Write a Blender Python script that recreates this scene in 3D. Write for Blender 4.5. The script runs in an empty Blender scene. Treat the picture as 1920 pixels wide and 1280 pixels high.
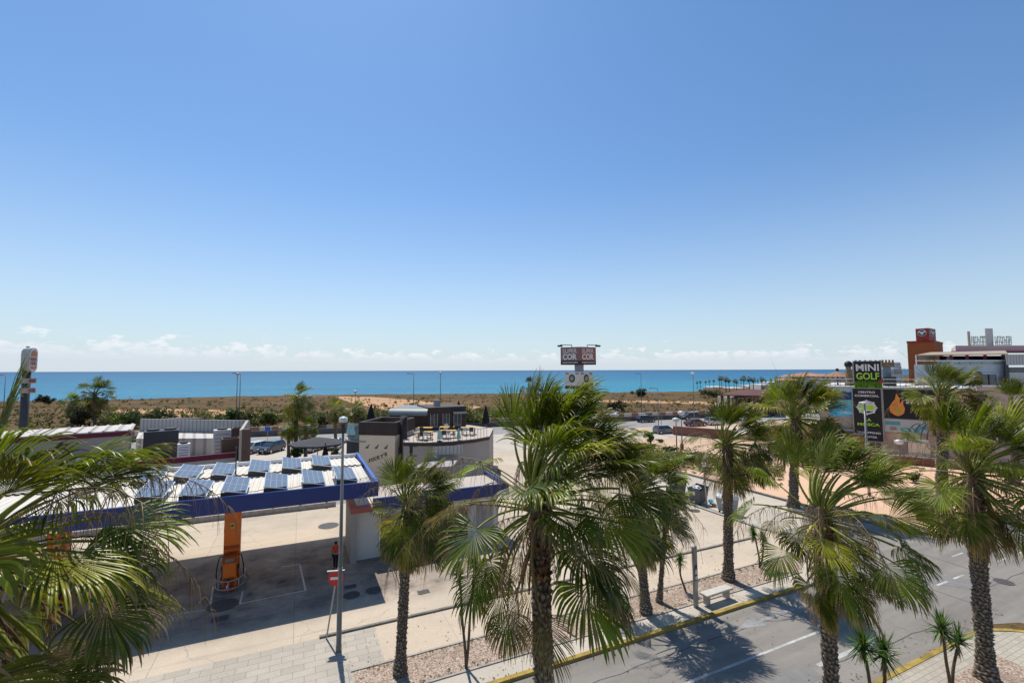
import bpy, bmesh, math, random
import numpy as np
from mathutils import Vector, Matrix
random.seed(7)
R_ = math.radians
D = bpy.data
C = bpy.context.scene.collection
scene = bpy.context.scene

# ------------------------------------------------------------ camera
H = 11.5
FPX = 853.33
pit, rol = R_(3.62), R_(0.179)
F = Vector((0, math.cos(pit), math.sin(pit)))
U0 = Vector((0, -math.sin(pit), math.cos(pit)))
R0 = Vector((1, 0, 0))
CR = R0 * math.cos(rol) - U0 * math.sin(rol)
CU = R0 * math.sin(rol) + U0 * math.cos(rol)
EYE = Vector((0, 0, H))
cam = D.objects.new('camera', D.cameras.new('camera'))
C.objects.link(cam)
cam.data.lens = 16
cam.data.sensor_width = 36
cam.data.clip_start = 0.1
cam.data.clip_end = 200000
mw = Matrix.Identity(4)
for i, a in enumerate((CR, CU, -F)):
    mw[0][i], mw[1][i], mw[2][i] = a
mw[0][3], mw[1][3], mw[2][3] = EYE
cam.matrix_world = mw
scene.camera = cam

def ray(px, py):
    return F + CR * ((px - 960) / FPX) + CU * ((640 - py) / FPX)
def at(px, py, Y):
    d = ray(px, py)
    return EYE + d * (Y / d.y)
def on(px, py, z=0.0):
    d = ray(px, py)
    return EYE + d * ((z - H) / d.z)
def hit(px, py, P0, n):
    d = ray(px, py)
    return EYE + d * ((P0 - EYE).dot(n) / d.dot(n))

# street frame
SU = Vector((.907, .421, 0)); SV = Vector((-.421, .907, 0))
SO = Vector((-.89, 17.39, 0))
SANG = math.atan2(.421, .907)
def ST(s, t, z=0.0):
    p = SO + SU * s + SV * t
    p.z = z
    return p

# ------------------------------------------------------------ objects
def tag(o, label=None, cat=None, group=None, kind=None):
    if label: o['label'] = label
    if cat: o['category'] = cat
    if group: o['group'] = group
    if kind: o['kind'] = kind
    return o
def thing(name, label, cat, loc=(0, 0, 0), rz=0.0, group=None):
    o = D.objects.new(name, None)
    o.empty_display_size = .3
    C.objects.link(o)
    o.location = loc
    o.rotation_euler = (0, 0, rz)
    return tag(o, label, cat, group)
def wloc(o):
    v = Vector((0, 0, 0))
    while o is not None:
        v = v + o.location
        o = o.parent
    return v
KIDS = {}
def link(o, parent):
    C.objects.link(o)
    if parent is not None:
        o.parent = parent
        KIDS.setdefault(parent.name, []).append(o)
def copy_tree(o, loc=None, rz=None, label=None, parent=None, s=None):
    c = o.copy()
    link(c, parent)
    for ch in KIDS.get(o.name, []):
        copy_tree(ch, parent=c)
    if loc is not None: c.location = loc
    if rz is not None: c.rotation_euler = (0, 0, rz)
    if s is not None: c.scale = (s, s, s)
    if label: c['label'] = label
    return c

class MB:
    def __init__(self):
        self.v = []; self.f = []
    def poly(self, pts):
        b = len(self.v)
        self.v += [tuple(p) for p in pts]
        self.f.append(tuple(range(b, b + len(pts))))
    def frame(self, o, ex, ey, ez):
        o = Vector(o); ex = Vector(ex); ey = Vector(ey); ez = Vector(ez)
        b = len(self.v)
        for k in (0, 1):
            for (i, j) in ((0, 0), (1, 0), (1, 1), (0, 1)):
                self.v.append(tuple(o + ex * i + ey * j + ez * k))
        for q in ((0, 3, 2, 1), (4, 5, 6, 7), (0, 1, 5, 4), (1, 2, 6, 5), (2, 3, 7, 6), (3, 0, 4, 7)):
            self.f.append(tuple(b + i for i in q))
    def box(self, c, s, rz=0.0):
        c = Vector(c)
        ex = Vector((math.cos(rz), math.sin(rz), 0)) * s[0]
        ey = Vector((-math.sin(rz), math.cos(rz), 0)) * s[1]
        ez = Vector((0, 0, s[2]))
        self.frame(c - ex / 2 - ey / 2 - ez / 2, ex, ey, ez)
    def stbox(self, s0, s1, t0, t1, z0, z1):
        self.frame(ST(s0, t0, z0), SU * (s1 - s0), SV * (t1 - t0), Vector((0, 0, z1 - z0)))
    def prism(self, pts, vec):
        b = len(self.v); n = len(pts); vec = Vector(vec)
        for p in pts: self.v.append(tuple(p))
        for p in pts: self.v.append(tuple(Vector(p) + vec))
        self.f.append(tuple(range(b + n - 1, b - 1, -1)))
        self.f.append(tuple(range(b + n, b + 2 * n)))
        for i in range(n):
            j = (i + 1) % n
            self.f.append((b + i, b + j, b + n + j, b + n + i))
    def tube(self, pts, rs, n=8, cap=True):
        pts = [Vector(p) for p in pts]
        if not hasattr(rs, '__len__'): rs = [rs] * len(pts)
        b = len(self.v); ref = None
        for i, p in enumerate(pts):
            d = (pts[min(i + 1, len(pts) - 1)] - pts[max(i - 1, 0)]).normalized()
            if ref is None:
                ref = Vector((1, 0, 0)) if abs(d.x) < .8 else Vector((0, 1, 0))
            x = (ref - d * ref.dot(d)).normalized(); ref = x
            y = d.cross(x)
            for k in range(n):
                a = 2 * math.pi * k / n
                self.v.append(tuple(p + (x * math.cos(a) + y * math.sin(a)) * rs[i]))
        for i in range(len(pts) - 1):
            for k in range(n):
                k2 = (k + 1) % n
                self.f.append((b + i * n + k, b + i * n + k2, b + (i + 1) * n + k2, b + (i + 1) * n + k))
        if cap:
            self.f.append(tuple(b + k for k in range(n - 1, -1, -1)))
            e = b + (len(pts) - 1) * n
            self.f.append(tuple(e + k for k in range(n)))
    def cyl(self, p0, p1, r0, r1=None, n=14):
        self.tube([p0, p1], [r0, r0 if r1 is None else r1], n)
    def ball(self, c, r, n=12, m=8, sz=1.0):
        c = Vector(c)
        pts = []; rs = []
        b = len(self.v)
        for i in range(m + 1):
            ph = math.pi * i / m - math.pi / 2
            for k in range(n):
                a = 2 * math.pi * k / n
                self.v.append((c.x + r * math.cos(ph) * math.cos(a), c.y + r * math.cos(ph) * math.sin(a), c.z + r * sz * math.sin(ph)))
        for i in range(m):
            for k in range(n):
                k2 = (k + 1) % n
                self.f.append((b + i * n + k, b + i * n + k2, b + (i + 1) * n + k2, b + (i + 1) * n + k))
    def build(self, name, mat, parent=None, smooth=False, bevel=0.0, origin=None):
        off = wloc(parent) if parent is not None else (Vector(origin) if origin is not None else Vector((0, 0, 0)))
        me = D.meshes.new(name)
        me.from_pydata([(v[0] - off.x, v[1] - off.y, v[2] - off.z) for v in self.v], [], self.f)
        if bevel > 0 or not smooth:
            bm = bmesh.new(); bm.from_mesh(me)
            if len(bm.verts) < 4000:
                bmesh.ops.remove_doubles(bm, verts=bm.verts, dist=1e-5)
            bmesh.ops.recalc_face_normals(bm, faces=bm.faces)
            if bevel > 0:
                bmesh.ops.bevel(bm, geom=list(bm.edges), offset=bevel, segments=2, affect='EDGES', clamp_overlap=True)
            bm.to_mesh(me); bm.free()
        if smooth: me.shade_smooth()
        me.materials.append(mat)
        o = D.objects.new(name, me)
        if parent is None and origin is not None: o.location = origin
        link(o, parent)
        return o

# ------------------------------------------------------------ materials
def nodes(m):
    m.use_nodes = True
    return m.node_tree.nodes, m.node_tree.links
def pm(name, col, rough=.7, var=.12, scale=2.0, bump=.0, metal=0.0, col2=None, bscale=None, spec=.3, dirt=.0, detail=6):
    m = D.materials.new(name)
    N, L = nodes(m)
    b = N['Principled BSDF']
    b.inputs['Roughness'].default_value = rough
    b.inputs['Metallic'].default_value = metal
    b.inputs['Specular IOR Level'].default_value = spec
    tc = N.new('ShaderNodeTexCoord')
    nz = N.new('ShaderNodeTexNoise')
    nz.inputs['Scale'].default_value = scale
    nz.inputs['Detail'].default_value = detail
    nz.inputs['Roughness'].default_value = .65
    L.new(tc.outputs['Object'], nz.inputs['Vector'])
    rp = N.new('ShaderNodeValToRGB')
    c = Vector(col)
    a = c * (1 - var * 1.5)
    d = c * (1 + var) if col2 is None else Vector(col2)
    rp.color_ramp.elements[0].position = .3; rp.color_ramp.elements[0].color = (*a, 1)
    rp.color_ramp.elements[1].position = .7; rp.color_ramp.elements[1].color = (*d, 1)
    L.new(nz.outputs['Fac'], rp.inputs['Fac'])
    out = rp.outputs['Color']
    if dirt > 0:
        n2 = N.new('ShaderNodeTexNoise'); n2.inputs['Scale'].default_value = scale * .23; n2.inputs['Detail'].default_value = 8
        L.new(tc.outputs['Object'], n2.inputs['Vector'])
        r2 = N.new('ShaderNodeMapRange'); r2.inputs['From Min'].default_value = .45; r2.inputs['From Max'].default_value = .75
        r2.inputs['To Max'].default_value = dirt
        L.new(n2.outputs['Fac'], r2.inputs['Value'])
        mx = N.new('ShaderNodeMix'); mx.data_type = 'RGBA'
        L.new(r2.outputs['Result'], mx.inputs['Factor']); L.new(out, mx.inputs['A'])
        mx.inputs['B'].default_value = (*(c * .45), 1)
        out = mx.outputs['Result']
    L.new(out, b.inputs['Base Color'])
    if bump > 0:
        bp = N.new('ShaderNodeBump'); bp.inputs['Strength'].default_value = bump; bp.inputs['Distance'].default_value = .03
        n3 = N.new('ShaderNodeTexNoise'); n3.inputs['Scale'].default_value = bscale or scale * 6; n3.inputs['Detail'].default_value = 6
        L.new(tc.outputs['Object'], n3.inputs['Vector']); L.new(n3.outputs['Fac'], bp.inputs['Height'])
        L.new(bp.outputs['Normal'], b.inputs['Normal'])
    return m
def stmap(N, L, sc=(1, 1, 1)):
    tc = N.new('ShaderNodeTexCoord')
    mp = N.new('ShaderNodeMapping')
    mp.inputs['Rotation'].default_value = (0, 0, -SANG)
    mp.inputs['Scale'].default_value = sc
    L.new(tc.outputs['Object'], mp.inputs['Vector'])
    return mp.outputs['Vector']
def mathn(N, L, op, a, b=None, c=None):
    n = N.new('ShaderNodeMath'); n.operation = op
    for i, x in enumerate((a, b, c)):
        if x is None: continue
        if isinstance(x, (int, float)): n.inputs[i].default_value = x
        else: L.new(x, n.inputs[i])
    return n.outputs[0]
def mixc(N, L, fac, a, b, blend='MIX'):
    n = N.new('ShaderNodeMix'); n.data_type = 'RGBA'; n.blend_type = blend
    for k, x in (('Factor', fac), ('A', a), ('B', b)):
        if isinstance(x, (int, float)): n.inputs[k].default_value = x
        elif isinstance(x, tuple): n.inputs[k].default_value = (*x, 1) if len(x) == 3 else x
        else: L.new(x, n.inputs[k])
    return n.outputs['Result']
def noise(N, L, vec, scale, detail=6, rough=.6):
    n = N.new('ShaderNodeTexNoise'); n.inputs['Scale'].default_value = scale
    n.inputs['Detail'].default_value = detail; n.inputs['Roughness'].default_value = rough
    L.new(vec, n.inputs['Vector'])
    return n.outputs['Fac']
def mrange(N, L, v, a, b, c=0.0, d=1.0):
    n = N.new('ShaderNodeMapRange')
    L.new(v, n.inputs['Value'])
    n.inputs['From Min'].default_value = a; n.inputs['From Max'].default_value = b
    n.inputs['To Min'].default_value = c; n.inputs['To Max'].default_value = d
    return n.outputs['Result']
def addbump(N, L, b, h, strength, dist=.02):
    bp = N.new('ShaderNodeBump'); bp.inputs['Strength'].default_value = strength; bp.inputs['Distance'].default_value = dist
    L.new(h, bp.inputs['Height']); L.new(bp.outputs['Normal'], b.inputs['Normal'])

M = {}
def paving(name, col, grout, w, h, var=.1, stain=.35, off=.5, mort=.012, big=.25, rotate=True):
    m = D.materials.new(name); N, L = nodes(m); b = N['Principled BSDF']
    b.inputs['Roughness'].default_value = .8; b.inputs['Specular IOR Level'].default_value = .25
    v = stmap(N, L)
    br = N.new('ShaderNodeTexBrick')
    br.offset = off
    br.inputs['Scale'].default_value = 1
    br.inputs['Brick Width'].default_value = w; br.inputs['Row Height'].default_value = h
    br.inputs['Mortar Size'].default_value = mort; br.inputs['Mortar Smooth'].default_value = .2
    c = Vector(col)
    br.inputs['Color1'].default_value = (*(c * (1 - var)), 1); br.inputs['Color2'].default_value = (*(c * (1 + var)), 1)
    br.inputs['Mortar'].default_value = (*grout, 1)
    L.new(v, br.inputs['Vector'])
    st = mrange(N, L, noise(N, L, v, big, 9, .65), .42, .7, 0, stain)
    o = mixc(N, L, st, br.outputs['Color'], tuple(c * .5))
    fine = mrange(N, L, noise(N, L, v, 22, 4), .3, .7, .88, 1.1)
    o = mixc(N, L, 1.0, o, fine, 'MULTIPLY')
    L.new(o, b.inputs['Base Color'])
    addbump(N, L, b, br.outputs['Fac'], -.3, .006)
    return m
def asphalt(name, col, wear=.5):
    m = D.materials.new(name); N, L = nodes(m); b = N['Principled BSDF']
    b.inputs['Roughness'].default_value = .85; b.inputs['Specular IOR Level'].default_value = .25
    v = stmap(N, L)
    c = Vector(col)
    # streaks along the driving direction
    mp = N.new('ShaderNodeMapping'); mp.inputs['Scale'].default_value = (.12, 1.3, 1); L.new(v, mp.inputs['Vector'])
    a = mrange(N, L, noise(N, L, mp.outputs['Vector'], 1.0, 7), .35, .68, 0, 1)
    o = mixc(N, L, a, tuple(c * .82), tuple(c * 1.15))
    g = mrange(N, L, noise(N, L, v, .35, 9, .7), .5, .72, 0, wear)
    o = mixc(N, L, g, o, tuple(c * .6))
    sp = mrange(N, L, noise(N, L, v, 60, 3, .8), .3, .7, .8, 1.2)
    o = mixc(N, L, 1.0, o, sp, 'MULTIPLY')
    vo = N.new('ShaderNodeTexVoronoi'); vo.feature = 'DISTANCE_TO_EDGE'; vo.inputs['Scale'].default_value = .35
    nn = N.new('ShaderNodeTexNoise'); nn.inputs['Scale'].default_value = 1.2; nn.inputs['Detail'].default_value = 5
    L.new(v, nn.inputs['Vector'])
    vm = N.new('ShaderNodeVectorMath'); vm.operation = 'MULTIPLY_ADD'; L.new(nn.outputs['Color'], vm.inputs[0])
    vm.inputs[1].default_value = (1.2, 1.2, 0); L.new(v, vm.inputs[2]); L.new(vm.outputs[0], vo.inputs['Vector'])
    cr = mrange(N, L, vo.outputs['Distance'], 0.0, .006, .45, 0)
    o = mixc(N, L, cr, o, tuple(c * .4))
    L.new(o, b.inputs['Base Color'])
    addbump(N, L, b, noise(N, L, v, 80, 3), .25, .01)
    return m

M['asphalt'] = asphalt('asphalt', (.225, .203, .176))
M['asphalt_far'] = asphalt('asphalt_far', (.27, .255, .235), .2)
def soil_and_shade(m):
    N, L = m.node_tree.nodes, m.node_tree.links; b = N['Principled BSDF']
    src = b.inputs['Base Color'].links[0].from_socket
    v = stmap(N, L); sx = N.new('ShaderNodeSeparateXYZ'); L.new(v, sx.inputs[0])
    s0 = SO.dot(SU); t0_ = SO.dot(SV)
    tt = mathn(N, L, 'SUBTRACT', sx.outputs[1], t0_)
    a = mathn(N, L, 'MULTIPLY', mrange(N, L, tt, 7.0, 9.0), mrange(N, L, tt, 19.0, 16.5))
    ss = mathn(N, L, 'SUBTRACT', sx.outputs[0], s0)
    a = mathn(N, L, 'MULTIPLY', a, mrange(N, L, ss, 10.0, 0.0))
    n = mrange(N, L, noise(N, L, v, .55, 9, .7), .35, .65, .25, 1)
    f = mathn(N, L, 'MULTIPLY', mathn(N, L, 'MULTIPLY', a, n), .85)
    o = mixc(N, L, f, src, (.085, .062, .06))  # canopy shadow deepened in the concrete colour, together with oil grime
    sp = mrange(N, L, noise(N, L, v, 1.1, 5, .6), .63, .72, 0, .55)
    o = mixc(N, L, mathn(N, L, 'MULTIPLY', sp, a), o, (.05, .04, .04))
    mp = N.new('ShaderNodeMapping'); mp.inputs['Scale'].default_value = (.10, 2.2, 1); L.new(v, mp.inputs['Vector'])
    ty = mrange(N, L, noise(N, L, mp.outputs['Vector'], 1.0, 6, .6), .56, .70, 0, .28)
    o = mixc(N, L, ty, o, (.20, .165, .13))
    cr = N.new('ShaderNodeTexVoronoi'); cr.feature = 'DISTANCE_TO_EDGE'; cr.inputs['Scale'].default_value = .22
    nn = N.new('ShaderNodeTexNoise'); nn.inputs['Scale'].default_value = .9; nn.inputs['Detail'].default_value = 6; L.new(v, nn.inputs['Vector'])
    vm = N.new('ShaderNodeVectorMath'); vm.operation = 'MULTIPLY_ADD'; L.new(nn.outputs['Color'], vm.inputs[0]); vm.inputs[1].default_value = (1.6, 1.6, 0); L.new(v, vm.inputs[2]); L.new(vm.outputs[0], cr.inputs['Vector'])
    o = mixc(N, L, mrange(N, L, cr.outputs['Distance'], 0, .004, .5, 0), o, (.15, .12, .10))
    L.new(o, b.inputs['Base Color'])
    return m
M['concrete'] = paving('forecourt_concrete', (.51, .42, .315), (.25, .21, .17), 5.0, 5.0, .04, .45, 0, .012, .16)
soil_and_shade(M['concrete'])
M['side_conc'] = paving('side_concrete', (.47, .41, .33), (.2, .18, .16), 6.0, 6.0, .04, .3, 0, .012, .2)
M['walk'] = paving('walkway_concrete', (.52, .42, .31), (.26, .22, .18), 3.2, 6.0, .03, .35, 0, .008, .3)
M['tile'] = paving('pavement_slabs', (.42, .37, .30), (.2, .18, .155), .8, .4, .09, .3, .5, .010, .3)
M['tile2'] = paving('pavement_slabs_warm', (.40, .355, .28), (.24, .21, .17), .4, .2, .08, .25, .5, .012, .3)
M['kerbstone'] = pm('kerbstone', (.34, .31, .27), .85, .2, 3, .3)
M['oldstone'] = pm('dark_edging', (.20, .18, .155), .9, .25, 3, .3)
M['yellow'] = pm('yellow_kerb_paint', (.36, .25, .055), .85, .35, 2.5, .3, dirt=1.0)
M['roadpaint'] = pm('road_paint', (.46, .45, .42), .8, .2, 3, .1, dirt=.8)
M['paintfaint'] = pm('faint_road_paint', (.30, .295, .285), .75, .14, 5, .1, dirt=.6)  # darker, greyer tone than the other street markings
M['patch'] = pm('asphalt_patch', (.20, .19, .18), .85, .1, 2, .2)
M['forepaint'] = pm('forecourt_paint', (.62, .58, .54), .75, .15, 3, dirt=.3)
M['iron'] = pm('cast_iron', (.11, .10, .095), .6, .3, 9, .4)
def gravel():
    m = D.materials.new('pink_gravel'); N, L = nodes(m); b = N['Principled BSDF']
    b.inputs['Roughness'].default_value = .9
    tc = N.new('ShaderNodeTexCoord'); v = tc.outputs['Object']
    vo = N.new('ShaderNodeTexVoronoi'); vo.inputs['Scale'].default_value = 17
    L.new(v, vo.inputs['Vector'])
    rp = N.new('ShaderNodeValToRGB')
    e = rp.color_ramp.elements
    e[0].position = 0; e[0].color = (.24, .16, .11, 1); e[1].position = 1; e[1].color = (.58, .48, .38, 1)
    k = e.new(.4); k.color = (.42, .30, .22, 1); k = e.new(.7); k.color = (.50, .37, .28, 1)
    sx = N.new('ShaderNodeSeparateColor'); L.new(vo.outputs['Color'], sx.inputs[0]); L.new(sx.outputs[0], rp.inputs['Fac'])
    ed = mrange(N, L, vo.outputs['Distance'], .25, .75, 1.0, .5)
    o = mixc(N, L, 1.0, rp.outputs['Color'], ed, 'MULTIPLY')
    g = mrange(N, L, noise(N, L, v, .8, 7), .5, .7, 0, .5)
    o = mixc(N, L, g, o, (.17, .12, .07))
    L.new(o, b.inputs['Base Color']); addbump(N, L, b, vo.outputs['Distance'], -.7, .03)
    return m
M['gravel'] = gravel()
def scrub():
    m = D.materials.new('dry_scrubland'); N, L = nodes(m); b = N['Principled BSDF']
    b.inputs['Roughness'].default_value = .95; b.inputs['Specular IOR Level'].default_value = .1
    tc = N.new('ShaderNodeTexCoord')
    mp = N.new('ShaderNodeMapping'); mp.inputs['Scale'].default_value = (1, 1.6, 1); mp.inputs['Rotation'].default_value = (0, 0, -.12)
    L.new(tc.outputs['Object'], mp.inputs['Vector']); v = mp.outputs['Vector']
    n1 = noise(N, L, v, .03, 9, .7)
    rp = N.new('ShaderNodeValToRGB'); e = rp.color_ramp.elements
    e[0].position = .32; e[0].color = (.07, .06, .028, 1)
    e[1].position = .72; e[1].color = (.38, .17, .07, 1)
    k = e.new(.43); k.color = (.15, .095, .045, 1); k = e.new(.52); k.color = (.22, .13, .06, 1); k = e.new(.62); k.color = (.28, .15, .07, 1)
    L.new(n1, rp.inputs['Fac'])
    n2 = mrange(N, L, noise(N, L, v, .6, 6, .75), .40, .60, 0, .88)
    o = mixc(N, L, n2, rp.outputs['Color'], (.085, .08, .032))
    n3 = mrange(N, L, noise(N, L, v, .25, 4, .6), .64, .7, 0, .35)
    mp3 = N.new('ShaderNodeMapping'); mp3.inputs['Scale'].default_value = (.02, .11, 1); L.new(tc.outputs['Object'], mp3.inputs['Vector'])
    n4 = mrange(N, L, noise(N, L, mp3.outputs['Vector'], 1.0, 7, .7), .42, .58, 0, .75)
    o = mixc(N, L, n4, o, (.10, .07, .035))
    o = mixc(N, L, 1.0, o, (.86, .80, .78), 'MULTIPLY')
    o = mixc(N, L, n3, o, (.36, .26, .16))
    L.new(o, b.inputs['Base Color'])
    addbump(N, L, b, noise(N, L, v, 1.2, 6), .8, .4)
    return m
M['scrub'] = scrub()
M['earth'] = pm('bare_orange_earth', (.44, .25, .125), .95, .15, .12, .3, bscale=1.0, dirt=.25)
M['plaza'] = pm('ochre_plaza_paving', (.62, .40, .26), .9, .07, .35, .15, bscale=8, dirt=.12)
M['sand'] = pm('pink_sand', (.52, .36, .24), .95, .1, .3, .2, bscale=4, dirt=.2)
M['grass'] = pm('patchy_grass', (.13, .15, .045), .95, .3, .8, .5, col2=(.32, .25, .11), bscale=12)
M['brick'] = None
def brickmat(name, c1, c2, mort, w=.5, h=.14, rz=0.0):
    m = D.materials.new(name); N, L = nodes(m); b = N['Principled BSDF']; b.inputs['Roughness'].default_value = .85
    tc = N.new('ShaderNodeTexCoord'); sx = N.new('ShaderNodeSeparateXYZ'); L.new(tc.outputs['Object'], sx.inputs[0])
    xx = mathn(N, L, 'ADD', mathn(N, L, 'MULTIPLY', sx.outputs[0], math.cos(rz)), mathn(N, L, 'MULTIPLY', sx.outputs[1], math.sin(rz)))
    cx = N.new('ShaderNodeCombineXYZ'); L.new(xx, cx.inputs[0]); L.new(sx.outputs[2], cx.inputs[1])
    br = N.new('ShaderNodeTexBrick'); br.inputs['Scale'].default_value = 1; br.inputs['Brick Width'].default_value = w
    br.inputs['Row Height'].default_value = h; br.inputs['Mortar Size'].default_value = .008
    br.inputs['Color1'].default_value = (*c1, 1); br.inputs['Color2'].default_value = (*c2, 1); br.inputs['Mortar'].default_value = (*mort, 1)
    L.new(cx.outputs[0], br.inputs['Vector'])
    g = mrange(N, L, noise(N, L, tc.outputs['Object'], .5, 7), .4, .7, .8, 1.1)
    L.new(mixc(N, L, 1.0, br.outputs['Color'], g, 'MULTIPLY'), b.inputs['Base Color'])
    addbump(N, L, b, br.outputs['Fac'], -.4, .01)
    return m
M['brick'] = brickmat('pink_block_wall', (.82, .55, .38), (.76, .50, .34), (.6, .44, .33), 1.2, .4, -.69)
M['redbrick'] = brickmat('red_brick_low_wall', (.28, .11, .075), (.22, .085, .06), (.2, .14, .11), .45, .16, -.3)
def corr(name, col, col2, period, dirv, rough=.5, metal=.0, dirt=.3, depth=.04):
    m = D.materials.new(name); N, L = nodes(m); b = N['Principled BSDF']
    b.inputs['Roughness'].default_value = rough; b.inputs['Metallic'].default_value = metal
    tc = N.new('ShaderNodeTexCoord'); sx = N.new('ShaderNodeSeparateXYZ'); L.new(tc.outputs['Object'], sx.inputs[0])
    xx = mathn(N, L, 'ADD', mathn(N, L, 'MULTIPLY', sx.outputs[0], dirv[0] / period), mathn(N, L, 'MULTIPLY', sx.outputs[1], dirv[1] / period))
    fr = mathn(N, L, 'FRACT', xx)
    tri = mathn(N, L, 'ABSOLUTE', mathn(N, L, 'SUBTRACT', fr, .5))
    rp = N.new('ShaderNodeValToRGB'); e = rp.color_ramp.elements
    e[0].position = .08; e[0].color = (*col2, 1); e[1].position = .2; e[1].color = (*col, 1)
    L.new(tri, rp.inputs['Fac'])
    g = mrange(N, L, noise(N, L, tc.outputs['Object'], .4, 8, .7), .45, .72, 0, dirt)
    o = mixc(N, L, g, rp.outputs['Color'], tuple(Vector(col) * .55))
    L.new(o, b.inputs['Base Color'])
    addbump(N, L, b, tri, .7, depth)
    return m
M['roofcream'] = pm('cream_roof_sheet', (.64, .585, .49), .55, .06, .7, .1, dirt=.3)
M['roofgrey'] = corr('grey_roof_sheet', (.52, .47, .42), (.30, .27, .24), .9, (.82, .57), .6)
M['screen'] = corr('ribbed_grey_screen', (.40, .39, .37), (.24, .23, .22), .35, (.82, .57), .5)
M['blue'] = pm('blue_fascia_paint', (.006, .030, .165), .35, .1, .4, spec=.5, dirt=.3)
M['bluelite'] = pm('light_blue_trim', (.04, .12, .42), .4, .1, .5)
M['orange'] = pm('orange_paint', (.72, .15, .01), .45, .1, 1.2, spec=.4, dirt=.25)
M['orangedk'] = pm('dark_orange_paint', (.33, .06, .008), .5, .1, 1.2)
M['steel'] = pm('galvanised_steel', (.36, .35, .33), .5, .12, 4, metal=.5)
M['lampgrey'] = pm('lamp_post_grey', (.20, .19, .165), .6, .15, 3, dirt=.3)
M['alu'] = pm('aluminium_frame', (.62, .63, .65), .35, .05, 3, metal=.7)
M['white'] = pm('white_paint', (.74, .73, .71), .6, .05, 1.5, dirt=.15)
M['offwhite'] = pm('off_white_render', (.60, .57, .52), .8, .06, .5, dirt=.25)
M['creamwall'] = pm('cream_render', (.78, .63, .46), .85, .05, .5, .1, dirt=.15)
M['beige'] = pm('beige_panel', (.46, .39, .32), .75, .06, .4, dirt=.2)
M['greypanel'] = pm('warm_grey_panel', (.36, .325, .30), .7, .06, .4, dirt=.2)
M['maroon'] = pm('maroon_trim', (.13, .012, .03), .5, .1, .6, dirt=.2)
M['brown'] = pm('dark_brown_cladding', (.055, .038, .034), .6, .15, 1, dirt=.2)
M['brown2'] = pm('brown_box_paint', (.14, .085, .06), .7, .12, 1)
M['black'] = pm('black_paint', (.02, .02, .022), .55, .1, 2)
M['charcoal'] = pm('charcoal_steel', (.05, .05, .055), .55, .1, 2)
M['rubber'] = pm('black_rubber', (.018, .018, .018), .8, .1, 4)
M['red'] = pm('sign_red', (.55, .02, .015), .4, .06, 3, spec=.5)
M['redfade'] = pm('faded_red_panel', (.36, .11, .09), .6, .1, 1)
M['redsign'] = pm('deep_red_panel', (.33, .04, .03), .55, .08, 1)
M['salmon'] = pm('salmon_panel', (.42, .25, .22), .6, .08, 1.5)
M['terracotta'] = pm('orange_render', (.42, .12, .04), .85, .05, .3)
M['tiles'] = pm('terracotta_roof_tiles', (.42, .19, .11), .85, .2, 1.2)
M['pinkwall'] = pm('pale_pink_render', (.56, .44, .38), .85, .05, .3, dirt=.2)
M['magenta'] = pm('magenta_paint', (.35, .03, .11), .5, .1, 1)
M['awning'] = pm('beige_awning', (.36, .28, .2), .8, .08, .8)
M['paleblue'] = pm('pale_grey_blue_wall', (.42, .46, .50), .7, .06, .6)
M['lime'] = pm('lime_green_paint', (.42, .72, .05), .5, .06, 2)
M['turf'] = pm('artificial_turf', (.10, .26, .03), .9, .35, 3.0, .5, col2=(.25, .42, .10))
M['flame'] = pm('flame_orange', (.9, .30, .05), .5, .06, 2)
M['teal'] = pm('teal_print', (.12, .38, .40), .6, .08, 2)
M['seablue'] = pm('blue_sea_print', (.05, .30, .70), .55, .25, .5, col2=(.10, .62, .80))
M['letterw'] = pm('pale_letter_paint', (.72, .70, .68), .55, .04, 3)
M['letterbrown'] = pm('brown_letter', (.16, .08, .035), .55, .15, 3)
M['aqua'] = pm('aqua_parasol_cloth', (.38, .58, .54), .85, .08, 3, .2)
M['tableyel'] = pm('yellow_table_top', (.60, .36, .07), .5, .08, 3)
M['darkcloth'] = pm('black_parasol_cloth', (.02, .02, .023), .9, .2, 3, .2)
M['greycloth'] = pm('dark_grey_parasol_cloth', (.06, .06, .065), .9, .15, 3, .2)
M['binbody'] = pm('bin_grey_plastic', (.10, .10, .105), .5, .12, 3, dirt=.2)
M['binlight'] = pm('bin_pale_grey', (.30, .31, .30), .55, .1, 3, dirt=.3)
M['binlid'] = pm('bin_lid_dark', (.035, .036, .04), .5, .1, 3)
M['trash'] = pm('rubbish_plastic', (.60, .60, .58), .5, .3, 9)
M['skin'] = pm('skin', (.36, .20, .13), .6, .05, 8)
M['hair'] = pm('black_hair', (.012, .01, .009), .6, .2, 20)
M['shirt'] = pm('orange_red_shirt', (.60, .055, .02), .85, .1, 10)
M['trousers'] = pm('black_trousers', (.015, .015, .018), .9, .2, 10)
M['benchwood'] = pm('bench_slab', (.50, .46, .39), .8, .08, 3)
M['woodbox'] = pm('brown_wood_panel', (.25, .14, .07), .7, .2, 3)
M['stone'] = pm('rough_stone', (.24, .17, .10), .9, .25, 2, .4)
M['thatch'] = pm('straw_thatch', (.30, .19, .12), .95, .25, 4, .4)
M['hillgreen'] = pm('far_green', (.07, .075, .035), .95, .3, .2)
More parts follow.
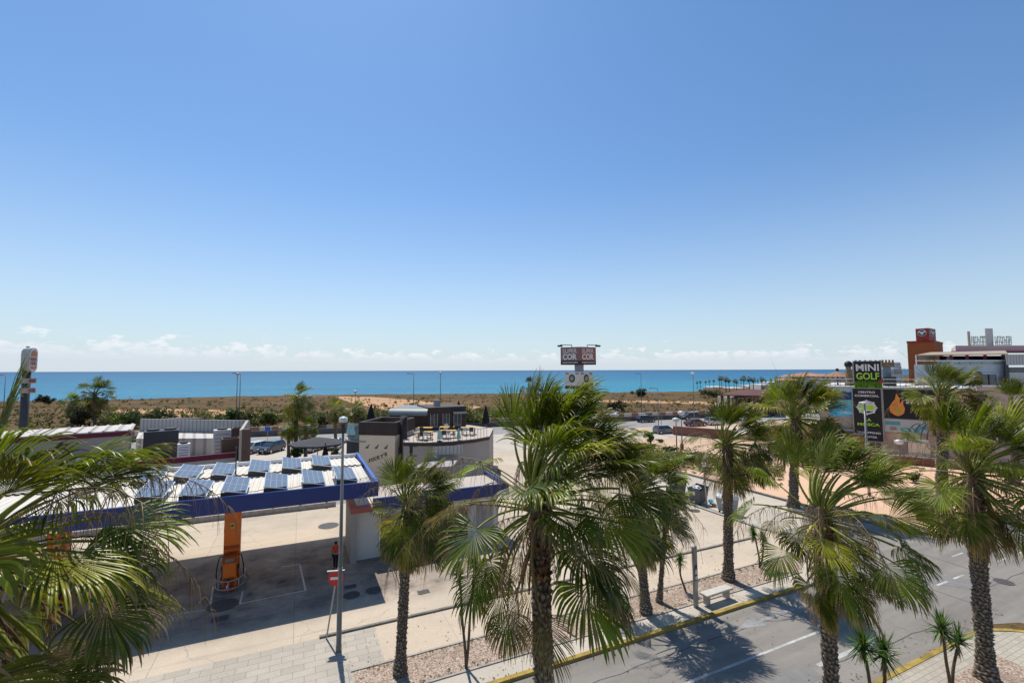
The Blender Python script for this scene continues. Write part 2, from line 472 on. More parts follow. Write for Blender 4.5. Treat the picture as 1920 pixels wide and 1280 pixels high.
def glass(name, col=(.03, .04, .05), rough=.06):
    m = D.materials.new(name); N, L = nodes(m); b = N['Principled BSDF']
    b.inputs['Base Color'].default_value = (*col, 1); b.inputs['Roughness'].default_value = rough
    b.inputs['Specular IOR Level'].default_value = .8
    tc = N.new('ShaderNodeTexCoord')
    L.new(mixc(N, L, noise(N, L, tc.outputs['Object'], 2.0), tuple(Vector(col) * .6), tuple(Vector(col) * 1.5)), b.inputs['Base Color'])
    return m
M['glass'] = glass('dark_window_glass')
M['glassgreen'] = glass('greenish_balustrade_glass', (.16, .24, .24), .12)
M['lampglass'] = glass('milky_lamp_glass', (.62, .62, .6), .3)
def solar():
    m = D.materials.new('solar_cells'); N, L = nodes(m); b = N['Principled BSDF']
    b.inputs['Roughness'].default_value = .3; b.inputs['Specular IOR Level'].default_value = .3
    tc = N.new('ShaderNodeTexCoord'); sx = N.new('ShaderNodeSeparateXYZ'); L.new(tc.outputs['UV'], sx.inputs[0])
    def lines(o, n, w):
        f = mathn(N, L, 'FRACT', mathn(N, L, 'MULTIPLY', o, n))
        a = mathn(N, L, 'ABSOLUTE', mathn(N, L, 'SUBTRACT', f, .5))
        return mathn(N, L, 'GREATER_THAN', a, .5 - w)
    g = mathn(N, L, 'MAXIMUM', lines(sx.outputs[0], 4, .035), lines(sx.outputs[1], 5, .035))
    n = noise(N, L, tc.outputs['Object'], 3, 5)
    base = mixc(N, L, n, (.085, .115, .165), (.115, .15, .205))
    L.new(mixc(N, L, g, base, (.34, .38, .43)), b.inputs['Base Color'])
    return m
M['solar'] = solar()
def attrmat(name, rough=.45, trans=.0, nscale=6, spec=.4, bump=.0):
    m = D.materials.new(name); N, L = nodes(m); b = N['Principled BSDF']
    b.inputs['Roughness'].default_value = rough; b.inputs['Specular IOR Level'].default_value = spec
    at_ = N.new('ShaderNodeAttribute'); at_.attribute_name = 'Col'
    tc = N.new('ShaderNodeTexCoord')
    k = mrange(N, L, noise(N, L, tc.outputs['Object'], nscale, 5), .3, .7, .75, 1.25)
    col = mixc(N, L, 1.0, at_.outputs['Color'], k, 'MULTIPLY')
    L.new(col, b.inputs['Base Color'])
    if bump > 0: addbump(N, L, b, noise(N, L, tc.outputs['Object'], nscale * 6, 5), bump, .02)
    if trans > 0:
        out = N['Material Output']
        tr = N.new('ShaderNodeBsdfTranslucent')
        L.new(mixc(N, L, 1.0, col, (1.3, 1.45, .55), 'MULTIPLY'), tr.inputs['Color'])
        mx = N.new('ShaderNodeMixShader'); mx.inputs[0].default_value = trans
        L.new(b.outputs[0], mx.inputs[1]); L.new(tr.outputs[0], mx.inputs[2]); L.new(mx.outputs[0], out.inputs['Surface'])
    return m
M['frond'] = attrmat('palm_frond', .33, .28, 3, .22)
M['bark'] = attrmat('palm_bark', .9, 0, 9, .1, .5)
M['leaf'] = attrmat('shrub_leaf', .6, .25, 1.5, .2)
def carpaint(name, col):
    m = pm(name, col, .25, .04, 2, spec=.6)
    m.node_tree.nodes['Principled BSDF'].inputs['Coat Weight'].default_value = .6
    return m

# ------------------------------------------------------------ bulk meshes with colours
def npmesh(name, V, Fq, col, mat, parent=None, smooth=False, F3=None):
    me = D.meshes.new(name)
    off = np.array(wloc(parent)) if parent is not None else np.zeros(3)
    V = (V - off).astype(np.float32)
    nq = len(Fq); n3 = 0 if F3 is None else len(F3)
    me.vertices.add(len(V)); me.vertices.foreach_set('co', V.ravel())
    idx = Fq.astype(np.int32).ravel()
    starts = np.arange(nq) * 4
    if n3:
        idx = np.concatenate([idx, F3.astype(np.int32).ravel()])
        starts = np.concatenate([starts, nq * 4 + np.arange(n3) * 3])
    me.loops.add(len(idx)); me.loops.foreach_set('vertex_index', idx)
    me.polygons.add(nq + n3); me.polygons.foreach_set('loop_start', starts.astype(np.int32))
    me.update(calc_edges=True); me.validate()
    ca = me.color_attributes.new('Col', 'FLOAT_COLOR', 'POINT')
    c4 = np.ones((len(V), 4), np.float32); c4[:, :3] = col
    ca.data.foreach_set('color', c4.ravel())
    if smooth: me.shade_smooth()
    me.materials.append(mat)
    o = D.objects.new(name, me)
    link(o, parent)
    return o
class Bulk:
    def __init__(self): self.V = []; self.F = []; self.c = []; self.n = 0
    def add(self, V, F, col):
        V = np.asarray(V, float); self.V.append(V); self.F.append(np.asarray(F, int) + self.n)
        c = np.asarray(col, float)
        if c.ndim == 1: c = np.tile(c, (len(V), 1))
        self.c.append(c); self.n += len(V)
    def build(self, name, mat, parent=None, smooth=False):
        return npmesh(name, np.concatenate(self.V), np.concatenate(self.F), np.concatenate(self.c), mat, parent, smooth)
def nrm(a): return a / (np.linalg.norm(a, axis=-1, keepdims=True) + 1e-9)
def strip_tube(bk, pts, r, col, n=5):
    pts = np.asarray(pts, float); m = len(pts)
    r = np.full(m, r) if np.isscalar(r) else np.asarray(r)
    d = nrm(np.gradient(pts, axis=0))
    ref = np.array([.3, .2, .93]) if abs(d[0, 2]) < .9 else np.array([1., 0, 0])
    x = nrm(np.cross(d, ref)); y = np.cross(d, x)
    a = np.arange(n) * 2 * np.pi / n
    V = pts[:, None] + r[:, None, None] * (np.cos(a)[None, :, None] * x[:, None] + np.sin(a)[None, :, None] * y[:, None])
    i = np.arange(m - 1)[:, None]; k = np.arange(n)[None]
    k2 = (k + 1) % n
    Fq = np.stack([i * n + k, i * n + k2, (i + 1) * n + k2, (i + 1) * n + k], -1).reshape(-1, 4)
    cc = np.asarray(col, float)
    if cc.ndim == 2: cc = np.repeat(cc, n, axis=0)
    bk.add(V.reshape(-1, 3), Fq, cc)

WIND = np.array([.55, -.15, .05])
def fan_leaf(bk, base, az, el, Lp, R, nseg, steps, rng, green, droop=1.0, dead=0.0, A=None, tipbrown=.3, wind=.1):
    d = np.array([math.cos(el) * math.cos(az), math.cos(el) * math.sin(az), math.sin(el)])
    p = np.array(base, float); pts = [p.copy()]
    np_ = 8
    for i in range(np_):
        d = nrm(d + np.array([0, 0, -1]) * (.035 + .06 * (i / np_)) * droop + WIND * .02 * wind * 10)
        p = p + d * Lp / np_; pts.append(p.copy())
    w = np.linspace(.035, .017, np_ + 1) * (R / 1.0)
    pc = np.array([.27, .28, .06]) * (1 - dead) + np.array([.25, .15, .08]) * dead
    strip_tube(bk, pts, w, pc * rng.uniform(.8, 1.2), 5)
    up = np.array([0, 0, 1.0])
    f = nrm(d - up * (.02 + .62 * np.clip((R_(70) - el) / R_(90), 0, 1)) * rng.uniform(.7, 1.3) * min(1.0, droop))
    r = nrm(np.cross(f, up) + 1e-4)
    tw = rng.normal(0, .35)
    n0 = np.cross(r, f)
    r = r * math.cos(tw) + n0 * math.sin(tw)
    n0 = nrm(np.cross(r, f))
    if A is None: A = R_(rng.uniform(70, 118))
    a = np.linspace(-A, A, nseg) + rng.normal(0, .01, nseg)
    ca, sa = np.cos(a)[:, None], np.sin(a)[:, None]
    cup = rng.uniform(.0, .30)
    dirs = nrm(ca * f + sa * r + cup * n0 * (1 - .3 * np.abs(a)[:, None] / A))
    P = p + f * .22 * R * np.clip(ca, 0, 1) ** 2 - up * .05 * R * np.clip(ca, 0, 1)
    side = nrm(-sa * f + ca * r)
    Ls = R * (1 - .28 * (np.abs(a) / A) ** 2) * rng.uniform(.88, 1.06, nseg)
    Ls = Ls - .15 * R * np.clip(ca[:, 0], 0, 1)
    dth = 2 * A / nseg
    split = rng.uniform(.52, .70, nseg)
    soft = rng.uniform(.75, 1.25, nseg) * droop
    kink = split + rng.normal(.02, .035, nseg)
    fold = rng.uniform(.25, 1.05)
    V = np.zeros((nseg, steps + 1, 3, 3)); cols = np.zeros((nseg, steps + 1, 3, 3))
    base_g = green * rng.uniform(.8, 1.25)
    bb = np.clip(rng.normal(tipbrown, .25, nseg), 0, 1)
    brown = np.array([.30, .20, .09])
    twv = rng.normal(0, .35, nseg)
    segb = rng.uniform(.6, 1.35, nseg)[:, None]
    for j in range(steps + 1):
        t = j / steps
        rr = Ls * t
        fused = np.tan(dth / 2) * Ls * np.minimum(t, split) * 1.05
        taper = np.clip((1 - t) / (1 - split), 0, 1) ** .38
        hw = np.where(t <= split, fused, fused * taper)
        hw = np.maximum(hw, .0022) * (1 - .5 * dead)
        # twist in the free part
        tt = np.clip((t - split) / (1 - split), 0, 1) * twv
        wv = side - dirs * (side * dirs).sum(-1, keepdims=True); wv = nrm(wv)
        nn = np.cross(dirs, wv)
        wv2 = wv * np.cos(tt)[:, None] + nn * np.sin(tt)[:, None]
        nn2 = np.cross(dirs, wv2)
        V[:, j, 0] = P - wv2 * hw[:, None]
        V[:, j, 1] = P + nn2 * (hw * .55)[:, None]
        V[:, j, 2] = P + wv2 * hw[:, None]
        bt = np.clip((t - (1 - bb * .6)) / .2, 0, 1)
        g = base_g * (1.0 - .15 * t) * segb
        yel = np.array([.30, .34, .05])
        ym = np.clip((t - .55) * .5, 0, 1) * rng.uniform(.2, 1)
        g = g * (1 - ym) + yel * ym
        cc = g * (1 - bt[:, None]) + brown * bt[:, None]
        cc = cc * (1 - dead) + np.array([.27, .18, .095]) * dead
        cols[:, j] = cc[:, None, :]
        # advance
        k = (.025 + fold * 1.25 * np.clip((t - kink + .08) / .16, 0, 1)) * soft * (8 / steps)
        k = k * (.5 + .5 * (1 - np.abs(dirs[:, 2]) * .6))
        dirs = nrm(dirs + np.array([0, 0, -1.0]) * k[:, None] + WIND * (.03 * wind * 8 / steps) + rng.normal(0, .012 * 8 / steps, (nseg, 3)))
        P = P + dirs * (Ls / steps)[:, None]
    m = steps + 1
    s_ = np.arange(nseg)[:, None, None]; j_ = np.arange(steps)[None, :, None]; q = np.arange(2)[None, None]
    b0 = s_ * m * 3 + j_ * 3 + q
    Fq = np.stack([b0, b0 + 1, b0 + 4, b0 + 3], -1).reshape(-1, 4)
    bk.add(V.reshape(-1, 3), Fq, cols.reshape(-1, 3))

def palm_trunk(parent, p0, p1, r0, r1, rng, name='trunk', fine=True, rowh=.13, bend=0.0):
    p0 = np.array(p0, float); p1 = np.array(p1, float)
    Lz = np.linalg.norm(p1 - p0)
    nr = int(Lz / rowh * (6 if fine else 3)); na = 60 if fine else 20
    NS = 11
    z = np.linspace(0, Lz, nr)[:, None]; th = (np.arange(na) * 2 * np.pi / na)[None]
    row = z / rowh + th / (2 * np.pi) * 2 + .28 * np.sin(z * 5.1 + th * 2) + .22 * np.sin(z * 13.7 - th * 3 + 1)
    ri = np.floor(row); fv = row - ri
    uu = th * NS / (2 * np.pi) + .5 * (ri % 2) + .22 * np.sin(z * 9.3 + th) + .15 * np.sin(z * 23 + 2 * th)
    ui = np.floor(uu); fu = np.abs(uu - ui - .5) * 2
    rnd = np.modf(np.abs(np.sin(ri * 12.9898 + (ui % NS) * 78.233) * 43758.5453))[0]
    prof = np.clip(1.15 - fu ** 1.5 - (1 - fv) * .25, 0, 1) * (fv ** .8)
    disp = prof * (.02 + .06 * rnd) * (r0 / .25)
    hz = z / Lz
    rad = r1 + (r0 - r1) * np.exp(-z / .55) * 1.0 + (.0) + 0 * th
    rad = rad * (1 + .06 * np.sin(z * 3 + 1) + .04 * np.sin(z * 7.3)) + disp
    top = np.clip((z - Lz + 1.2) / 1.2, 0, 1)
    rad = rad + top * .03 * (r0 / .25)
    ax = p0 + (p1 - p0) * (z / Lz) if False else p0[None] + (p1 - p0)[None] * hz
    ax = ax + np.stack([np.sin(hz[:, 0] * np.pi) * bend, 0 * hz[:, 0], 0 * hz[:, 0]], -1)
    V = np.zeros((nr, na, 3))
    V[..., 0] = ax[:, None, 0] + rad * np.cos(th); V[..., 1] = ax[:, None, 1] + rad * np.sin(th); V[..., 2] = ax[:, None, 2] - prof * 0
    i = np.arange(nr - 1)[:, None]; k = np.arange(na)[None]; k2 = (k + 1) % na
    Fq = np.stack([i * na + k, i * na + k2, (i + 1) * na + k2, (i + 1) * na + k], -1).reshape(-1, 4)
    lo = np.array([.05, .034, .022]); hi = np.array([.42, .34, .26])
    mixv = (prof * (.55 + .6 * rnd))[..., None]
    col = lo * (1 - mixv) + hi * mixv
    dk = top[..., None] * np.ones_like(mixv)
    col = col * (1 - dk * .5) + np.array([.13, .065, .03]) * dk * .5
    bk = Bulk(); bk.add(V.reshape(-1, 3), Fq, np.clip(col.reshape(-1, 3), 0, 1))
    # split leaf bases sticking out of the bark
    if fine:
        nb = int(Lz * 70)
        for q in range(nb):
            hh = rng.uniform(0, 1) if q % 3 else 1 - rng.uniform(0, .16)
            a = rng.uniform(0, 6.283)
            rr = (r1 + (r0 - r1) * math.exp(-hh * Lz / .55))
            c = p0 + (p1 - p0) * hh + np.array([math.sin(hh * math.pi) * bend, 0, 0])
            o = np.array([math.cos(a), math.sin(a), 0]); s = np.array([-math.sin(a), math.cos(a), 0])
            up = .05 if hh < .84 else .16
            w = .035; b = c + o * rr
            sp = rng.uniform(.03, .075) * (1 if hh < .84 else 2.0)
            t = b + o * sp + np.array([0, 0, up * rng.uniform(.4, 1.5)])
            v = [b - s * w, b + s * w, t + s * w * .5, t - s * w * .5]
            g = rng.uniform(.6, 1.2)
            bk.add(v, [[0, 1, 2, 3]], np.array([.27, .20, .14] if hh < .84 else [.24, .13, .06]) * g)
    return bk.build(name, M['bark'], parent, False)

def flower_stalk(parent, base, az, el, L, rng, bend=1.0, tuft=True):
    bk = Bulk()
    d = np.array([math.cos(el) * math.cos(az), math.cos(el) * math.sin(az), math.sin(el)])
    p = np.array(base, float); pts = [p.copy()]
    n = 16
    for i in range(n):
        d = nrm(d + np.array([0, 0, -1]) * .11 * bend * (i / n) * 1.6 + WIND * .012)
        p = p + d * L / n; pts.append(p.copy())
    c0 = np.array([.17, .12, .07]) if rng.random() < .6 else np.array([.33, .27, .15])
    strip_tube(bk, pts, np.linspace(.016, .004, n + 1), c0, 5)
    if tuft:
        for i in range(5, n + 1):
            for q in range(rng.integers(3, 8)):
                b = pts[i]; dd = nrm(rng.normal(0, 1, 3) * np.array([1, 1, .4]) + d * .8)
                l = rng.uniform(.15, .5) * (L / 2.2); sub = [b]; x = b.copy()
                for j in range(6):
                    dd = nrm(dd + np.array([0, 0, -.55])); x = x + dd * l / 6; sub.append(x.copy())
                strip_tube(bk, sub, np.linspace(.006, .002, 7), np.array([.34, .23, .13]) * rng.uniform(.6, 1.3), 3)
    return bk.build('flower_stalk', M['frond'], parent)

def palm(name, label, base, crown, r, R, nleaf, nseg, steps, seed, group, fine=True, dead=8, stalks=5, green=(.075, .115, .025), elmin=-74, Lp=1.25, bend=0.0, spears=3, droop=1.0, petiole_short=1.0, up=0, elmax=84):
    rng = np.random.default_rng(seed)
    t = thing(name, label, 'palm tree', base, 0, group)
    palm_trunk(t, base, crown, r * (1.55 if fine else 1.3), r, rng, fine=fine, bend=bend)
    green = np.array(green) * np.array([1.42, 1.34, .58])
    bk = Bulk(); ga = 2.39996
    ctr = np.array(crown, float)
    for i in range(nleaf):
        q = i / (nleaf - 1)
        el = R_(elmax - (elmax - elmin) * q ** .95) + rng.normal(0, .17)
        az = i * ga + rng.normal(0, .45)
        lp = Lp * rng.uniform(.8, 1.15) * (.62 + .38 * min(1, q * 2.5))
        rr = R * rng.uniform(.70, 1.10) * (1.08 - .22 * q)
        A = None
        dr_ = 1.0
        if q < .30: A = R_(rng.uniform(32, 78)); dr_ = .55; rr *= 1.12; lp *= 1.1
        zoff = .25 * (1 - q) - .35 * q
        b = ctr + np.array([math.cos(az) * r * .6, math.sin(az) * r * .6, zoff])
        g = green * (1.15 - .4 * q) * rng.uniform(.5, 1.4)
        if rng.random() < .22: g = g * np.array([1.7, 1.35, 1.0])
        dd_ = 0.0 if (q < .45 or rng.random() > .2) else rng.uniform(.5, .95)
        fan_leaf(bk, b, az, el, lp, rr, nseg, steps, rng, g, droop=dr_ * droop * rng.uniform(.7, 1.3), A=A,
                 tipbrown=.14 + .6 * q ** 2, wind=.8, dead=dd_)
    for i in range(up):
        az = i * ga * 1.3 + rng.normal(0, .4); el = R_(rng.uniform(42, 86))
        g = green * rng.uniform(.45, 1.1)
        fan_leaf(bk, ctr + np.array([math.cos(az) * r * .4, math.sin(az) * r * .4, .2]), az, el, Lp * rng.uniform(.55, .95), R * rng.uniform(.85, 1.15), nseg, steps, rng, g, droop=rng.uniform(.3, .75), A=R_(rng.uniform(30, 75)), tipbrown=.12, wind=.9)
    bk.build('crown', M['frond'], t, False)
    if dead:
        bk = Bulk()
        for i in range(dead):
            az = rng.uniform(0, 6.283); el = R_(rng.uniform(-82, -50))
            b = ctr + np.array([math.cos(az) * r, math.sin(az) * r, -.45 - rng.uniform(0, .5)])
            fan_leaf(bk, b, az, el, Lp * .65, R * .85, max(12, nseg // 2), max(5, steps - 2), rng, green, dead=1.0, A=R_(rng.uniform(18, 55)), droop=1.3)
        bk.build('dead_frond', M['frond'], t, False)
    for i in range(stalks // 2 if fine else 0):
        flower_stalk(t, ctr + np.array([0, 0, -.2]), rng.uniform(0, 6.283), R_(rng.uniform(-50, 5)), rng.uniform(.9, 1.5) * R, rng, rng.uniform(1.2, 2.2))
    for i in range(stalks):
        flower_stalk(t, ctr + np.array([0, 0, .1]), rng.uniform(0, 6.283), R_(rng.uniform(-5, 45)), rng.uniform(1.9, 2.9) * R * petiole_short, rng, rng.uniform(.8, 1.7))
    for i in range(spears):
        flower_stalk(t, ctr + np.array([0, 0, .2]), rng.uniform(0, 6.283), R_(rng.uniform(55, 82)), rng.uniform(1.9, 2.7) * R * petiole_short, rng, .25, False)
    return t

def yucca(label, base, heads, seed, group, R=.50):
    rng = np.random.default_rng(seed)
    t = thing('yucca', label, 'yucca', base, 0, group)
    b0 = Vector(base)
    for h in heads:
        h = Vector(h)
        bk = Bulk(); n = 10; pts = []
        sx = rng.uniform(-.12, .12)
        for i in range(n + 1):
            q = i / n
            p = b0 + (h - b0) * q
            pts.append((p.x + math.sin(q * math.pi) * sx + (math.sin(q * 9) * .015), p.y, p.z))
        strip_tube(bk, pts, np.linspace(.055, .04, n + 1), np.array([.13, .095, .06]), 8)
        # dry skirt
        for i in range(26):
            a = rng.uniform(0, 6.283); l = rng.uniform(.25, .45); z = -rng.uniform(0, .25)
            p = np.array(h) + np.array([0, 0, z]); d = np.array([math.cos(a) * .35, math.sin(a) * .35, -1])
            s = np.array([-math.sin(a), math.cos(a), 0]) * .02
            bk.add([p - s, p + s, p + d * l + s * .2, p + d * l - s * .2], [[0, 1, 2, 3]], np.array([.30, .22, .12]) * rng.uniform(.6, 1.1))
        bk.build('trunk', M['bark'], t)
        bk = Bulk()
        for i in range(95):
            a = rng.uniform(0, 6.283); e = R_(rng.uniform(-45, 88)); l = R * rng.uniform(.75, 1.15)
            d = np.array([math.cos(e) * math.cos(a), math.cos(e) * math.sin(a), math.sin(e)])
            s = np.array([-math.sin(a), math.cos(a), 0]); up = np.cross(s, d)
            p = np.array(h) + np.array([0, 0, rng.uniform(-.12, .16)])
            V = []; m = 4
            for j in range(m + 1):
                q = j / m; w = .028 * (1 - q ** 2) + .001
                c = p + d * l * q + np.array([0, 0, -.05 * q * q * (1 if e < .9 else 0)])
                V += [c - s * w, c + up * w * .3, c + s * w]
            Fq = []
            for j in range(m):
                for k in (0, 1): Fq.append([j * 3 + k, j * 3 + k + 1, j * 3 + k + 4, j * 3 + k + 3])
            g = np.array([.085, .14, .035]) * rng.uniform(.6, 1.4)
            bk.add(V, Fq, g)
        bk.build('leaf_rosette', M['frond'], t)
    return t

def leafcloud(bk, c, rad, n, size, rng, col, squash=.7):
    """leaf clumps through an uneven volume"""
    lobes = rng.normal(0, 1, (max(3, int(n / 60)), 3)) * np.array([.45, .45, .3 * squash]) * rad
    L = lobes[rng.integers(0, len(lobes), n)]
    P = np.array(c) + L + rng.normal(0, .3, (n, 3)) * np.array([1, 1, squash]) * rad * .8
    P[:, 2] = np.maximum(P[:, 2], c[2] - rad * squash)
    a = nrm(rng.normal(0, 1, (n, 3))); b = nrm(np.cross(a, rng.normal(0, 1, (n, 3))))
    s = size * rng.uniform(.5, 1.3, (n, 1))
    V = np.stack([P - a * s, P - b * s * .55, P + a * s, P + b * s * .55], 1).reshape(-1, 3)
    Fq = np.arange(n * 4).reshape(-1, 4)
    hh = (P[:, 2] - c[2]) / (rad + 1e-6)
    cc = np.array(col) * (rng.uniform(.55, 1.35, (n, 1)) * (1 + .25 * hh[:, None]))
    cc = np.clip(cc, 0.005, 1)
    bk.add(V, Fq, np.repeat(cc, 4, axis=0))

# ------------------------------------------------------------ text
def text_part(name, body, mat, parent, o, ex, ez, w, h, thick=.02, bold=.0, shear=0.0):
    """body set flat on the plane (ex, ez), lower left corner o, stretched to w x h"""
    cu = D.curves.new(name + '_c', 'FONT'); cu.body = body; cu.size = 1; cu.offset = bold; cu.extrude = .001
    cu.shear = shear; cu.space_line = .95
    cu.align_x = 'CENTER'
    tmp = D.objects.new('tmp', cu); C.objects.link(tmp)
    dg = bpy.context.evaluated_depsgraph_get()
    me = D.meshes.new_from_object(tmp.evaluated_get(dg))
    D.objects.remove(tmp); D.curves.remove(cu)
    n = len(me.vertices); co = np.zeros(n * 3); me.vertices.foreach_get('co', co); co = co.reshape(-1, 3)
    mn, mxx = co.min(0), co.max(0)
    x = (co[:, 0] - mn[0]) / (mxx[0] - mn[0]) * w; y = (co[:, 1] - mn[1]) / (mxx[1] - mn[1]) * h
    zz = (co[:, 2] - mn[2]) / max(1e-9, mxx[2] - mn[2]) * thick
    ex = np.array(Vector(ex).normalized()); ez = np.array(Vector(ez).normalized()); nn = np.cross(ex, ez)
    W = np.array(o)[None] + x[:, None] * ex + y[:, None] * ez + zz[:, None] * nn
    off = np.array(wloc(parent))
    me.vertices.foreach_set('co', (W - off).ravel()); me.update()
    me.materials.clear(); me.materials.append(mat); me.name = name
    ob = D.objects.new(name, me); link(ob, parent)
    return ob
Z = Vector((0, 0, 1))
# ============================================================ WORLD + SUN
SUN_EL, SUN_AZ = R_(62), math.atan2(-.42, .907)   # azimuth from +Y towards +X
w = D.worlds.new('World'); scene.world = w; w.use_nodes = True
N, L = w.node_tree.nodes, w.node_tree.links
bg = N['Background']; bg.inputs['Strength'].default_value = .113
sky = N.new('ShaderNodeTexSky'); sky.sky_type = 'NISHITA'; sky.sun_disc = False
sky.sun_elevation = SUN_EL; sky.sun_rotation = SUN_AZ
sky.altitude = 0; sky.air_density = 1.0; sky.dust_density = .35; sky.ozone_density = 2.2
tc = N.new('ShaderNodeTexCoord'); sx = N.new('ShaderNodeSeparateXYZ'); L.new(tc.outputs['Generated'], sx.inputs[0])
az = mathn(N, L, 'ARCTAN2', sx.outputs[0], sx.outputs[1])
el = mathn(N, L, 'ARCSINE', sx.outputs[2])
cx = N.new('ShaderNodeCombineXYZ')
L.new(mathn(N, L, 'MULTIPLY', az, 30.0), cx.inputs[0]); L.new(mathn(N, L, 'MULTIPLY', el, 62.0), cx.inputs[1])
# cumulus band low over the sea, taller to the left
n1 = noise(N, L, cx.outputs[0], .85, 9, .6)
hgt = mrange(N, L, az, -.85, -.1, .052, .037)
rel = mathn(N, L, 'DIVIDE', el, hgt)
thr = mathn(N, L, 'MULTIPLY_ADD', rel, .27, .24)
soft = mathn(N, L, 'SUBTRACT', n1, thr)
leftb = mrange(N, L, az, -.9, -.35, .03, 0.0)
soft = mathn(N, L, 'ADD', soft, leftb)
cl = mrange(N, L, soft, .0, .075, 0, 1)
shade = mrange(N, L, rel, .35, .95, .0, 1)
n2 = noise(N, L, cx.outputs[0], 1.7, 8, .6)
bright = mathn(N, L, 'MULTIPLY', shade, mrange(N, L, n2, .35, .6, .35, 1))
hz = mrange(N, L, el, 0.0, .42, 1, 0)
hz2 = mathn(N, L, 'POWER', hz, 1.8)
base = mixc(N, L, 1.0, sky.outputs[0], (.88, 1.05, 1.17), 'MULTIPLY')
zen = mrange(N, L, el, .15, .75, 0, 1)
base = mixc(N, L, zen, base, mixc(N, L, 1.0, base, (.90, 1.03, 1.10), 'MULTIPLY'))
base = mixc(N, L, mathn(N, L, 'MULTIPLY', hz2, .85), base, (5.7, 6.5, 7.2))
cloudc = mixc(N, L, bright, (6.0, 6.5, 7.5), (8.4, 8.5, 8.8))
fade = mrange(N, L, el, .003, .03, .25, .9)
cmask = mathn(N, L, 'MULTIPLY', mathn(N, L, 'MULTIPLY', cl, fade), .75)
L.new(mixc(N, L, cmask, base, cloudc), bg.inputs['Color'])
sl = D.lights.new('sun', 'SUN'); sl.energy = 5.0; sl.angle = R_(.5); sl.color = (1.0, .955, .88)
so = D.objects.new('sun', sl); C.objects.link(so)
sdir = Vector((math.sin(SUN_AZ) * math.cos(SUN_EL), math.cos(SUN_AZ) * math.cos(SUN_EL), math.sin(SUN_EL)))
so.rotation_euler = sdir.to_track_quat('Z', 'Y').to_euler(); so.location = sdir * 60
scene.view_settings.view_transform = 'Standard'; scene.view_settings.look = 'None'
scene.view_settings.exposure = 0; scene.view_settings.gamma = 1

# ============================================================ GROUND SHEETS
def sheet(name, pts, mat, z):
    mb = MB(); mb.poly([(p[0], p[1], z) for p in pts])
    o = mb.build(name, mat); return tag(o, kind='structure')
# sea
m = D.materials.new('sea_water'); N, L = nodes(m); b = N['Principled BSDF']
tc = N.new('ShaderNodeTexCoord'); v = tc.outputs['Object']
sx = N.new('ShaderNodeSeparateXYZ'); L.new(v, sx.inputs[0])
dist = N.new('ShaderNodeVectorMath'); dist.operation = 'LENGTH'; L.new(v, dist.inputs[0])
ld = mathn(N, L, 'LOGARITHM', dist.outputs['Value'], 10)
rp = N.new('ShaderNodeValToRGB'); e = rp.color_ramp.elements
e[0].position = 0; e[0].color = (.05, .23, .30, 1); e[1].position = 1; e[1].color = (.022, .10, .20, 1)
k = e.new(.22); k.color = (.032, .185, .275, 1); k = e.new(.55); k.color = (.024, .14, .24, 1)
L.new(mrange(N, L, ld, 2.3, 4.0), rp.inputs['Fac'])
mp = N.new('ShaderNodeMapping'); mp.inputs['Scale'].default_value = (.004, .012, 1); L.new(v, mp.inputs['Vector'])
pn = mrange(N, L, noise(N, L, mp.outputs[0], 1, 7), .35, .65, 0, 1)
o = mixc(N, L, pn, rp.outputs[0], mixc(N, L, 1.0, rp.outputs[0], (.72, .8, .88), 'MULTIPLY'))
sh = mathn(N, L, 'MULTIPLY', mrange(N, L, sx.outputs[0], -60, 260, 0, 1), mrange(N, L, sx.outputs[1], 260, 900, 1, 0))
o = mixc(N, L, mathn(N, L, 'MULTIPLY', sh, .6), o, (.03, .26, .32))
mp2 = N.new('ShaderNodeMapping'); mp2.inputs['Scale'].default_value = (.25, .09, 1); L.new(v, mp2.inputs['Vector'])
wc = noise(N, L, mp2.outputs[0], 1, 5, .75)
foam = mathn(N, L, 'MULTIPLY', mrange(N, L, wc, .69, .76, 0, .7), mrange(N, L, dist.outputs['Value'], 250, 1500, 1, 0))
o = mixc(N, L, foam, o, (.6, .65, .68))
rr = mrange(N, L, wc, .3, .7, .7, 1.3); o = mixc(N, L, 1.0, o, rr, 'MULTIPLY')
mp3 = N.new('ShaderNodeMapping'); mp3.inputs['Scale'].default_value = (.02, .045, 1); mp3.inputs['Rotation'].default_value = (0, 0, .3); L.new(v, mp3.inputs['Vector'])
o = mixc(N, L, 1.0, o, mrange(N, L, noise(N, L, mp3.outputs[0], 1, 8, .75), .3, .7, .8, 1.2), 'MULTIPLY')
L.new(o, b.inputs['Base Color']); b.inputs['Roughness'].default_value = .5; b.inputs['Specular IOR Level'].default_value = .12
addbump(N, L, b, noise(N, L, mp2.outputs[0], 1.0, 8, .7), .6, 1.2)
M['sea'] = m
mb = MB(); mb.poly([(-90000, 60, -7), (90000, 60, -7), (90000, 90000, -7), (-90000, 90000, -7)])
sea = mb.build('sea', M['sea']); tag(sea, kind='structure')

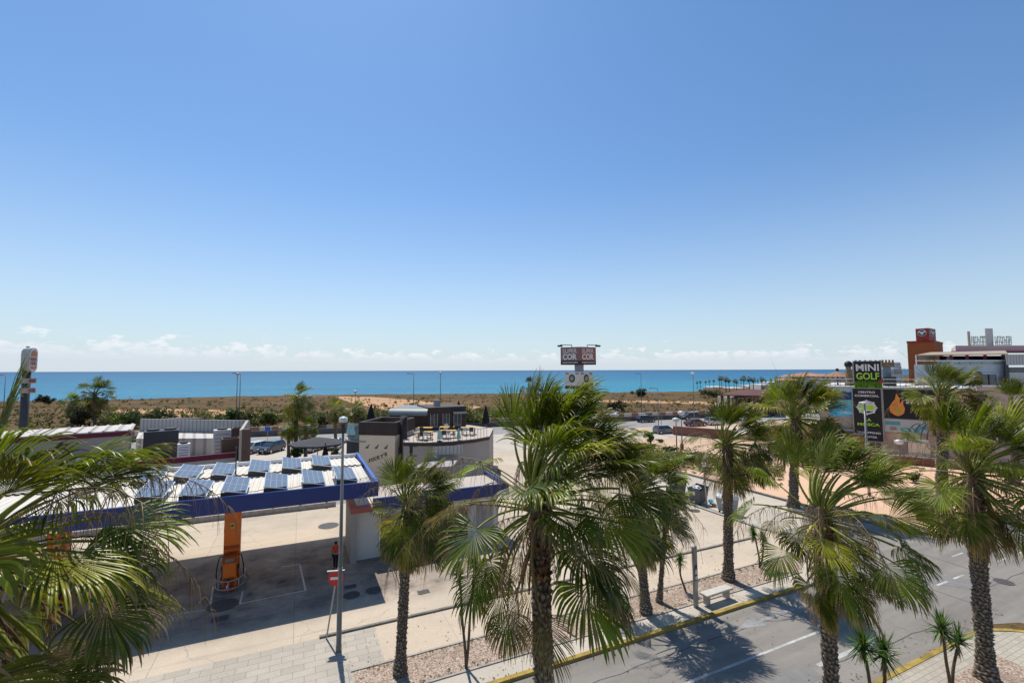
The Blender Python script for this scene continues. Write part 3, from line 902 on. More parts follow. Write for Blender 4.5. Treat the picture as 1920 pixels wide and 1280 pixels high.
# land with a slightly uneven shore edge
rs = random.Random(3)
shore_px = [(-400, 754), (-100, 753), (60, 752), (250, 748), (420, 743), (700, 738.5), (1000, 737), (1300, 733.5), (1330, 727), (1450, 721), (1560, 710), (1640, 704), (1800, 700)]
shore = [on(px, py) for px, py in shore_px]
edge = []
for a, b_ in zip(shore[:-1], shore[1:]):
    n = 14
    for i in range(n):
        p = a.lerp(b_, i / n); p = p + Vector((rs.uniform(-1.5, 1.5), rs.uniform(-3.0, 3.0), 0)); edge.append(p)
edge += [shore[-1], Vector((5000, 1200, 0)), Vector((5000, -60, 0)), Vector((-900, -60, 0)), Vector((-900, 170, 0))]
mb = MB()
top = [(p.x, p.y, 0) for p in edge]
mb.prism([(p[0], p[1], -9) for p in top], (0, 0, 9))
land = mb.build('scrubland', M['scrub']); tag(land, kind='structure')

sheet('bare_earth', [on(*p) for p in ((628, 743), (700, 744), (770, 749), (835, 757), (905, 762), (880, 768), (800, 770), (742, 772), (700, 764), (655, 754))], M['earth'], .004)
sheet('bare_earth', [on(*p) for p in ((180, 768), (330, 766), (480, 770), (560, 778), (400, 784), (250, 782))], M['earth'], .004)
sheet('dirt_track', [on(*p) for p in ((1000, 748), (1300, 752), (1420, 760), (1420, 764), (1300, 757), (1000, 751))], M['earth'], .004)

# forecourt, car park and roads
def line_ext(pa, pb, l, r):
    a, b_ = on(*pa), on(*pb); d = (b_ - a).normalized()
    return a - d * l, b_ + d * r
def band(name, f1, f2, n1, n2, mat, z, l=120, r=75):
    a, b_ = line_ext(f1, f2, l, r); c, d = line_ext(n1, n2, l, r)
    return sheet(name, [c, d, b_, a], mat, z), (a, b_, c, d)
_, RA = band('coast_road', (480, 819), (1300, 784.5), (480, 835), (1300, 797), M['asphalt_far'], .012)
_, RB = band('service_road', (480, 840), (1300, 803), (480, 876), (1300, 823), M['side_conc'], .013, 120, 14)
sheet('car_park', [ST(-75, 25), ST(24, 25), ST(33, 40), ST(20, 62), ST(-90, 30)], M['asphalt_far'], .008)
sheet('verge', [RA[2], RA[3], RB[1] + Vector((6, 0, 0)), RB[1], RB[0]], M['sand'], .005)
sheet('shoulder', [RA[0] + Vector((0, 2.6, 0)), RA[1] + Vector((0, 2.6, 0)), RA[1], RA[0]], M['sand'], .006)
# centre line of the coast road
mb = MB()
c0 = RA[0].lerp(RA[2], .5); c1 = RA[1].lerp(RA[3], .5)
dv = (c1 - c0).normalized(); nv = Vector((-dv.y, dv.x, 0))
for off_ in (-.42, .42):
    q = (RA[2] - RA[0]) * off_
    mb.poly([tuple(p + q + Z * .016) for p in (c0 - nv * .1, c1 - nv * .1, c1 + nv * .1, c0 + nv * .1)])
x = 0.0
while x < (c1 - c0).length:
    a = c0 + dv * x; b_ = c0 + dv * (x + 2.5)
    mb.poly([tuple(p + Z * .016) for p in (a - nv * .08, b_ - nv * .08, b_ + nv * .08, a + nv * .08)]); x += 7
tag(mb.build('road_marking', M['roadpaint']), kind='structure')

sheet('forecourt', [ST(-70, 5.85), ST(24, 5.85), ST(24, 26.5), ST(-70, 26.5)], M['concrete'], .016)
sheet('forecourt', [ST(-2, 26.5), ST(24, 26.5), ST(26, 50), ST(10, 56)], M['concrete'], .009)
sheet('walkway', [ST(-3.2, 2.9), ST(24, 2.9), ST(24, 5.85), ST(-3.2, 5.85)], M['walk'], .020)
sheet('pavement', [ST(-45, -.02), ST(-3.2, -.02), ST(-3.2, 5.85), ST(-45, 5.85)], M['tile'], .021)
sheet('pavement', [ST(-4.4, 0), ST(18.0, 0), ST(21, 1.2), ST(22.6, 3.0), ST(-4.4, 3.0)], M['side_conc'], .018)
sheet('planting_bed', [ST(-4.4, 1.15), ST(19.5, 1.15), ST(21.4, 2.0), ST(21.8, 2.9), ST(-4.4, 2.9)], M['gravel'], .026)
sheet('street', [ST(-60, -5.9), ST(22, -5.9), ST(23.4, -6.4), ST(24.2, -8), ST(24.4, -40), ST(90, -40), ST(90, .1), ST(34, .1), ST(32.5, 1.5), ST(32.2, 6), ST(32.2, 34), ST(24, 34), ST(24, 2.9), ST(22.6, 2.9), ST(21, 1.0), ST(18.2, -.1), ST(-60, -.1)], M['asphalt'], .010)
sheet('side_street', [ST(24.3, 6), ST(32.1, 6), ST(32.1, 60), ST(24.3, 60)], M['side_conc'], .014)
sheet('pavement', [ST(-60, -14), ST(20.5, -14), ST(22.2, -12), ST(23.2, -9), ST(22.4, -7.0), ST(20.6, -6.05), ST(-60, -6.05)], M['tile2'], .12)
sheet('planting_bed', [ST(12.8, -9.6), ST(18.9, -9.6), ST(18.9, -7.05), ST(12.8, -7.05)], M['gravel'], .126)
sheet('planting_bed', [ST(-14, -9.2), ST(11.5, -9.2), ST(11.5, -7.05), ST(-14, -7.05)], M['gravel'], .126)

# kerbs
def kerb(name, path, w_, h, mat, label=None):
    mb = MB()
    for a, b_ in zip(path[:-1], path[1:]):
        a, b_ = ST(*a), ST(*b_); d = (b_ - a); n = Vector((-d.y, d.x, 0)).normalized() * w_
        mb.frame(a - Z * .02, d, n, Z * (h + .02))
    o = mb.build(name, mat); return tag(o, kind='structure')
def arc(cs, ct, r, a0, a1, n=8):
    return [(cs + r * math.cos(R_(a0 + (a1 - a0) * i / n)), ct + r * math.sin(R_(a0 + (a1 - a0) * i / n))) for i in range(n + 1)]
kerb('kerb', [(-60, -.16), (17.8, -.16)], .2, .13, M['yellow'])
kerb('kerb', [(17.8, -.16)] + arc(17.8, 3.8, 4.0, -90, -10), .2, .125, M['kerbstone'])
kerb('kerb', [(-60, -6.1)] + [(20.0, -6.1)] , .2, .14, M['yellow'])
kerb('kerb', [(20.0, -6.1)] + arc(20.0, -9.3, 3.2, 90, 0) + [(23.2, -14)], .2, .14, M['yellow'])
kerb('kerb', [(-5.5, 5.78), (22, 5.78)], .14, .10, M['oldstone'])
kerb('kerb', [(-4.5, 1.05), (19.6, 1.05)], .1, .06, M['kerbstone'])
kerb('kerb', [(-4.5, 2.9), (21.6, 2.9)], .1, .06, M['kerbstone'])
mb = MB(); mb.stbox(-4.6, -4.5, 1.05, 3.0, 0, .08); tag(mb.build('kerb', M['kerbstone']), kind='structure')
kerb('kerb', [(24.1, 6.5), (24.1, 50)], .3, .12, M['kerbstone'])
kerb('kerb', [(32.2, 58), (32.2, 6), (32.6, 2.4), (34, .3), (90, .3)], .3, .16, M['oldstone'])
# plaza, sand, grass
sheet('plaza', [on(*p) for p in ((1250, 846), (1640, 856), (1960, 880), (2300, 930), (2300, 1040))] + [ST(60, .5), ST(34.2, .5), ST(32.6, 3), ST(32.4, 8), ST(32.4, 36), ST(31.5, 44)], M['plaza'], .022)
sheet('sand', [on(*p) for p in ((1090, 824), (1300, 822), (1450, 826), (1660, 858), (1400, 868), (1234, 866), (1080, 880))], M['sand'], .018)
sheet('grass_patch', [on(*p) for p in ((1205, 848), (1260, 846), (1330, 850), (1420, 866), (1440, 884), (1380, 880), (1300, 868), (1215, 862))], M['grass'], .028)
sheet('grass_patch', [on(*p) for p in ((1090, 833), (1150, 830), (1230, 834), (1180, 842), (1100, 846))], M['grass'], .028)
sheet('grass_patch', [on(*p) for p in ((1640, 915), (1690, 911), (1760, 918), (1740, 930), (1660, 930))], M['grass'], .028)
sheet('grass_patch', [on(*p) for p in ((1725, 968), (1790, 962), (1880, 975), (1860, 996), (1750, 992))], M['grass'], .028)
sheet('grass_patch', [on(*p) for p in ((1270, 873), (1340, 876), (1420, 893), (1460, 912), (1400, 905), (1330, 890))], M['grass'], .028)

# street paint
mb = MB()
def strect(s0, s1, t0, t1, z=.016): mb.poly([ST(s0, t0, z), ST(s1, t0, z), ST(s1, t1, z), ST(s0, t1, z)])
strect(-40, 15.4, -3.03, -2.91)
for s in (17.2, 20.6, 24.5, 26.3, 29.2, 31.5, 34.5, 37.5): strect(s, s + 1.1, -3.03, -2.91)
for s in (30, 33, 36, 39, 42): strect(s, s + 1.4, 0.2 - 1.6, .1 - 1.6)
tag(mb.build('road_marking', M['roadpaint']), kind='structure')
def arrow(s, t, sg, turn, z=.0165):
    mb.poly([ST(s - sg * 1.9, t - .10, z), ST(s + sg * .6, t - .10, z), ST(s + sg * .6, t + .10, z), ST(s - sg * 1.9, t + .10, z)])
    mb.poly([ST(s + sg * .6, t - .38, z), ST(s + sg * 2.1, t, z), ST(s + sg * .6, t + .38, z)])
    if turn:
        mb.poly([ST(s - sg * .9, t + .1 * turn, z), ST(s - sg * .4, t + .1 * turn, z), ST(s + sg * .3, t + .7 * turn, z), ST(s - sg * .2, t + .7 * turn, z)])
        mb.poly([ST(s - sg * .45, t + .55 * turn, z), ST(s + sg * .95, t + .95 * turn, z), ST(s + sg * .5, t + 1.2 * turn, z)][::-1])
mb = MB(); arrow(13.4, -1.3, -1, 0); tag(mb.build('road_marking', M['paintfaint']), kind='structure')
mb = MB(); arrow(13.9, -4.4, 1, 1); tag(mb.build('road_marking', M['roadpaint']), kind='structure')
mb = MB()
for a, b_, c, d in (((1500, 1052), (1590, 1058), (1880, 1094), (1820, 1104)),):
    mb.poly([on(*p, .0155) for p in (a, b_, c, d)])
mb.poly([ST(7.6, -4.9, .0155), ST(11.6, -4.9, .0155), ST(11.6, -4.1, .0155), ST(7.6, -4.1, .0155)])
tag(mb.build('asphalt_patch', M['patch']), kind='structure')

# tar seams and patched joints of the street
mb = MB(); rj = random.Random(21)
def seam(pts, w_=.045, z=.0158):
    P = [ST(a, b, z) for a, b in pts]
    for a, b_ in zip(P[:-1], P[1:]):
        d_ = (b_ - a); n_ = Vector((-d_.y, d_.x, 0)).normalized() * w_ / 2; mb.poly([a - n_, b_ - n_, b_ + n_, a + n_])
def wob(s0_, t0_, s1_, t1_, n=12, a=.06): return [(s0_ + (s1_ - s0_) * i / n + rj.uniform(-a, a), t0_ + (t1_ - t0_) * i / n + rj.uniform(-a, a)) for i in range(n + 1)]
for q_ in ((20.5, -5.8, 20.2, -.3), (23.8, -5.4, 23.5, 3.2), (25, -4.2, 36, -4.3), (28.5, -4.2, 29, .5), (31, -9, 30.5, -4.2), (12, -4.6, 20, -4.9), (3, -1.5, 14, -1.35), (26, -8, 34, -7.2)): seam(wob(*q_))
tag(mb.build('asphalt_seam', M['iron']), kind='structure')
# forecourt paint: bays beside the pump islands
mb = MB()
def fline(p, q, wd=.09, z=.0225):
    a, b_ = on(*p, z), on(*q, z); d = (b_ - a).normalized(); n = Vector((-d.y, d.x, 0)) * wd / 2
    mb.poly([a - n, b_ - n, b_ + n, a + n])
for p, q in (((450, 1131), (573, 1106)), ((573, 1106), (562, 1057)), ((562, 1057), (527, 1062)), ((450, 1131), (457, 1100)),
             ((344, 1148), (393, 1142)), ((393, 1142), (400, 1098)), ((344, 1148), (240, 1168)), ((300, 1106), (240, 1118))):
    fline(p, q)
tag(mb.build('forecourt_marking', M['forepaint']), kind='structure')

def manhole(px, py, r, label, square=False, z=.0235, gridded=False):
    p = on(px, py, z); mb = MB()
    if square:
        mb.frame(p - SU * r - SV * r * .7, SU * 2 * r, SV * 1.4 * r, Z * .012)
    else:
        mb.cyl(p, p + Z * .012, r, n=28)
    o = mb.build('manhole_cover' if not square else 'drain_cover', M['iron'], None, origin=p)
    tag(o, label, 'manhole cover' if not square else 'drain cover')
    mb = MB()
    if square:
        for i in range(7):
            mb.frame(p - SU * r * .9 - SV * r * .6 + SU * (i * r * .27) + Z * .012, SU * .05, SV * 1.2 * r, Z * .006)
    else:
        for k in range(-3, 4):
            l = math.sqrt(max(.05, 1 - (k / 4) ** 2)) * r * .9
            mb.frame(p + SV * (k * r * .24) - SU * l + Z * .012, SU * 2 * l, SV * .03, Z * .006)
    mb.build('cover_ribs', M['charcoal'], o)
manhole(616, 985, .72, 'pale round manhole cover in the sunlit concrete beyond the canopy shadow')
manhole(418, 1134, .68, 'dark round manhole cover in the shade just in front of the pump island')
manhole(413, 1159, .35, 'small rectangular drain cover in shade in front of the pump manhole', True)
manhole(659, 1115, .42, 'dark round manhole cover in shade right behind the lamp post, nearer of a pair')
manhole(701, 1106, .42, 'dark round manhole cover in shade beside the palm, farther of a pair')
manhole(657, 1099, .30, 'small rectangular drain cover in shade behind the pair of manholes', True)
manhole(794, 1109, .30, 'grey rectangular drain cover in sunny concrete right of the palm trunk', True)
manhole(1302, 957, .45, 'round manhole cover in pale concrete in front of the bins')
manhole(1882, 1090, .42, 'dark round manhole cover in the street asphalt at the right edge', z=.02)

# ============================================================ FILLING STATION
CAN_Z = 5.05
t = thing('station_canopy', 'long filling station canopy with cream corrugated roof and deep blue fascia', 'canopy', ST(-17, 15.8, 0))
bk = MB()
s0, s1, t0, t1 = -38, -2.55, 10.7, 20.55
# corrugated roof: ribs running across the canopy, two pitches meeting at the seam
def roofpitch(ta, tb, za, zb):
    V = []; Fq = []; per = .34; n = int((s1 - s0) / per)
    prof = [(0, 0), (.50, 0), (.60, .04), (.88, .04)]
    xs = []
    for i in range(n):
        for a, h in prof: xs.append((s0 + (i + a) * per, h))
    for x_, h in xs:
        V.append(tuple(ST(x_, ta, za + h))); V.append(tuple(ST(x_, tb, zb + h)))
    b0 = len(bk.v); bk.v += V
    for i in range(len(xs) - 1): bk.f.append((b0 + 2 * i, b0 + 2 * i + 2, b0 + 2 * i + 3, b0 + 2 * i + 1))
roofpitch(t0, 16.19, 4.98, 5.14); roofpitch(16.23, t1, 5.23, 4.98)
bk.build('roof_sheet', M['roofcream'], t)
mb = MB(); mb.stbox(s0, s1, t0, t1, 4.53, 4.90); mb.build('soffit', M['white'], t)
mb = MB(); mb.stbox(s0 - .2, s1 + .15, 10.5, 10.7, 4.53, 5.33); mb.build('front_fascia', M['blue'], t)
mb = MB(); mb.stbox(s1, s1 + .15, 10.7, 20.55, 4.53, 5.33); mb.build('side_fascia', M['bluelite'], t)
mb = MB(); mb.stbox(s0 - .2, s1 + .15, 20.55, 20.7, 4.53, 5.25); mb.build('rear_fascia', M['bluelite'], t)
mb = MB()
mb.stbox(s0, s1, 20.4, 20.54, 5.03, 5.27)
mb.build('rear_flashing', M['white'], t)
mb = MB()
mb.stbox(s0, s1, 16.2, 16.228, 5.0, 5.22)
mb.build('seam_edge', M['brown2'], t)

def column(s, t_, label):
    t = thing('canopy_column', label, 'column', ST(s, t_, 0), SANG, 'orange canopy columns on the pump islands')
    t.rotation_euler = (0, 0, 0)
    mb = MB(); mb.stbox(s - .38, s + .38, t_ - .22, t_ + .22, 0.02, 4.525); mb.build('post', M['orange'], t, bevel=.02)
    mb = MB(); mb.stbox(s - .36, s + .36, t_ - .262, t_ - .222, 2.05, 2.22); mb.build('slot_panel', M['orangedk'], t)
    mb = MB(); mb.stbox(s - .11, s + .11, t_ - .245, t_ - .222, 3.1, 3.4); mb.build('notice', M['tableyel'], t)
    mb = MB(); mb.stbox(s - .06, s + .06, t_ - .256, t_ - .246, 3.2, 3.3); mb.build('notice_panel', M['charcoal'], t)
    return t
def pump(s, t_, label):
    t = thing('fuel_dispenser', label, 'fuel pump', ST(s, t_, 0), 0, 'fuel dispensers under the canopy')
    mb = MB(); mb.stbox(s - .30, s + .30, t_ - .95, t_ - .30, .16, 1.55); mb.build('cabinet', M['orange'], t, bevel=.03)
    mb = MB(); mb.stbox(s - .33, s + .33, t_ - .98, t_ - .27, 1.56, 1.9); mb.build('display_head', M['orangedk'], t, bevel=.03)
    mb = MB(); mb.stbox(s - .2, s + .2, t_ - 1.0, t_ - .985, 1.62, 1.8); mb.build('display', M['glass'], t)
    mb = MB(); mb.stbox(s - .24, s + .24, t_ - .97, t_ - .955, .35, .85); mb.build('lower_panel', M['orangedk'], t)
    for sg in (-1, 1):
        mb = MB()
        mb.tube([ST(s + sg * .33, t_ - .6, 1.85), ST(s + sg * .50, t_ - .6, 1.80), ST(s + sg * .60, t_ - .6, 1.3), ST(s + sg * .62, t_ - .6, .75), ST(s + sg * .48, t_ - .6, .5), ST(s + sg * .36, t_ - .6, .75), ST(s + sg * .34, t_ - .6, 1.2)], .028, 7)
        h = mb.build('hose', M['rubber'], t, smooth=True)
        mb = MB(); mb.stbox(s + sg * .31, s + sg * .42, t_ - .66, t_ - .54, 1.1, 1.34); mb.build('nozzle', M['charcoal'], h, bevel=.02)
    return t
def island(s, t_, label):
    t = thing('pump_island', label, 'pump island', ST(s, t_, 0), 0, 'pump islands under the canopy')
    pts = []
    for i in range(9):
        a = R_(180 + 180 * i / 8); pts.append((s + .72 * math.cos(a), t_ - .62 + .72 * math.sin(a)))
    for i in range(9):
        a = R_(180 * i / 8); pts.append((s + .72 * math.cos(a), t_ + .9 + .72 * math.sin(a)))
    mb = MB(); mb.prism([ST(a, b, 0) for a, b in pts], (0, 0, .15)); mb.build('plinth', M['oldstone'], t, bevel=.02)
    for zz in (.35, .75):
        mb = MB(); q = [ST(s + (a - s) * .88, t_ + (b - t_) * .93, zz) for a, b in pts]
        # front guard rail only
        mb.tube(q[:9], .032, 8); mb.tube([q[8], ST(s + .63, t_ + .2, zz)], .032, 8); mb.tube([q[0], ST(s - .63, t_ + .2, zz)], .032, 8)
        mb.build('guard_rail', M['steel'], t, smooth=True)
    for a, b in ((s - .63, t_ - .2), (s + .63, t_ - .2), (s, t_ - 1.24), (s - .45, t_ - 1.04), (s + .45, t_ - 1.04)):
        mb = MB(); mb.cyl(ST(a, b, .15), ST(a, b, .78), .03, n=8); mb.build('rail_post', M['steel'], t, smooth=True)
    return t
CS, CT = -9.62, 13.05
for k, (s, l1) in enumerate(((CS, 'whole beside the sunlit gap'), (CS - 7.1, 'at the left edge behind palm fronds'), (CS - 14.2, 'hidden farthest left'))):
    if k == 2: continue
    island(s, CT, 'rounded concrete pump island with guard rails, ' + ('in the middle of the shaded forecourt' if k == 0 else 'behind the palm at the left edge'))
    column(s, CT, 'tall orange canopy column ' + ('in full view with small yellow notice' if k == 0 else 'seen through palm fronds at the left'))
    pump(s, CT, 'orange fuel dispenser with two looping black hoses ' + ('in the open shade' if k == 0 else 'behind the palm at left'))
p = ST(CS + .0, CT - 1.10, .16)
t = thing('fire_extinguisher', 'small red fire extinguisher standing at the foot of the orange dispenser', 'fire extinguisher', p)
mb = MB(); mb.tube([p + Z * z_ for z_ in (0, .03, .45, .52, .56)], [.07, .085, .085, .05, .03], 12); mb.build('cylinder_body', M['red'], t, smooth=True)
mb = MB(); mb.box(p + Vector((0, 0, .60)), (.05, .16, .06)); mb.build('valve_handle', M['black'], t)
mb = MB(); mb.box(p + Vector((0, -.088, .3)), (.1, .01, .14)); mb.build('tag_plate', M['white'], t)

# solar panels
pan = [(285, 890), (356, 884), (421, 880), (487, 874), (547, 869), (602, 864), (292, 917), (370, 915), (443, 909), (518, 902), (587, 895), (646, 888)]
def make_solar():
    # local frame: x along the canopy, y across it; the left long edge stands higher
    Wp, Lp_ = 1.16, 2.85
    t = thing('solar_panel', '', 'solar panel', (0, 0, 0), 0, 'tilted solar panels on the canopy roof')
    tau = R_(11.5); cx_, sn = math.cos(tau), math.sin(tau)
    ex = Vector((cx_, 0, -sn)); ey = Vector((0, 1, .055)).normalized(); ez = ex.cross(ey)
    O = Vector((0, 0, .36))
    for k in (0, 1):
        o = O - ex * Wp / 2 + ey * (-Lp_ / 2 + k * (Lp_ / 2 + .02))
        mb = MB(); mb.frame(o, ex * Wp, ey * (Lp_ / 2 - .02), ez * .045); fr = mb.build('module', M['alu'], t)
        me = D.meshes.new('cell_sheet'); o2 = o + ez * .049
        a, b_ = .03, .03
        vs = [o2 + ex * a + ey * b_, o2 + ex * (Wp - a) + ey * b_, o2 + ex * (Wp - a) + ey * (Lp_ / 2 - .02 - b_), o2 + ex * a + ey * (Lp_ / 2 - .02 - b_)]
        me.from_pydata([tuple(q) for q in vs], [], [(0, 1, 2, 3)])
        uv = me.uv_layers.new(name='UVMap')
        for i_, q in enumerate(((0, 0), (1, 0), (1, 1), (0, 1))): uv.data[i_].uv = q
        me.materials.append(M['solar']); ob = D.objects.new('cell_sheet', me); link(ob, fr)
    for sx_ in (-1, 1):
        for yy in (-Lp_ / 2 + .12, 0, Lp_ / 2 - .12):
            top = O + ex * (sx_ * (Wp / 2 - .06)) + ey * yy
            mb = MB(); mb.cyl((top.x, top.y, -.02), top, .022, n=6); mb.build('support_leg', M['steel'], t)
    mb = MB()
    for yy in (-Lp_ / 2 + .12,):
        a = O + ex * (-(Wp / 2 - .06)) + ey * yy; b_ = O + ex * (Wp / 2 - .06) + ey * yy
        mb.frame(Vector((a.x, a.y - .02, .02)), (b_.x - a.x, 0, 0), (0, .03, 0), (0, 0, .04))
        mb.tube([(a.x, a.y, .05), (b_.x, b_.y, b_.z - .03)], .015, 6)
    mb.frame((-(Wp / 2 - .02), -Lp_ / 2 + .08, .02), (Wp - .1, 0, 0), (0, .01, 0), (0, 0, .30))
    mb.build('support_rail', M['charcoal'], t)
    return t
solar = make_solar()
ords = ['first', 'second', 'third', 'fourth', 'fifth', 'sixth']
for i, (px, py) in enumerate(pan):
    row = 'rear' if i < 6 else 'front'
    lab = f'blue tilted solar panel on the canopy roof, {ords[i % 6]} from the left in the {row} row'
    p = on(px, py, 5.50); loc = (p.x, p.y, 5.16)
    if i == 0:
        o = solar; o.location = loc; o.rotation_euler = (0, 0, SANG + R_(1.5)); o['label'] = lab
    else: copy_tree(solar, loc, SANG + R_(1.5), lab)
# cables lying on the roof
for k in range(9):
    i = k if k < 5 else k + 1
    a = on(pan[i][0] + 12, pan[i][1] + 12, 5.27); b_ = on(pan[i + 1][0] - 14, pan[i + 1][1] + 12, 5.27)
    mb = MB(); pts = []
    for j in range(9):
        q = j / 8; p = a.lerp(b_, q) - SV * math.sin(q * math.pi) * .35; p.z = 5.265; pts.append(p)
    mb.tube(pts, .02, 5)
    tag(mb.build('roof_cable', M['charcoal'], None, origin=a), 'thin dark cable lying on the roof ' + ('behind' if k < 5 else 'between') + f' the {"rear" if k<5 else "front"} row panels, {ords[k % 5]} gap from left', 'cable', 'cables between the solar panels')

# shop of the station (behind the small palm)
t = thing('station_shop', 'low pale station shop with blue fascia behind the small palm', 'shop building', ST(3, 17, 0))
mb = MB(); mb.stbox(-3.2, 6.2, 13.6, 17.0, .02, 3.3); mb.build('wall', M['offwhite'], t)
mb = MB(); mb.stbox(-2.3, 6.6, 13.3, 17.3, 3.3, 3.42); mb.build('roof', M['beige'], t)
mb = MB(); mb.stbox(-2.3, 6.6, 13.1, 13.3, 2.95, 3.7); mb.stbox(6.6, 6.8, 13.1, 17.3, 2.95, 3.7); mb.build('fascia', M['blue'], t)
mb = MB(); mb.stbox(-3.6, -2.3, 13.1, 16.5, 2.95, 3.25); mb.build('fascia_end', M['redfade'], t)
mb = MB(); mb.stbox(-3.55, -3.2, 13.2, 16.6, .02, 2.94); mb.build('end_pier', M['greypanel'], t)
mb = MB(); mb.stbox(-1.8, 4.0, 13.55, 13.598, .3, 2.5); f_ = mb.build('window', M['glass'], t)
mb = MB()
for s in (-1.85, -.4, 1.0, 2.5, 3.95): mb.stbox(s, s + .06, 13.50, 13.548, .25, 2.55)
mb.stbox(-1.85, 4.0, 13.51, 13.545, 2.5, 2.56); mb.build('window_frame', M['white'], f_)
mb = MB(); mb.stbox(4.6, 5.8, 13.55, 13.598, .02, 2.3); mb.build('door', M['greypanel'], t)
for k, (s, m_) in enumerate(((-1.4, 'orange'), (.3, 'bluelite'), (1.2, 'redsign'))):
    mb = MB(); mb.stbox(s, s + .7, 12.9, 13.4, .03, 1.1); mb.build_ = None
    o = mb.build('goods_rack', M[m_], None, bevel=.03, origin=ST(s, 13, 0))
    tag(o, ['orange goods rack in front of the shop window', 'blue goods rack in front of the shop window', 'red goods rack in front of the shop window'][k], 'rack', 'goods racks outside the station shop')
    mb = MB()
    for z_ in (.35, .7): mb.stbox(s + .05, s + .65, 12.88, 12.9, z_, z_ + .06)
    mb.build('shelf_edge', M['white'], o)

# boundary wall with short posts
mb = MB(); mb.stbox(-60, -3.5, 26.0, 26.35, 0, .42)
o = mb.build('boundary_wall', M['kerbstone'], None, origin=ST(-20, 26, 0)); tag(o, 'low concrete wall edging the rear of the forecourt', 'wall')
for k, px in enumerate((286, 402, 458, 512, 563, 612)):
    y_ = 968 - (px - 403) * .104
    p = on(px, y_ + 4); m_ = M['salmon'] if k % 2 else M['brown2']
    mb = MB(); mb.cyl(p, p + Z * .95, .09, .085, 10); mb.ball(p + Z * .95, .09, 10, 5)
    o = mb.build('short_post', m_, None, smooth=True, origin=p)
    tag(o, f'short {"reddish" if k % 2 else "brown"} post in front of the low wall, {ords[k]} from the left', 'bollard', 'short posts along the boundary wall')

# ============================================================ STREET FURNITURE (near)
base = on(635, 1220, .02)
t = thing('street_lamp', 'tall grey street lamp with pale lantern, standing on the slabs before the forecourt', 'street lamp', base)
mb = MB(); mb.tube([base, base + Z * .25, base + Z * .26, base + Z * 2.6, base + Z * 2.62, base + Z * 8.85], [.115, .115, .105, .10, .085, .05], 14); mb.build('pole', M['lampgrey'], t, smooth=True)
top = base + Z * 8.85
mb = MB(); mb.tube([top, top + Z * .3, top + Z * .36], [.09, .09, .05], 12); mb.build('lantern_neck', M['charcoal'], t)
mb = MB(); mb.tube([top + Z * .36, top + Z * .46], [.13, .16], 18); mb.build('lantern_ring', M['brown2'], t)
mb = MB(); mb.tube([top + Z * .46, top + Z * .56, top + Z * .66, top + Z * .70], [.17, .185, .15, .05], 20); mb.build('lantern_cap', M['lampglass'], t, smooth=True)
mb = MB()
for zz in (3.3, 2.3): mb.cyl(base + Z * zz, base + Z * (zz + .03), .1, n=14)
mb.build('strap', M['steel'], t)
# leaning no-entry sign
b0 = on(612, 1197, .02); tp = b0 + Vector((.40, .0, 2.75))
t = thing('no_entry_sign', 'red round no entry sign on a leaning pole beside the tall lamp', 'road sign', b0)
mb = MB(); mb.cyl(b0, tp, .035, n=10); mb.build('pole', M['steel'], t)
nrm_ = Vector((.18, -.98, .0)).normalized(); ux = Z.cross(nrm_).normalized() * 1; ux = Vector((.98, .18, 0))
cc_ = b0 + (tp - b0) * .93 - Vector((0, .05, 0))
mb = MB(); mb.cyl(cc_, cc_ + nrm_ * .02, .32, n=36); mb.build('disc', M['red'], t)
mb = MB(); mb.frame(cc_ + nrm_ * .021 - ux * .22 - Z * .055, ux * .44, Z * .11, nrm_ * .008); mb.build('bar', M['white'], t)
mb = MB(); mb.frame(cc_ - nrm_ * .03 - ux * .36 + Z * .30, ux * .72, Z * .03, nrm_ * .12); mb.build('bracket', M['steel'], t)
# stop totem
b0 = on(1305, 1137, .02)
t = thing('bus_stop_totem', 'flat grey bus stop totem with pale symbols beside the bench', 'bus stop sign', b0)
ang = SANG + R_(12); dx = Vector((math.cos(ang), math.sin(ang), 0)); dy = Vector((-dx.y, dx.x, 0))
hgt_ = 2.86
mb = MB(); mb.frame(b0 - dx * .15 - dy * .05, dx * .30, dy * .10, Z * hgt_); mb.build('slab', M['steel'], t, bevel=.01)
ff = b0 - dy * .054
mb = MB(); mb.frame(ff - dx * .12 + Z * 1.25, dx * .24, -dy * .004, Z * .75); mb.build('dark_panel', M['charcoal'], t)
mb = MB(); mb.poly([ff - dy * .006 + dx * a + Z * z_ for a, z_ in ((-.08, 1.55), (.08, 1.55), (.08, 1.72), (0, 1.84), (-.08, 1.72))]); mb.build('symbol', M['white'], t)
mb = MB(); mb.frame(ff - dy * .004 - dx * .08 + Z * 1.3, dx * .16, -dy * .004, Z * .16); mb.build('notice', M['white'], t)
# bench
b0 = on(1344, 1127, .02); ang = SANG + R_(2); dx = Vector((math.cos(ang), math.sin(ang), 0)); dy = Vector((-dx.y, dx.x, 0))
t = thing('bench', 'pale backless stone bench beside the bus stop totem', 'bench', b0)
mb = MB(); mb.frame(b0 - dx * .95 - dy * .24 + Z * .47, dx * 1.9, dy * .48, Z * .09); mb.build('seat', M['benchwood'], t, bevel=.015)
for sg in (-.7, .7):
    mb = MB(); mb.frame(b0 + dx * (sg - .04) - dy * .18, dx * .08, dy * .36, Z * .468); mb.build('leg', M['steel'], t)
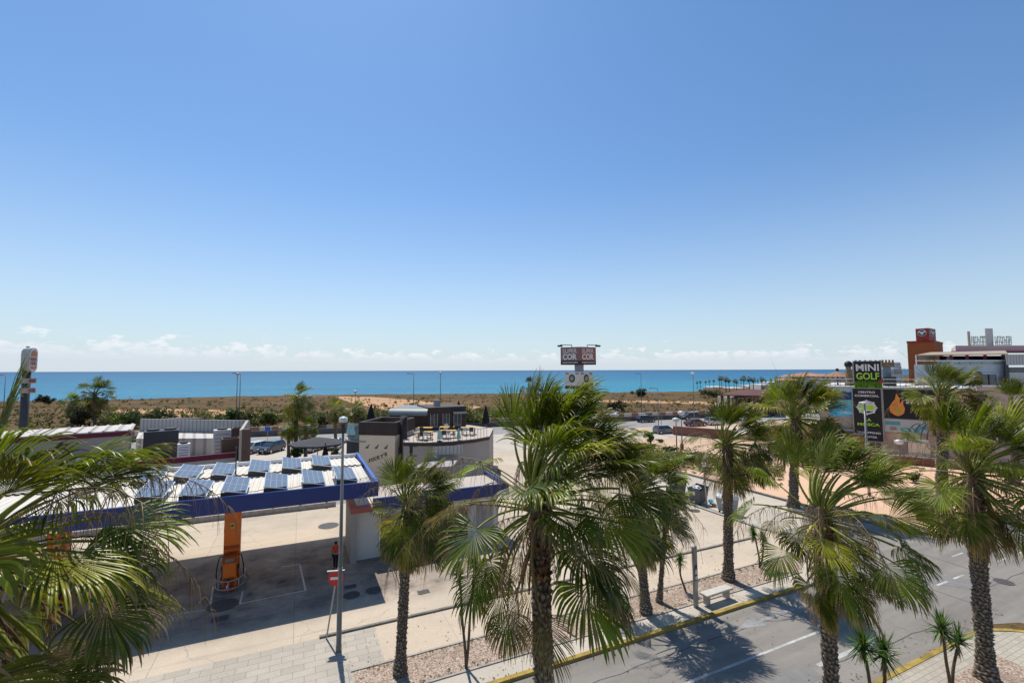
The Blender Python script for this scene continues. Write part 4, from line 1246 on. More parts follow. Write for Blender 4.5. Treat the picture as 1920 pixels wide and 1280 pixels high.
# bus waiting pad
# bins
def wheelie(px, py, rot, mats, label, lid_open=True, full=True, Wd=1.35):
    p = on(px, py, .03)
    t = thing('waste_container', label, 'waste container', p, 0, 'waste containers beside the side street')
    dx = Vector((math.cos(rot), math.sin(rot), 0)); dy = Vector((-dx.y, dx.x, 0))
    a = p + Z * .18
    lo = [a - dx * Wd * .42 - dy * .38, a + dx * Wd * .42 - dy * .38, a + dx * Wd * .42 + dy * .38, a - dx * Wd * .42 + dy * .38]
    hi = [p + Z * 1.22 - dx * Wd * .5 - dy * .52, p + Z * 1.22 + dx * Wd * .5 - dy * .52, p + Z * 1.22 + dx * Wd * .5 + dy * .52, p + Z * 1.22 - dx * Wd * .5 + dy * .52]
    mb = MB(); b = len(mb.v); mb.v += [tuple(q) for q in lo + hi]
    mb.f += [(0, 3, 2, 1), (0, 1, 5, 4), (1, 2, 6, 5), (2, 3, 7, 6), (3, 0, 4, 7)]
    c = p + Z * .5
    b = len(mb.v)
    inn = [c + (q - c) * .93 for q in lo]; inh = [p + Z * 1.22 + (q - p - Z * 1.22) * .93 for q in hi]
    mb.v += [tuple(q) for q in inn + inh]
    mb.f += [(b + 0, b + 1, b + 2, b + 3), (b + 0, b + 4, b + 5, b + 1), (b + 1, b + 5, b + 6, b + 2), (b + 2, b + 6, b + 7, b + 3), (b + 3, b + 7, b + 4, b + 0)]
    for i in range(4):
        j = (i + 1) % 4; mb.f.append((4 + i, 4 + j, b + 4 + j, b + 4 + i))
    me_o = mb.build('tub', M[mats[0]], t)
    mb = MB()
    for q1, q2 in zip(hi, hi[1:] + hi[:1]): mb.tube([q1 + Z * .01, q2 + Z * .01], .04, 6)
    mb.build('rim', M[mats[1]], t)
    mb = MB()
    if lid_open:
        mb.frame(p + Z * 1.24 + dy * .50 - dx * Wd * .5, dx * Wd, dy * .05, Z * .28)
        for sg in (-1, 1):
            mb.prism([p + Z * 1.24 + dy * .5 + dx * sg * Wd * .5, p + Z * 1.24 - dy * .1 + dx * sg * Wd * .5, p + Z * 1.46 + dy * .5 + dx * sg * Wd * .5], dx * .02)
    else:
        pts = [p + dy * (.54 * math.cos(R_(a_))) + Z * (1.25 + .26 * math.sin(R_(a_))) - dx * Wd * .5 for a_ in range(0, 181, 20)]
        mb.prism(pts, dx * Wd)
    mb.build('lid', M[mats[1]], t)
    for sx_ in (-.36, .36):
        for sy_ in (-.3, .3):
            q = p + dx * Wd * sx_ + dy * sy_
            mb = MB(); mb.cyl(q + Z * .09 - dx * .03, q + Z * .09 + dx * .03, .09, n=12); mb.build('wheel', M['rubber'], t)
    mb = MB(); mb.frame(p - dy * .475 - dx * .12 + Z * .75, dx * .24, -dy * .02 , Z * .32); mb.build('sticker', M['letterw'], t)
    return t, p
brot = math.atan2(-SV.y, -SV.x)
wheelie(1309, 943, brot, ('binbody', 'binlid'), 'dark grey open waste container with white rubbish bag on top')
wheelie(1270, 926, brot, ('binbody', 'binlid'), 'dark waste container with domed lid left of the open one', False)
wheelie(1364, 962, brot, ('binlight', 'lampglass'), 'pale grey waste container right of the leaning lamp pole', False)
p = on(1345, 937, 0); rng = np.random.default_rng(5)
def blob(name, mat, c, r, label, cat, sz=.7, n=1):
    mb = MB(); b = MB(); b.ball(c, r, 14, 9, sz); rr_ = random.Random(int(c[0] * 100))
    b.v = [tuple(Vector(c) + (Vector(v_) - Vector(c)) * rr_.uniform(.78, 1.18)) for v_ in b.v]
    o = b.build(name, mat, None, origin=c); tag(o, label, cat); return o
blob('rubbish_bag', M['trash'], on(1309, 943, .0) + Z * 1.25 + Vector((0, .2, 0)), .36, 'crumpled white bag lying in the open container', 'rubbish bag', .6)
blob('rubbish_bag', M['trash'], on(1322, 946, .0) + Z * .18, .2, 'small white bag on the ground before the dark container', 'rubbish bag')
blob('rubbish_bag', M['seablue'], on(1333, 944, .0) + Z * .22, .22, 'blue bag on the ground beside the lamp pole', 'rubbish bag')
blob('cardboard_box', M['woodbox'], on(1339, 950, .0) + Z * .16, .2, 'crushed brown cardboard between the two containers', 'cardboard')
# thin lamp behind bins, slightly leaning
b0 = on(1326, 951, .03)
t = thing('street_lamp', 'short leaning grey lamp pole between the waste containers', 'street lamp', b0)
mb = MB(); mb.tube([b0, at(1319, 875, b0.y + .1)], [.07, .045], 10); mb.build('pole', M['steel'], t, smooth=True)
q = at(1319, 875, b0.y + .1); mb = MB(); mb.ball(q + Z * .2, .24, 12, 8, .8); mb.build('lamp_globe', M['lampglass'], t, smooth=True)

# person in the shade
def person():
    b0 = on(629, 1067, .02)
    t = thing('person', 'person with dark hair in orange-red top and black trousers walking away', 'person', b0)
    Hh = 1.62; sc = Hh / 1.75
    def P(x_, y_, z_): return (b0.x + x_ * sc, b0.y + y_ * sc, b0.z + z_ * sc)
    def skin(name, vs, es, rs_, mat, sub=2):
        me = D.meshes.new(name); off = wloc(t)
        me.from_pydata([tuple(Vector(P(*v_)) - off) for v_ in vs], es, [])
        me.materials.append(mat)
        o = D.objects.new(name, me); link(o, t)
        sm = o.modifiers.new('s', 'SKIN')
        for i_, r_ in enumerate(rs_):
            me.skin_vertices[0].data[i_].radius = (r_[0] * sc, r_[1] * sc)
        me.skin_vertices[0].data[0].use_root = True
        sm.use_smooth_shade = True
        ss = o.modifiers.new('u', 'SUBSURF'); ss.levels = sub; ss.render_levels = sub
        dg = bpy.context.evaluated_depsgraph_get()
        nm = D.meshes.new_from_object(o.evaluated_get(dg)); o.modifiers.clear(); o.data = nm
        if not nm.materials: nm.materials.append(mat)
        return o
    body = [(0, 0, .95), (0, 0, 1.15), (0, .02, 1.35), (0, .03, 1.45), (0, .05, 1.53), (0, .06, 1.64), (0, .05, 1.72),
            (-.17, .02, 1.41), (-.24, -.02, 1.15), (-.27, .08, .92), (-.28, .12, .80),
            (.17, .02, 1.41), (.25, .04, 1.15), (.24, .16, .94), (.24, .2, .83),
            (-.10, 0, .88), (-.11, .10, .50), (-.11, .02, .10), (-.11, .14, .04),
            (.10, 0, .88), (.10, -.04, .50), (.10, -.22, .14), (.10, -.12, .05)]
    es = [(0, 1), (1, 2), (2, 3), (3, 4), (4, 5), (5, 6), (2, 7), (7, 8), (8, 9), (9, 10), (2, 11), (11, 12), (12, 13), (13, 14), (0, 15), (15, 16), (16, 17), (17, 18), (0, 19), (19, 20), (20, 21), (21, 22)]
    rad = [(.15, .11), (.13, .1), (.16, .1), (.07, .06), (.05, .05), (.08, .095), (.06, .07), (.055, .055), (.042, .042), (.03, .03), (.03, .02), (.055, .055), (.042, .042), (.03, .03), (.03, .02), (.085, .085), (.06, .06), (.04, .04), (.035, .03), (.085, .085), (.06, .06), (.04, .04), (.035, .03)]
    skin('body', body, es, rad, M['skin'])
    skin('shirt', [(0, 0, .98), (0, 0, 1.15), (0, .02, 1.35), (-.17, .02, 1.41), (-.22, -.01, 1.2), (.17, .02, 1.41), (.23, .03, 1.2)], [(0, 1), (1, 2), (2, 3), (3, 4), (2, 5), (5, 6)],
         [(.17, .13), (.155, .12), (.18, .12), (.075, .07), (.06, .06), (.075, .07), (.06, .06)], M['shirt'])
    skin('trousers', [(0, 0, .95), (-.10, 0, .86), (-.11, .10, .50), (-.11, .03, .12), (.10, 0, .86), (.10, -.04, .50), (.10, -.2, .16)], [(0, 1), (1, 2), (2, 3), (0, 4), (4, 5), (5, 6)],
         [(.165, .125), (.1, .1), (.075, .075), (.058, .058), (.1, .1), (.075, .075), (.058, .058)], M['trousers'])
    skin('hair', [(0, .0, 1.72), (0, -.03, 1.66), (0, -.05, 1.52)], [(0, 1), (1, 2)], [(.095, .1), (.1, .09), (.06, .04)], M['hair'])
    for sg in (-1, 1):
        h0 = Vector(P(-.28, .12, .80)) if sg < 0 else Vector(P(.24, .2, .83))
        mb = MB()
        mb.tube([h0, h0 + Vector((0, .01, -.05))], [.028, .034], 8)
        for k in range(4):
            q = h0 + Vector(((k - 1.5) * .017, .01, -.05)); l = (.06, .07, .068, .055)[k]
            mb.tube([q, q + Vector((0, .01, -l * .5)), q + Vector((-sg * .006, .03, -l))], [.0095, .009, .006], 6)
        q = h0 + Vector((-sg * .03, .01, -.02)); mb.tube([q, q + Vector((-sg * .02, .03, -.045))], [.011, .007], 6)
        mb.build('hand', M['skin'], t, smooth=True)
    for x_, y_ in ((-.11, .10), (.10, -.16)):
        mb = MB(); mb.box(P(x_, y_, .035), (.09, .25, .07)); mb.build('shoe', M['black'], t, bevel=.02)
person()
b0 = on(632, 1083, .02)
t = thing('bucket', 'small orange bucket standing beyond the no entry sign', 'bucket', b0)
mb = MB(); mb.tube([b0, b0 + Z * .34], [.13, .17], 16); mb.build('tub', M['orange'], t)
mb = MB(); mb.tube([b0 + Vector((.16 * math.cos(R_(a)), 0, .34 + .14 * math.sin(R_(a)))) for a in range(0, 181, 20)], .01, 6); mb.build('handle', M['black'], t)
# ============================================================ BUILDINGS LEFT
# --- restaurant with maroon trim
t = thing('restaurant_building', 'flat roofed fast food building with maroon trimmed parapet behind the canopy', 'building', on(300, 880, 0) )
A0 = on(60, 884, 3.95); A1 = on(443, 848, 3.95)
d = (A1 - A0).normalized(); nb = Vector((-d.y, d.x, 0))
A0 = A0 - d * 14
LL = (A1 - A0).length
def fr(mb, s0, s1, n0, n1, z0, z1): mb.frame(Vector((A0.x, A0.y, z0)) + d * s0 + nb * n0, d * (s1 - s0), nb * (n1 - n0), Z * (z1 - z0))
mb = MB(); fr(mb, 0, LL, 0, .25, 0, 3.5); fr(mb, LL - .25, LL, .25, 17, 0, 3.5); mb.build('wall', M['beige'], t)
mb = MB(); fr(mb, 0, LL, -.03, .3, 3.5, 3.97); mb.build('parapet_trim', M['maroon'], t, bevel=.02)
mb = MB(); fr(mb, 0, LL - .26, .3, 15, 2.9, 3.0); mb.build('flat_roof', M['beige'], t)
# raised plant room at left
def yp(px, off=0.0): return hit(px, 700, A0, nb).y + off
def zat(px, py, Y): return at(px, py, Y)
YPR = yp(240, 2.0); P0 = at(240, 862, YPR); 
zt = zat(240, 808, YPR).z; zm = zat(240, 816, YPR).z
corner = Vector((P0.x, P0.y, 3.0))
mb = MB(); mb.frame(corner - d * 8.5, d * 8.5, nb * 3.2, Z * (zm - 3.0)); mb.build('plant_room_wall', M['greypanel'], t)
mb = MB(); mb.frame(Vector((corner.x, corner.y, zm)) - d * 8.7 - nb * .06, d * 8.8, nb * .06, Z * (zt - zm)); mb.build('plant_room_trim', M['maroon'], t)
bkm = MB(); c = Vector((corner.x, corner.y, zt)) - d * 8.7
bkm.frame(c, d * 8.9, nb * 3.9 + Z * .15, Z * .1)
for i in range(11):
    bkm.frame(c + d * (i * .86) + Z * .1, d * .16, nb * 3.9 + Z * .15, Z * .07)
bkm.build('plant_room_roof', M['roofgrey'], t)
q = corner - d * 3.3 - nb * .03
mb = MB(); mb.frame(q + Z * .15, d * 1.9, nb * .02, Z * 1.25); dd_ = mb.build('plant_room_door', M['white'], t)
mb = MB(); mb.frame(q + Z * .15 + d * .94 - nb * .012, d * .03, nb * .01, Z * 1.25); mb.build('door_gap', M['greypanel'], dd_)
# rear raised roof with ribbed screen
B0 = at(105, 800, 50.0); B1 = at(262, 799, 50.0); B2 = at(470, 788, 47.5); B3 = at(472, 865, 43)
zs = B2.z
mb = MB()
def wallseg(mb, a, b_, z0, z1, th=.2):
    a = Vector((a.x, a.y, z0)); b2 = Vector((b_.x, b_.y, z0)); dd = b2 - a; n = Vector((-dd.y, dd.x, 0)).normalized() * th
    mb.frame(a, dd, n, Z * (z1 - z0))
rA = at(262, 797, 52.0); rB = at(398, 789, 52.0); rC = at(466, 788, 50.0)
wallseg(mb, rA, rC, 4.6, rC.z); mb.build('ribbed_screen', M['screen'], t)
mb = MB(); pts = [at(262, 806, 53), at(400, 800, 54), at(440, 812, 50), at(404, 824, 46.5), at(255, 824, 46.5)]
zz = sum(p.z for p in pts) / 5
mb.v = []; mb.f = []
mb.prism([Vector((p.x, p.y, 3.0)) for p in pts], Z * (zz - 3.0)); mb.build('raised_roof', M['roofgrey'], t)
mb = MB(); e0 = at(466, 788, 50.0); e1 = at(455, 803, 42.0)
wallseg(mb, e1, e0, 2.6, e0.z, .25); mb.build('end_screen', M['beige'], t)
mb = MB(); wallseg(mb, at(455, 803, 42.0) - Vector((.1, .02, 0)), at(455, 803, 42.0) + Vector((.55, -.02, 0)), 0.02, e0.z + .05, .4); mb.build('corner_pier', M['brown2'], t)
mb = MB(); wallseg(mb, at(307, 789, 54), at(372, 786, 54), 4.5, at(372, 784.5, 54).z, 1.2); mb.build('roof_hatch', M['brown'], t)
# vents (brown boxes)
def openbox(name, mat, px, py0, py1, Y, W_, Dp, label, cat, group=None, base=3.01):
    c = at(px, py0, Y); hz_ = c.z
    t = thing(name, label, cat, (c.x, c.y, base), 0, group)
    mb = MB()
    o = Vector((c.x, c.y, base)) - d * W_ / 2
    h = hz_ - base
    mb.frame(o, d * W_, nb * .12, Z * h); mb.frame(o + nb * (Dp - .12), d * W_, nb * .12, Z * h)
    mb.frame(o + nb * .12, d * .12, nb * (Dp - .24), Z * h); mb.frame(o + nb * .12 + d * (W_ - .12), d * .12, nb * (Dp - .24), Z * h)
    mb.build('shaft', mat, t)
    mb = MB(); mb.frame(o + nb * .12 + d * .12, d * (W_ - .24), nb * (Dp - .24), Z * (h * .5)); mb.build('core', M['black'], t)
    return t
openbox('roof_shaft', M['brown2'], 434, 822, 860, yp(434, .9), 1.5, 1.3, 'brown open topped shaft near the right end of the parapet, nearer one', 'roof shaft', 'brown shafts on the restaurant roof')
openbox('roof_shaft', M['brown2'], 447, 802, 820, yp(447, 3.0), 1.0, 1.0, 'smaller brown shaft behind the larger one at the roof end', 'roof shaft', 'brown shafts on the restaurant roof')
# air units
def acbox(px, pyt, Y, W_, Dp, mat, label, fan=True, z0=3.01, name='air_conditioner', fans=1):
    c = at(px, pyt, Y)
    t = thing(name, label, 'air conditioner', (c.x, c.y, z0), 0)
    o = Vector((c.x, c.y, z0)) - d * W_ / 2
    mb = MB(); mb.frame(o + Z * .08, d * W_, nb * Dp, Z * (c.z - z0 - .08)); mb.build('casing', mat, t, bevel=.02)
    for k in (0, 1):
        mb = MB(); mb.frame(o + d * (k * (W_ - .1)) + nb * .02, d * .1, nb * (Dp - .04), Z * .08); mb.build('foot', M['charcoal'], t)
    mb = MB()
    for k in range(fans):
        cc = Vector((c.x, c.y, c.z)) + nb * Dp / 2 + d * ((k - (fans - 1) / 2) * W_ / fans)
        rr_ = min(W_ / fans, Dp) * .38
        mb.cyl(cc, cc + Z * .16, rr_, rr_ * .95, 18)
    mb.build('fan_ring', M['charcoal'], t)
    mb = MB()
    for i in range(7):
        mb.frame(o + Z * (.2 + i * (c.z - z0 - .3) / 7) + d * .12 - nb * .012, d * (W_ - .24), nb * .01, Z * .04)
    mb.build('louvre', M['charcoal'], t)
    return t
acbox(303, 808, yp(303, 3.0), 2.6, 1.9, M['charcoal'], 'large dark chiller unit with two roof fans in the middle of the roof', fans=2)
acbox(418, 806, yp(418, 3.0), 1.45, 1.2, M['offwhite'], 'tall white air handling unit with dark cap by the brown shafts')
acbox(345, 832, yp(345, 1.4), .95, .8, M['white'], 'small white condenser right of the dark chiller')
acbox(246, 845, yp(246, .9), .55, .5, M['offwhite'], 'tiny pale condenser box just behind the maroon parapet')
for k, (x0, x1, y_, Y, lab) in enumerate(((262, 294, 850, yp(278, 1.0), 'curved pale duct lying behind the parapet left of the small condenser'), (356, 370, 843, yp(362, 1.1), 'short pale duct right of the small white condenser'), (390, 420, 841, yp(405, 1.2), 'long pale duct lying before the brown shaft'))):
    a, b_ = at(x0, y_, Y), at(x1, y_ - 3, Y); a.z = b_.z = 3.35
    t = thing('roof_duct', lab, 'duct', (a.x, a.y, 3.01), 0, 'ducts on the restaurant roof')
    mb = MB(); mb.tube([a - Z * .3, a, a + (b_ - a) * .1 + Z * .08, b_ - (b_ - a) * .1 + Z * .08, b_, b_ - Z * .3], .28, 12); mb.build('pipe', M['offwhite'], t, smooth=True)
    mb = MB()
    for q in (.3, .6): mb.tube([a.lerp(b_, q) + Z * .08 - d * .03, a.lerp(b_, q) + Z * .08 + d * .03], .30, 12)
    mb.build('band', M['steel'], t)
mb = MB(); q = on(442, 874, 5.15); 
# thin mast at canopy edge (px 442)
t = thing('mast', 'thin grey mast rising behind the canopy roof beside the solar panels', 'mast', (at(442, 900, 27.5).x, at(442, 900, 27.5).y, 5.05))
a = at(442, 900, 27.5); a.z = 5.05; b_ = at(443, 839, 27.5)
mb = MB(); mb.tube([a, b_], .035, 8); mb.build('tube', M['charcoal'], t)
mb = MB(); mb.ball(b_, .06, 8, 6); mb.build('tip', M['charcoal'], t)

# --- fast-food pole sign
YB = 47.0
b0 = Vector((at(50, 700, YB).x, YB, 0))
t = thing('restaurant_pole_sign', 'tall pole sign with rounded grey box and orange bun emblem at the left', 'sign', b0)
ps = at(50, 690, YB)
mb = MB(); mb.cyl(b0, (b0.x, b0.y, at(52, 690, YB).z), .34, n=18); mb.build('pole', M['charcoal'], t, smooth=True)
# box: side width seen 39-54, face 54-70
def sgnbox(pxl, pxm, pxr, pyt, pyb, Ym, rad_top, name, mat, dp_ratio=1.0):
    m0 = at(pxm, (pyt + pyb) / 2, Ym)
    f = Vector((.80, .60, 0)).normalized(); g = Vector((-.60, .80, 0))   # face dir runs right-away
    return m0, f, g
m0 = at(54.5, 674, YB - .9); me_ = at(70.5, 674, YB + .3); ms_ = at(39, 674, YB - .1); f = Vector((me_.x - m0.x, me_.y - m0.y, 0)); FWv = f.length; f.normalize(); g = Vector((ms_.x - m0.x, ms_.y - m0.y, 0)); GW = g.length; g.normalize()
zt_, zb_ = at(54.5, 652, YB - .7).z, at(54.5, 697, YB - .7).z
hh = zt_ - zb_
FW = FWv
def rr_poly(o, ex, w_, h_, r, n=8):
    pts = []
    for cx_, cz_, a0 in ((w_ - r, r, -90), (w_ - r, h_ - r, 0), (r, h_ - r, 90), (r, r, 180)):
        for i in range(n + 1):
            a = R_(a0 + 90 * i / n); pts.append(o + ex * (cx_ + r * math.cos(a)) + Z * (cz_ + r * math.sin(a)))
    return pts
o = Vector((m0.x, m0.y, zb_))
mb = MB(); mb.prism(rr_poly(o, f, FW, hh, FW * .42), g * GW); mb.build('sign_box', M['steel'], t)
nf = Vector((f.y, -f.x, 0))
mb = MB(); mb.prism(rr_poly(o + nf * .0 + f * .08 + Z * .08, f, FW - .16, hh - .16, FW * .40), nf * .02); mb.build('face_border', M['white'], t)
w2, h2 = FW - .36, hh - .36; oo = o + f * .18 + Z * .18 + nf * .025
def halfbun(o, w_, h_, up):
    pts = [o, o + f * w_]
    n = 12
    for i in range(1, n):
        a = math.pi * i / n; pts.append(o + f * (w_ / 2 + w_ / 2 * math.cos(a)) + Z * (h_ * (math.sin(a) ** .7)) * (1 if up else -1))
    return pts if up else pts[::-1]
mb = MB(); mb.prism(halfbun(oo + Z * h2 * .66, w2, h2 * .32, True), nf * .02); mb.prism(halfbun(oo + Z * h2 * .19, w2, h2 * .17, False), nf * .02); mb.build('bun_emblem', M['flame'] if 0 else pm('faded_orange', (.55, .24, .12), .6), t)
text_part('lettering', 'BURGER', M['redfade'], t, oo + Z * h2 * .45, f, Z, w2, h2 * .17, .02, .02)
text_part('lettering', 'KING', M['redfade'], t, oo + Z * h2 * .23, f, Z, w2, h2 * .20, .02, .02)
for k, (pyt, pyb, txt) in enumerate(((709, 718, 'AUTOKING'), (727, 736, 'PLAY KING'))):
    zc = at(52, (pyt + pyb) / 2, YB).z; hh_ = .52
    PL, PM, PR = at(36.5, 700, YB - .3), at(52, 700, YB - .8), at(69, 700, YB + .2)
    for v_ in (PL, PM, PR): v_.z = zc - hh_ / 2
    mb = MB(); mb.frame(PM, PR - PM, Vector((PR - PM).cross(Z).normalized()) * -.12, Z * hh_); s_ = mb.build('arrow_board', M['salmon'], t)
    mb = MB(); mb.frame(PL, PM - PL, Vector((PM - PL).cross(Z).normalized()) * -.12, Z * hh_); mb.build('side_board', M['greypanel'], t)
    df = (PR - PM).normalized(); text_part('board_lettering', txt, M['redfade'], s_, PM + df * .12 + Z * hh_ * .2 + df.cross(Z) * .01, df, Z, (PR - PM).length - .25, hh_ * .6, .02)
mb = MB(); tb = at(52.5, 650.5, YB); mb.ball(tb, .16, 8, 5, .5); mb.build('top_fitting', M['charcoal'], t)

# --- JOCKY'S cafe
YJ = 46.0
e = Vector((.985, -.17, 0)).normalized(); nj = Vector((-e.y, e.x, 0))   # e: along the front, nj: away
TL = at(672, 791, YJ + .4); TRp = at(741, 792, YJ)
zt_ = (TL.z + TRp.z) / 2; zmj = at(700, 816, YJ + .2).z
W_ = (Vector((TRp.x, TRp.y, 0)) - Vector((TL.x, TL.y, 0))).length
O = Vector((TRp.x, TRp.y, 0)) - e * W_
t = thing('cafe_building', 'cream and dark brown cafe block with brown lettering and roof terrace', 'building', O)
DJ = 5.0
mb = MB(); mb.frame(O + Z * .02, e * W_, nj * DJ, Z * (zmj - .02)); mb.build('wall', M['creamwall'], t)
mb = MB()
for (a, b_, c_, d_) in ((-.06, W_ + .12, -.06, .3), (-.06, W_ + .12, DJ - .3, .36), ):
    mb.frame(O + e * a + nj * c_ + Z * zmj, e * b_, nj * d_, Z * (zt_ - zmj))
mb.frame(O - e * .06 + nj * .24 + Z * zmj, e * .3, nj * (DJ - .54), Z * (zt_ - zmj)); mb.frame(O + e * (W_ - .24) + nj * .24 + Z * zmj, e * .3, nj * (DJ - .54), Z * (zt_ - zmj))
mb.build('parapet', M['brown'], t)
mb = MB(); mb.frame(O + e * .24 + nj * .24 + Z * zmj, e * (W_ - .48), nj * (DJ - .54), Z * .5); mb.build('roof', M['beige'], t)
p0 = O - nj * .012 + e * .92
# lettering climbs to the right
for i, ch in enumerate("JOCKY'S"):
    xx = [0.0, .36, .70, 1.0, 1.34, 1.66, 1.78][i]; ww = [.26, .30, .26, .30, .28, .08, .26][i]
    zz0 = at(697, 868, YJ).z + .34 * i * .33
    hh_ = .36
    oo = O + e * (1.0 + xx) - nj * .02 + Z * (zz0 + (hh_ * .6 if ch == "'" else 0))
    text_part('letter', ch, M['letterbrown'], t, oo, e, Z, ww * .95, hh_ * (.35 if ch == "'" else 1), .04, .02)
for k in range(3):
    x_ = .72 + k * 1.0; zc = at(690, 842, YJ).z
    q = O + e * x_ - nj * .01 + Z * zc
    mb = MB()
    pts = [(0, 0), (.28, .04), (.30, .22), (.42, .42), (.30, .38), (.18, .2), (.02, .14)]
    mb.prism([q + e * a + Z * b for a, b in pts], -nj * .04)
    mb.build('wall_light', M['letterbrown'], t)
mb = MB(); mb.frame(O + e * (W_ + .002) + nj * .8 + Z * .1, e * .03, nj * 2.0, Z * 3.6); mb.build('side_window', M['glassgreen'], t)
# flue pipe
fp = at(757, 790, YJ + 1.2)
mb = MB(); mb.tube([Vector((fp.x, fp.y, at(757, 781, YJ + 1).z)), Vector((fp.x, fp.y, at(757, 840, YJ + 1).z)), Vector((fp.x + .25, fp.y, at(757, 848, YJ + 1).z)), Vector((fp.x + .8, fp.y, at(757, 851, YJ + 1).z))], [.38, .38, .36, .34], 16)
mb.build('flue', M['brown'], t, smooth=True)
mb = MB()
for k, (px, py, Y) in enumerate(((722, 788, 48), (736, 789, 48.5))):
    q = at(px, py, Y); mb.box((q.x, q.y, zmj + .75), (1.1, .8, .5))
mb.build('roof_unit', M['offwhite'], t)
# terrace wing right of the block
ZF = 4.55
def arcpt(px, py, z=ZF): return on(px, py, z)
fr_ = [arcpt(758, 829), arcpt(800, 829.5), arcpt(850, 827), arcpt(890, 823), arcpt(918, 818)]
bk_ = [arcpt(925, 803), arcpt(880, 797), arcpt(742, 797)]
t2 = thing('terrace_wing', 'pale curved cafe wing carrying the roof terrace with dark edge', 'building', (fr_[0].x, fr_[0].y, 0))
mb = MB(); mb.prism([Vector((p.x, p.y, .02)) for p in fr_ + bk_], Z * (ZF - .32)); mb.build('wall', M['greypanel'], t2)
mb = MB(); mb.prism([Vector((p.x, p.y, ZF - .3)) + (Vector((0, -.25, 0)) if i < 5 else Vector((0, 0, 0))) for i, p in enumerate(fr_ + bk_)], Z * .3); mb.build('terrace_slab', M['brown'], t2)
mb = MB(); mb.prism([Vector((p.x, p.y, ZF)) for p in fr_ + bk_], Z * .03); mb.build('terrace_floor', M['beige'], t2)
q0 = at(768, 853, fr_[0].y - .05); q1 = at(793, 837, fr_[0].y - .05)
mb = MB(); wx = Vector((q1.x - q0.x, 0, 0)); mb.frame(Vector((q0.x, fr_[0].y - .08, q0.z)), wx, Vector((0, .07, 0)), Z * (q1.z - q0.z)); wn = mb.build('window', M['glass'], t2)
mb = MB(); mb.frame(Vector((q0.x - .08, fr_[0].y - .12, q1.z)), wx + Vector((.16, 0, 0)), Vector((0, .1, 0)), Z * .12)
mb.frame(Vector((q0.x - .08, fr_[0].y - .12, q0.z - .1)), wx + Vector((.16, 0, 0)), Vector((0, .1, 0)), Z * .1); mb.build('frame', M['charcoal'], wn)
q0 = at(811, 853, fr_[1].y - .1); q1 = at(868, 834, fr_[2].y - .1)
mb = MB(); mb.frame(Vector((q0.x, q0.y, q0.z)), Vector((q1.x - q0.x, q1.y - q0.y, 0)), Vector((0, .05, 0)), Z * (q1.z - q0.z)); mb.build('shutter_panel', M['screen'], t2)
mb = MB()
for i in range(4):
    a, b_ = fr_[i], fr_[i + 1]
    for k in range(5):
        p = a.lerp(b_, k / 5); mb.cyl((p.x, p.y + .1, ZF + .03), (p.x, p.y + .1, ZF + .95), .02, n=6)
    mb.tube([(a.x, a.y + .1, ZF + .95), (b_.x, b_.y + .1, ZF + .95)], .022, 6)
mb.build('railing', M['charcoal'], t2)
# grey lean-to shade / blue-grey parts under the terrace
mb = MB(); q = [on(px, py, 2.8) for px, py in ((775, 880), (850, 876), (865, 852), (812, 856))]
o = mb; mb.prism(q, Z * .12); lo = mb.build('entrance_roof', M['greypanel'], t2)
for p in (q[0], q[1]):
    mb = MB(); mb.cyl((p.x, p.y + .2, .02), (p.x, p.y + .2, 2.8), .06, n=8); mb.build('post', M['steel'], t2)
# dark pavilion on top
YP = 54.0
pl = at(730, 800, YP); pr = at(802, 800, YP - .6); pr2 = at(873, 800, YP + 1.5)
zp = at(760, 765.5, YP).z; zlow = ZF + .04
t3 = thing('terrace_pavilion', 'dark pavilion with rounded metal roof on the cafe terrace', 'pavilion', (pl.x, pl.y, ZF))
ee = Vector((pr.x - pl.x, pr.y - pl.y, 0)); en = ee.normalized(); nn_ = Vector((-en.y, en.x, 0))
mb = MB(); mb.frame(Vector((pl.x, pl.y, zlow)), ee, nn_ * 5.5, Z * (zp - .75 - zlow)); mb.build('wall', M['brown'], t3)
pts = []
for i in range(9):
    a = R_(180 - 90 * i / 8); pts.append(Vector((pl.x, pl.y, zp - .75)) - nn_ * .5 + nn_ * (.9 + .9 * math.cos(a)) + Z * (.75 * math.sin(a)))
pts += [Vector((pl.x, pl.y, zp)) + nn_ * 5.6, Vector((pl.x, pl.y, zp - .75)) + nn_ * 5.6]
mb = MB(); mb.prism(pts, ee); mb.build('roof', M['steel'] if 0 else pm('roof_grey_green', (.20, .22, .21), .45, .1, .6), t3)
e2 = Vector((pr2.x - pr.x, pr2.y - pr.y, 0)); n2_ = Vector((-e2.y, e2.x, 0)).normalized()
zf2 = at(840, 763, YP).z
mb = MB(); mb.frame(Vector((pr.x, pr.y, zlow)) - n2_ * .1, e2, n2_ * 5.0, Z * (zf2 - zlow)); mb.build('front_block', M['brown'], t3)
for k, (a, b_) in enumerate(((.05, .24), (.37, .55), (.66, .86))):
    mb = MB(); mb.frame(Vector((pr.x, pr.y, zlow + .25)) + e2 * a - n2_ * .15, e2 * (b_ - a), n2_ * .04, Z * (zf2 - zlow - 1.0)); w_o = mb.build('window', M['glass'], t3)
    mb = MB()
    for c_ in (0, .5, .97): mb.frame(Vector((pr.x, pr.y, zlow + .25)) + e2 * (a + (b_ - a) * c_) - n2_ * .18, e2.normalized() * .06, n2_ * .03, Z * (zf2 - zlow - 1.0))
    mb.build('frame', M['steel'], w_o)
mb = MB(); mb.frame(Vector((pr.x, pr.y, zf2 - .85)) + e2 * .62 - n2_ * 1.0, e2 * .36, n2_ * .9 + Z * .3, Z * .06); mb.build('awning', M['greycloth'], t3)
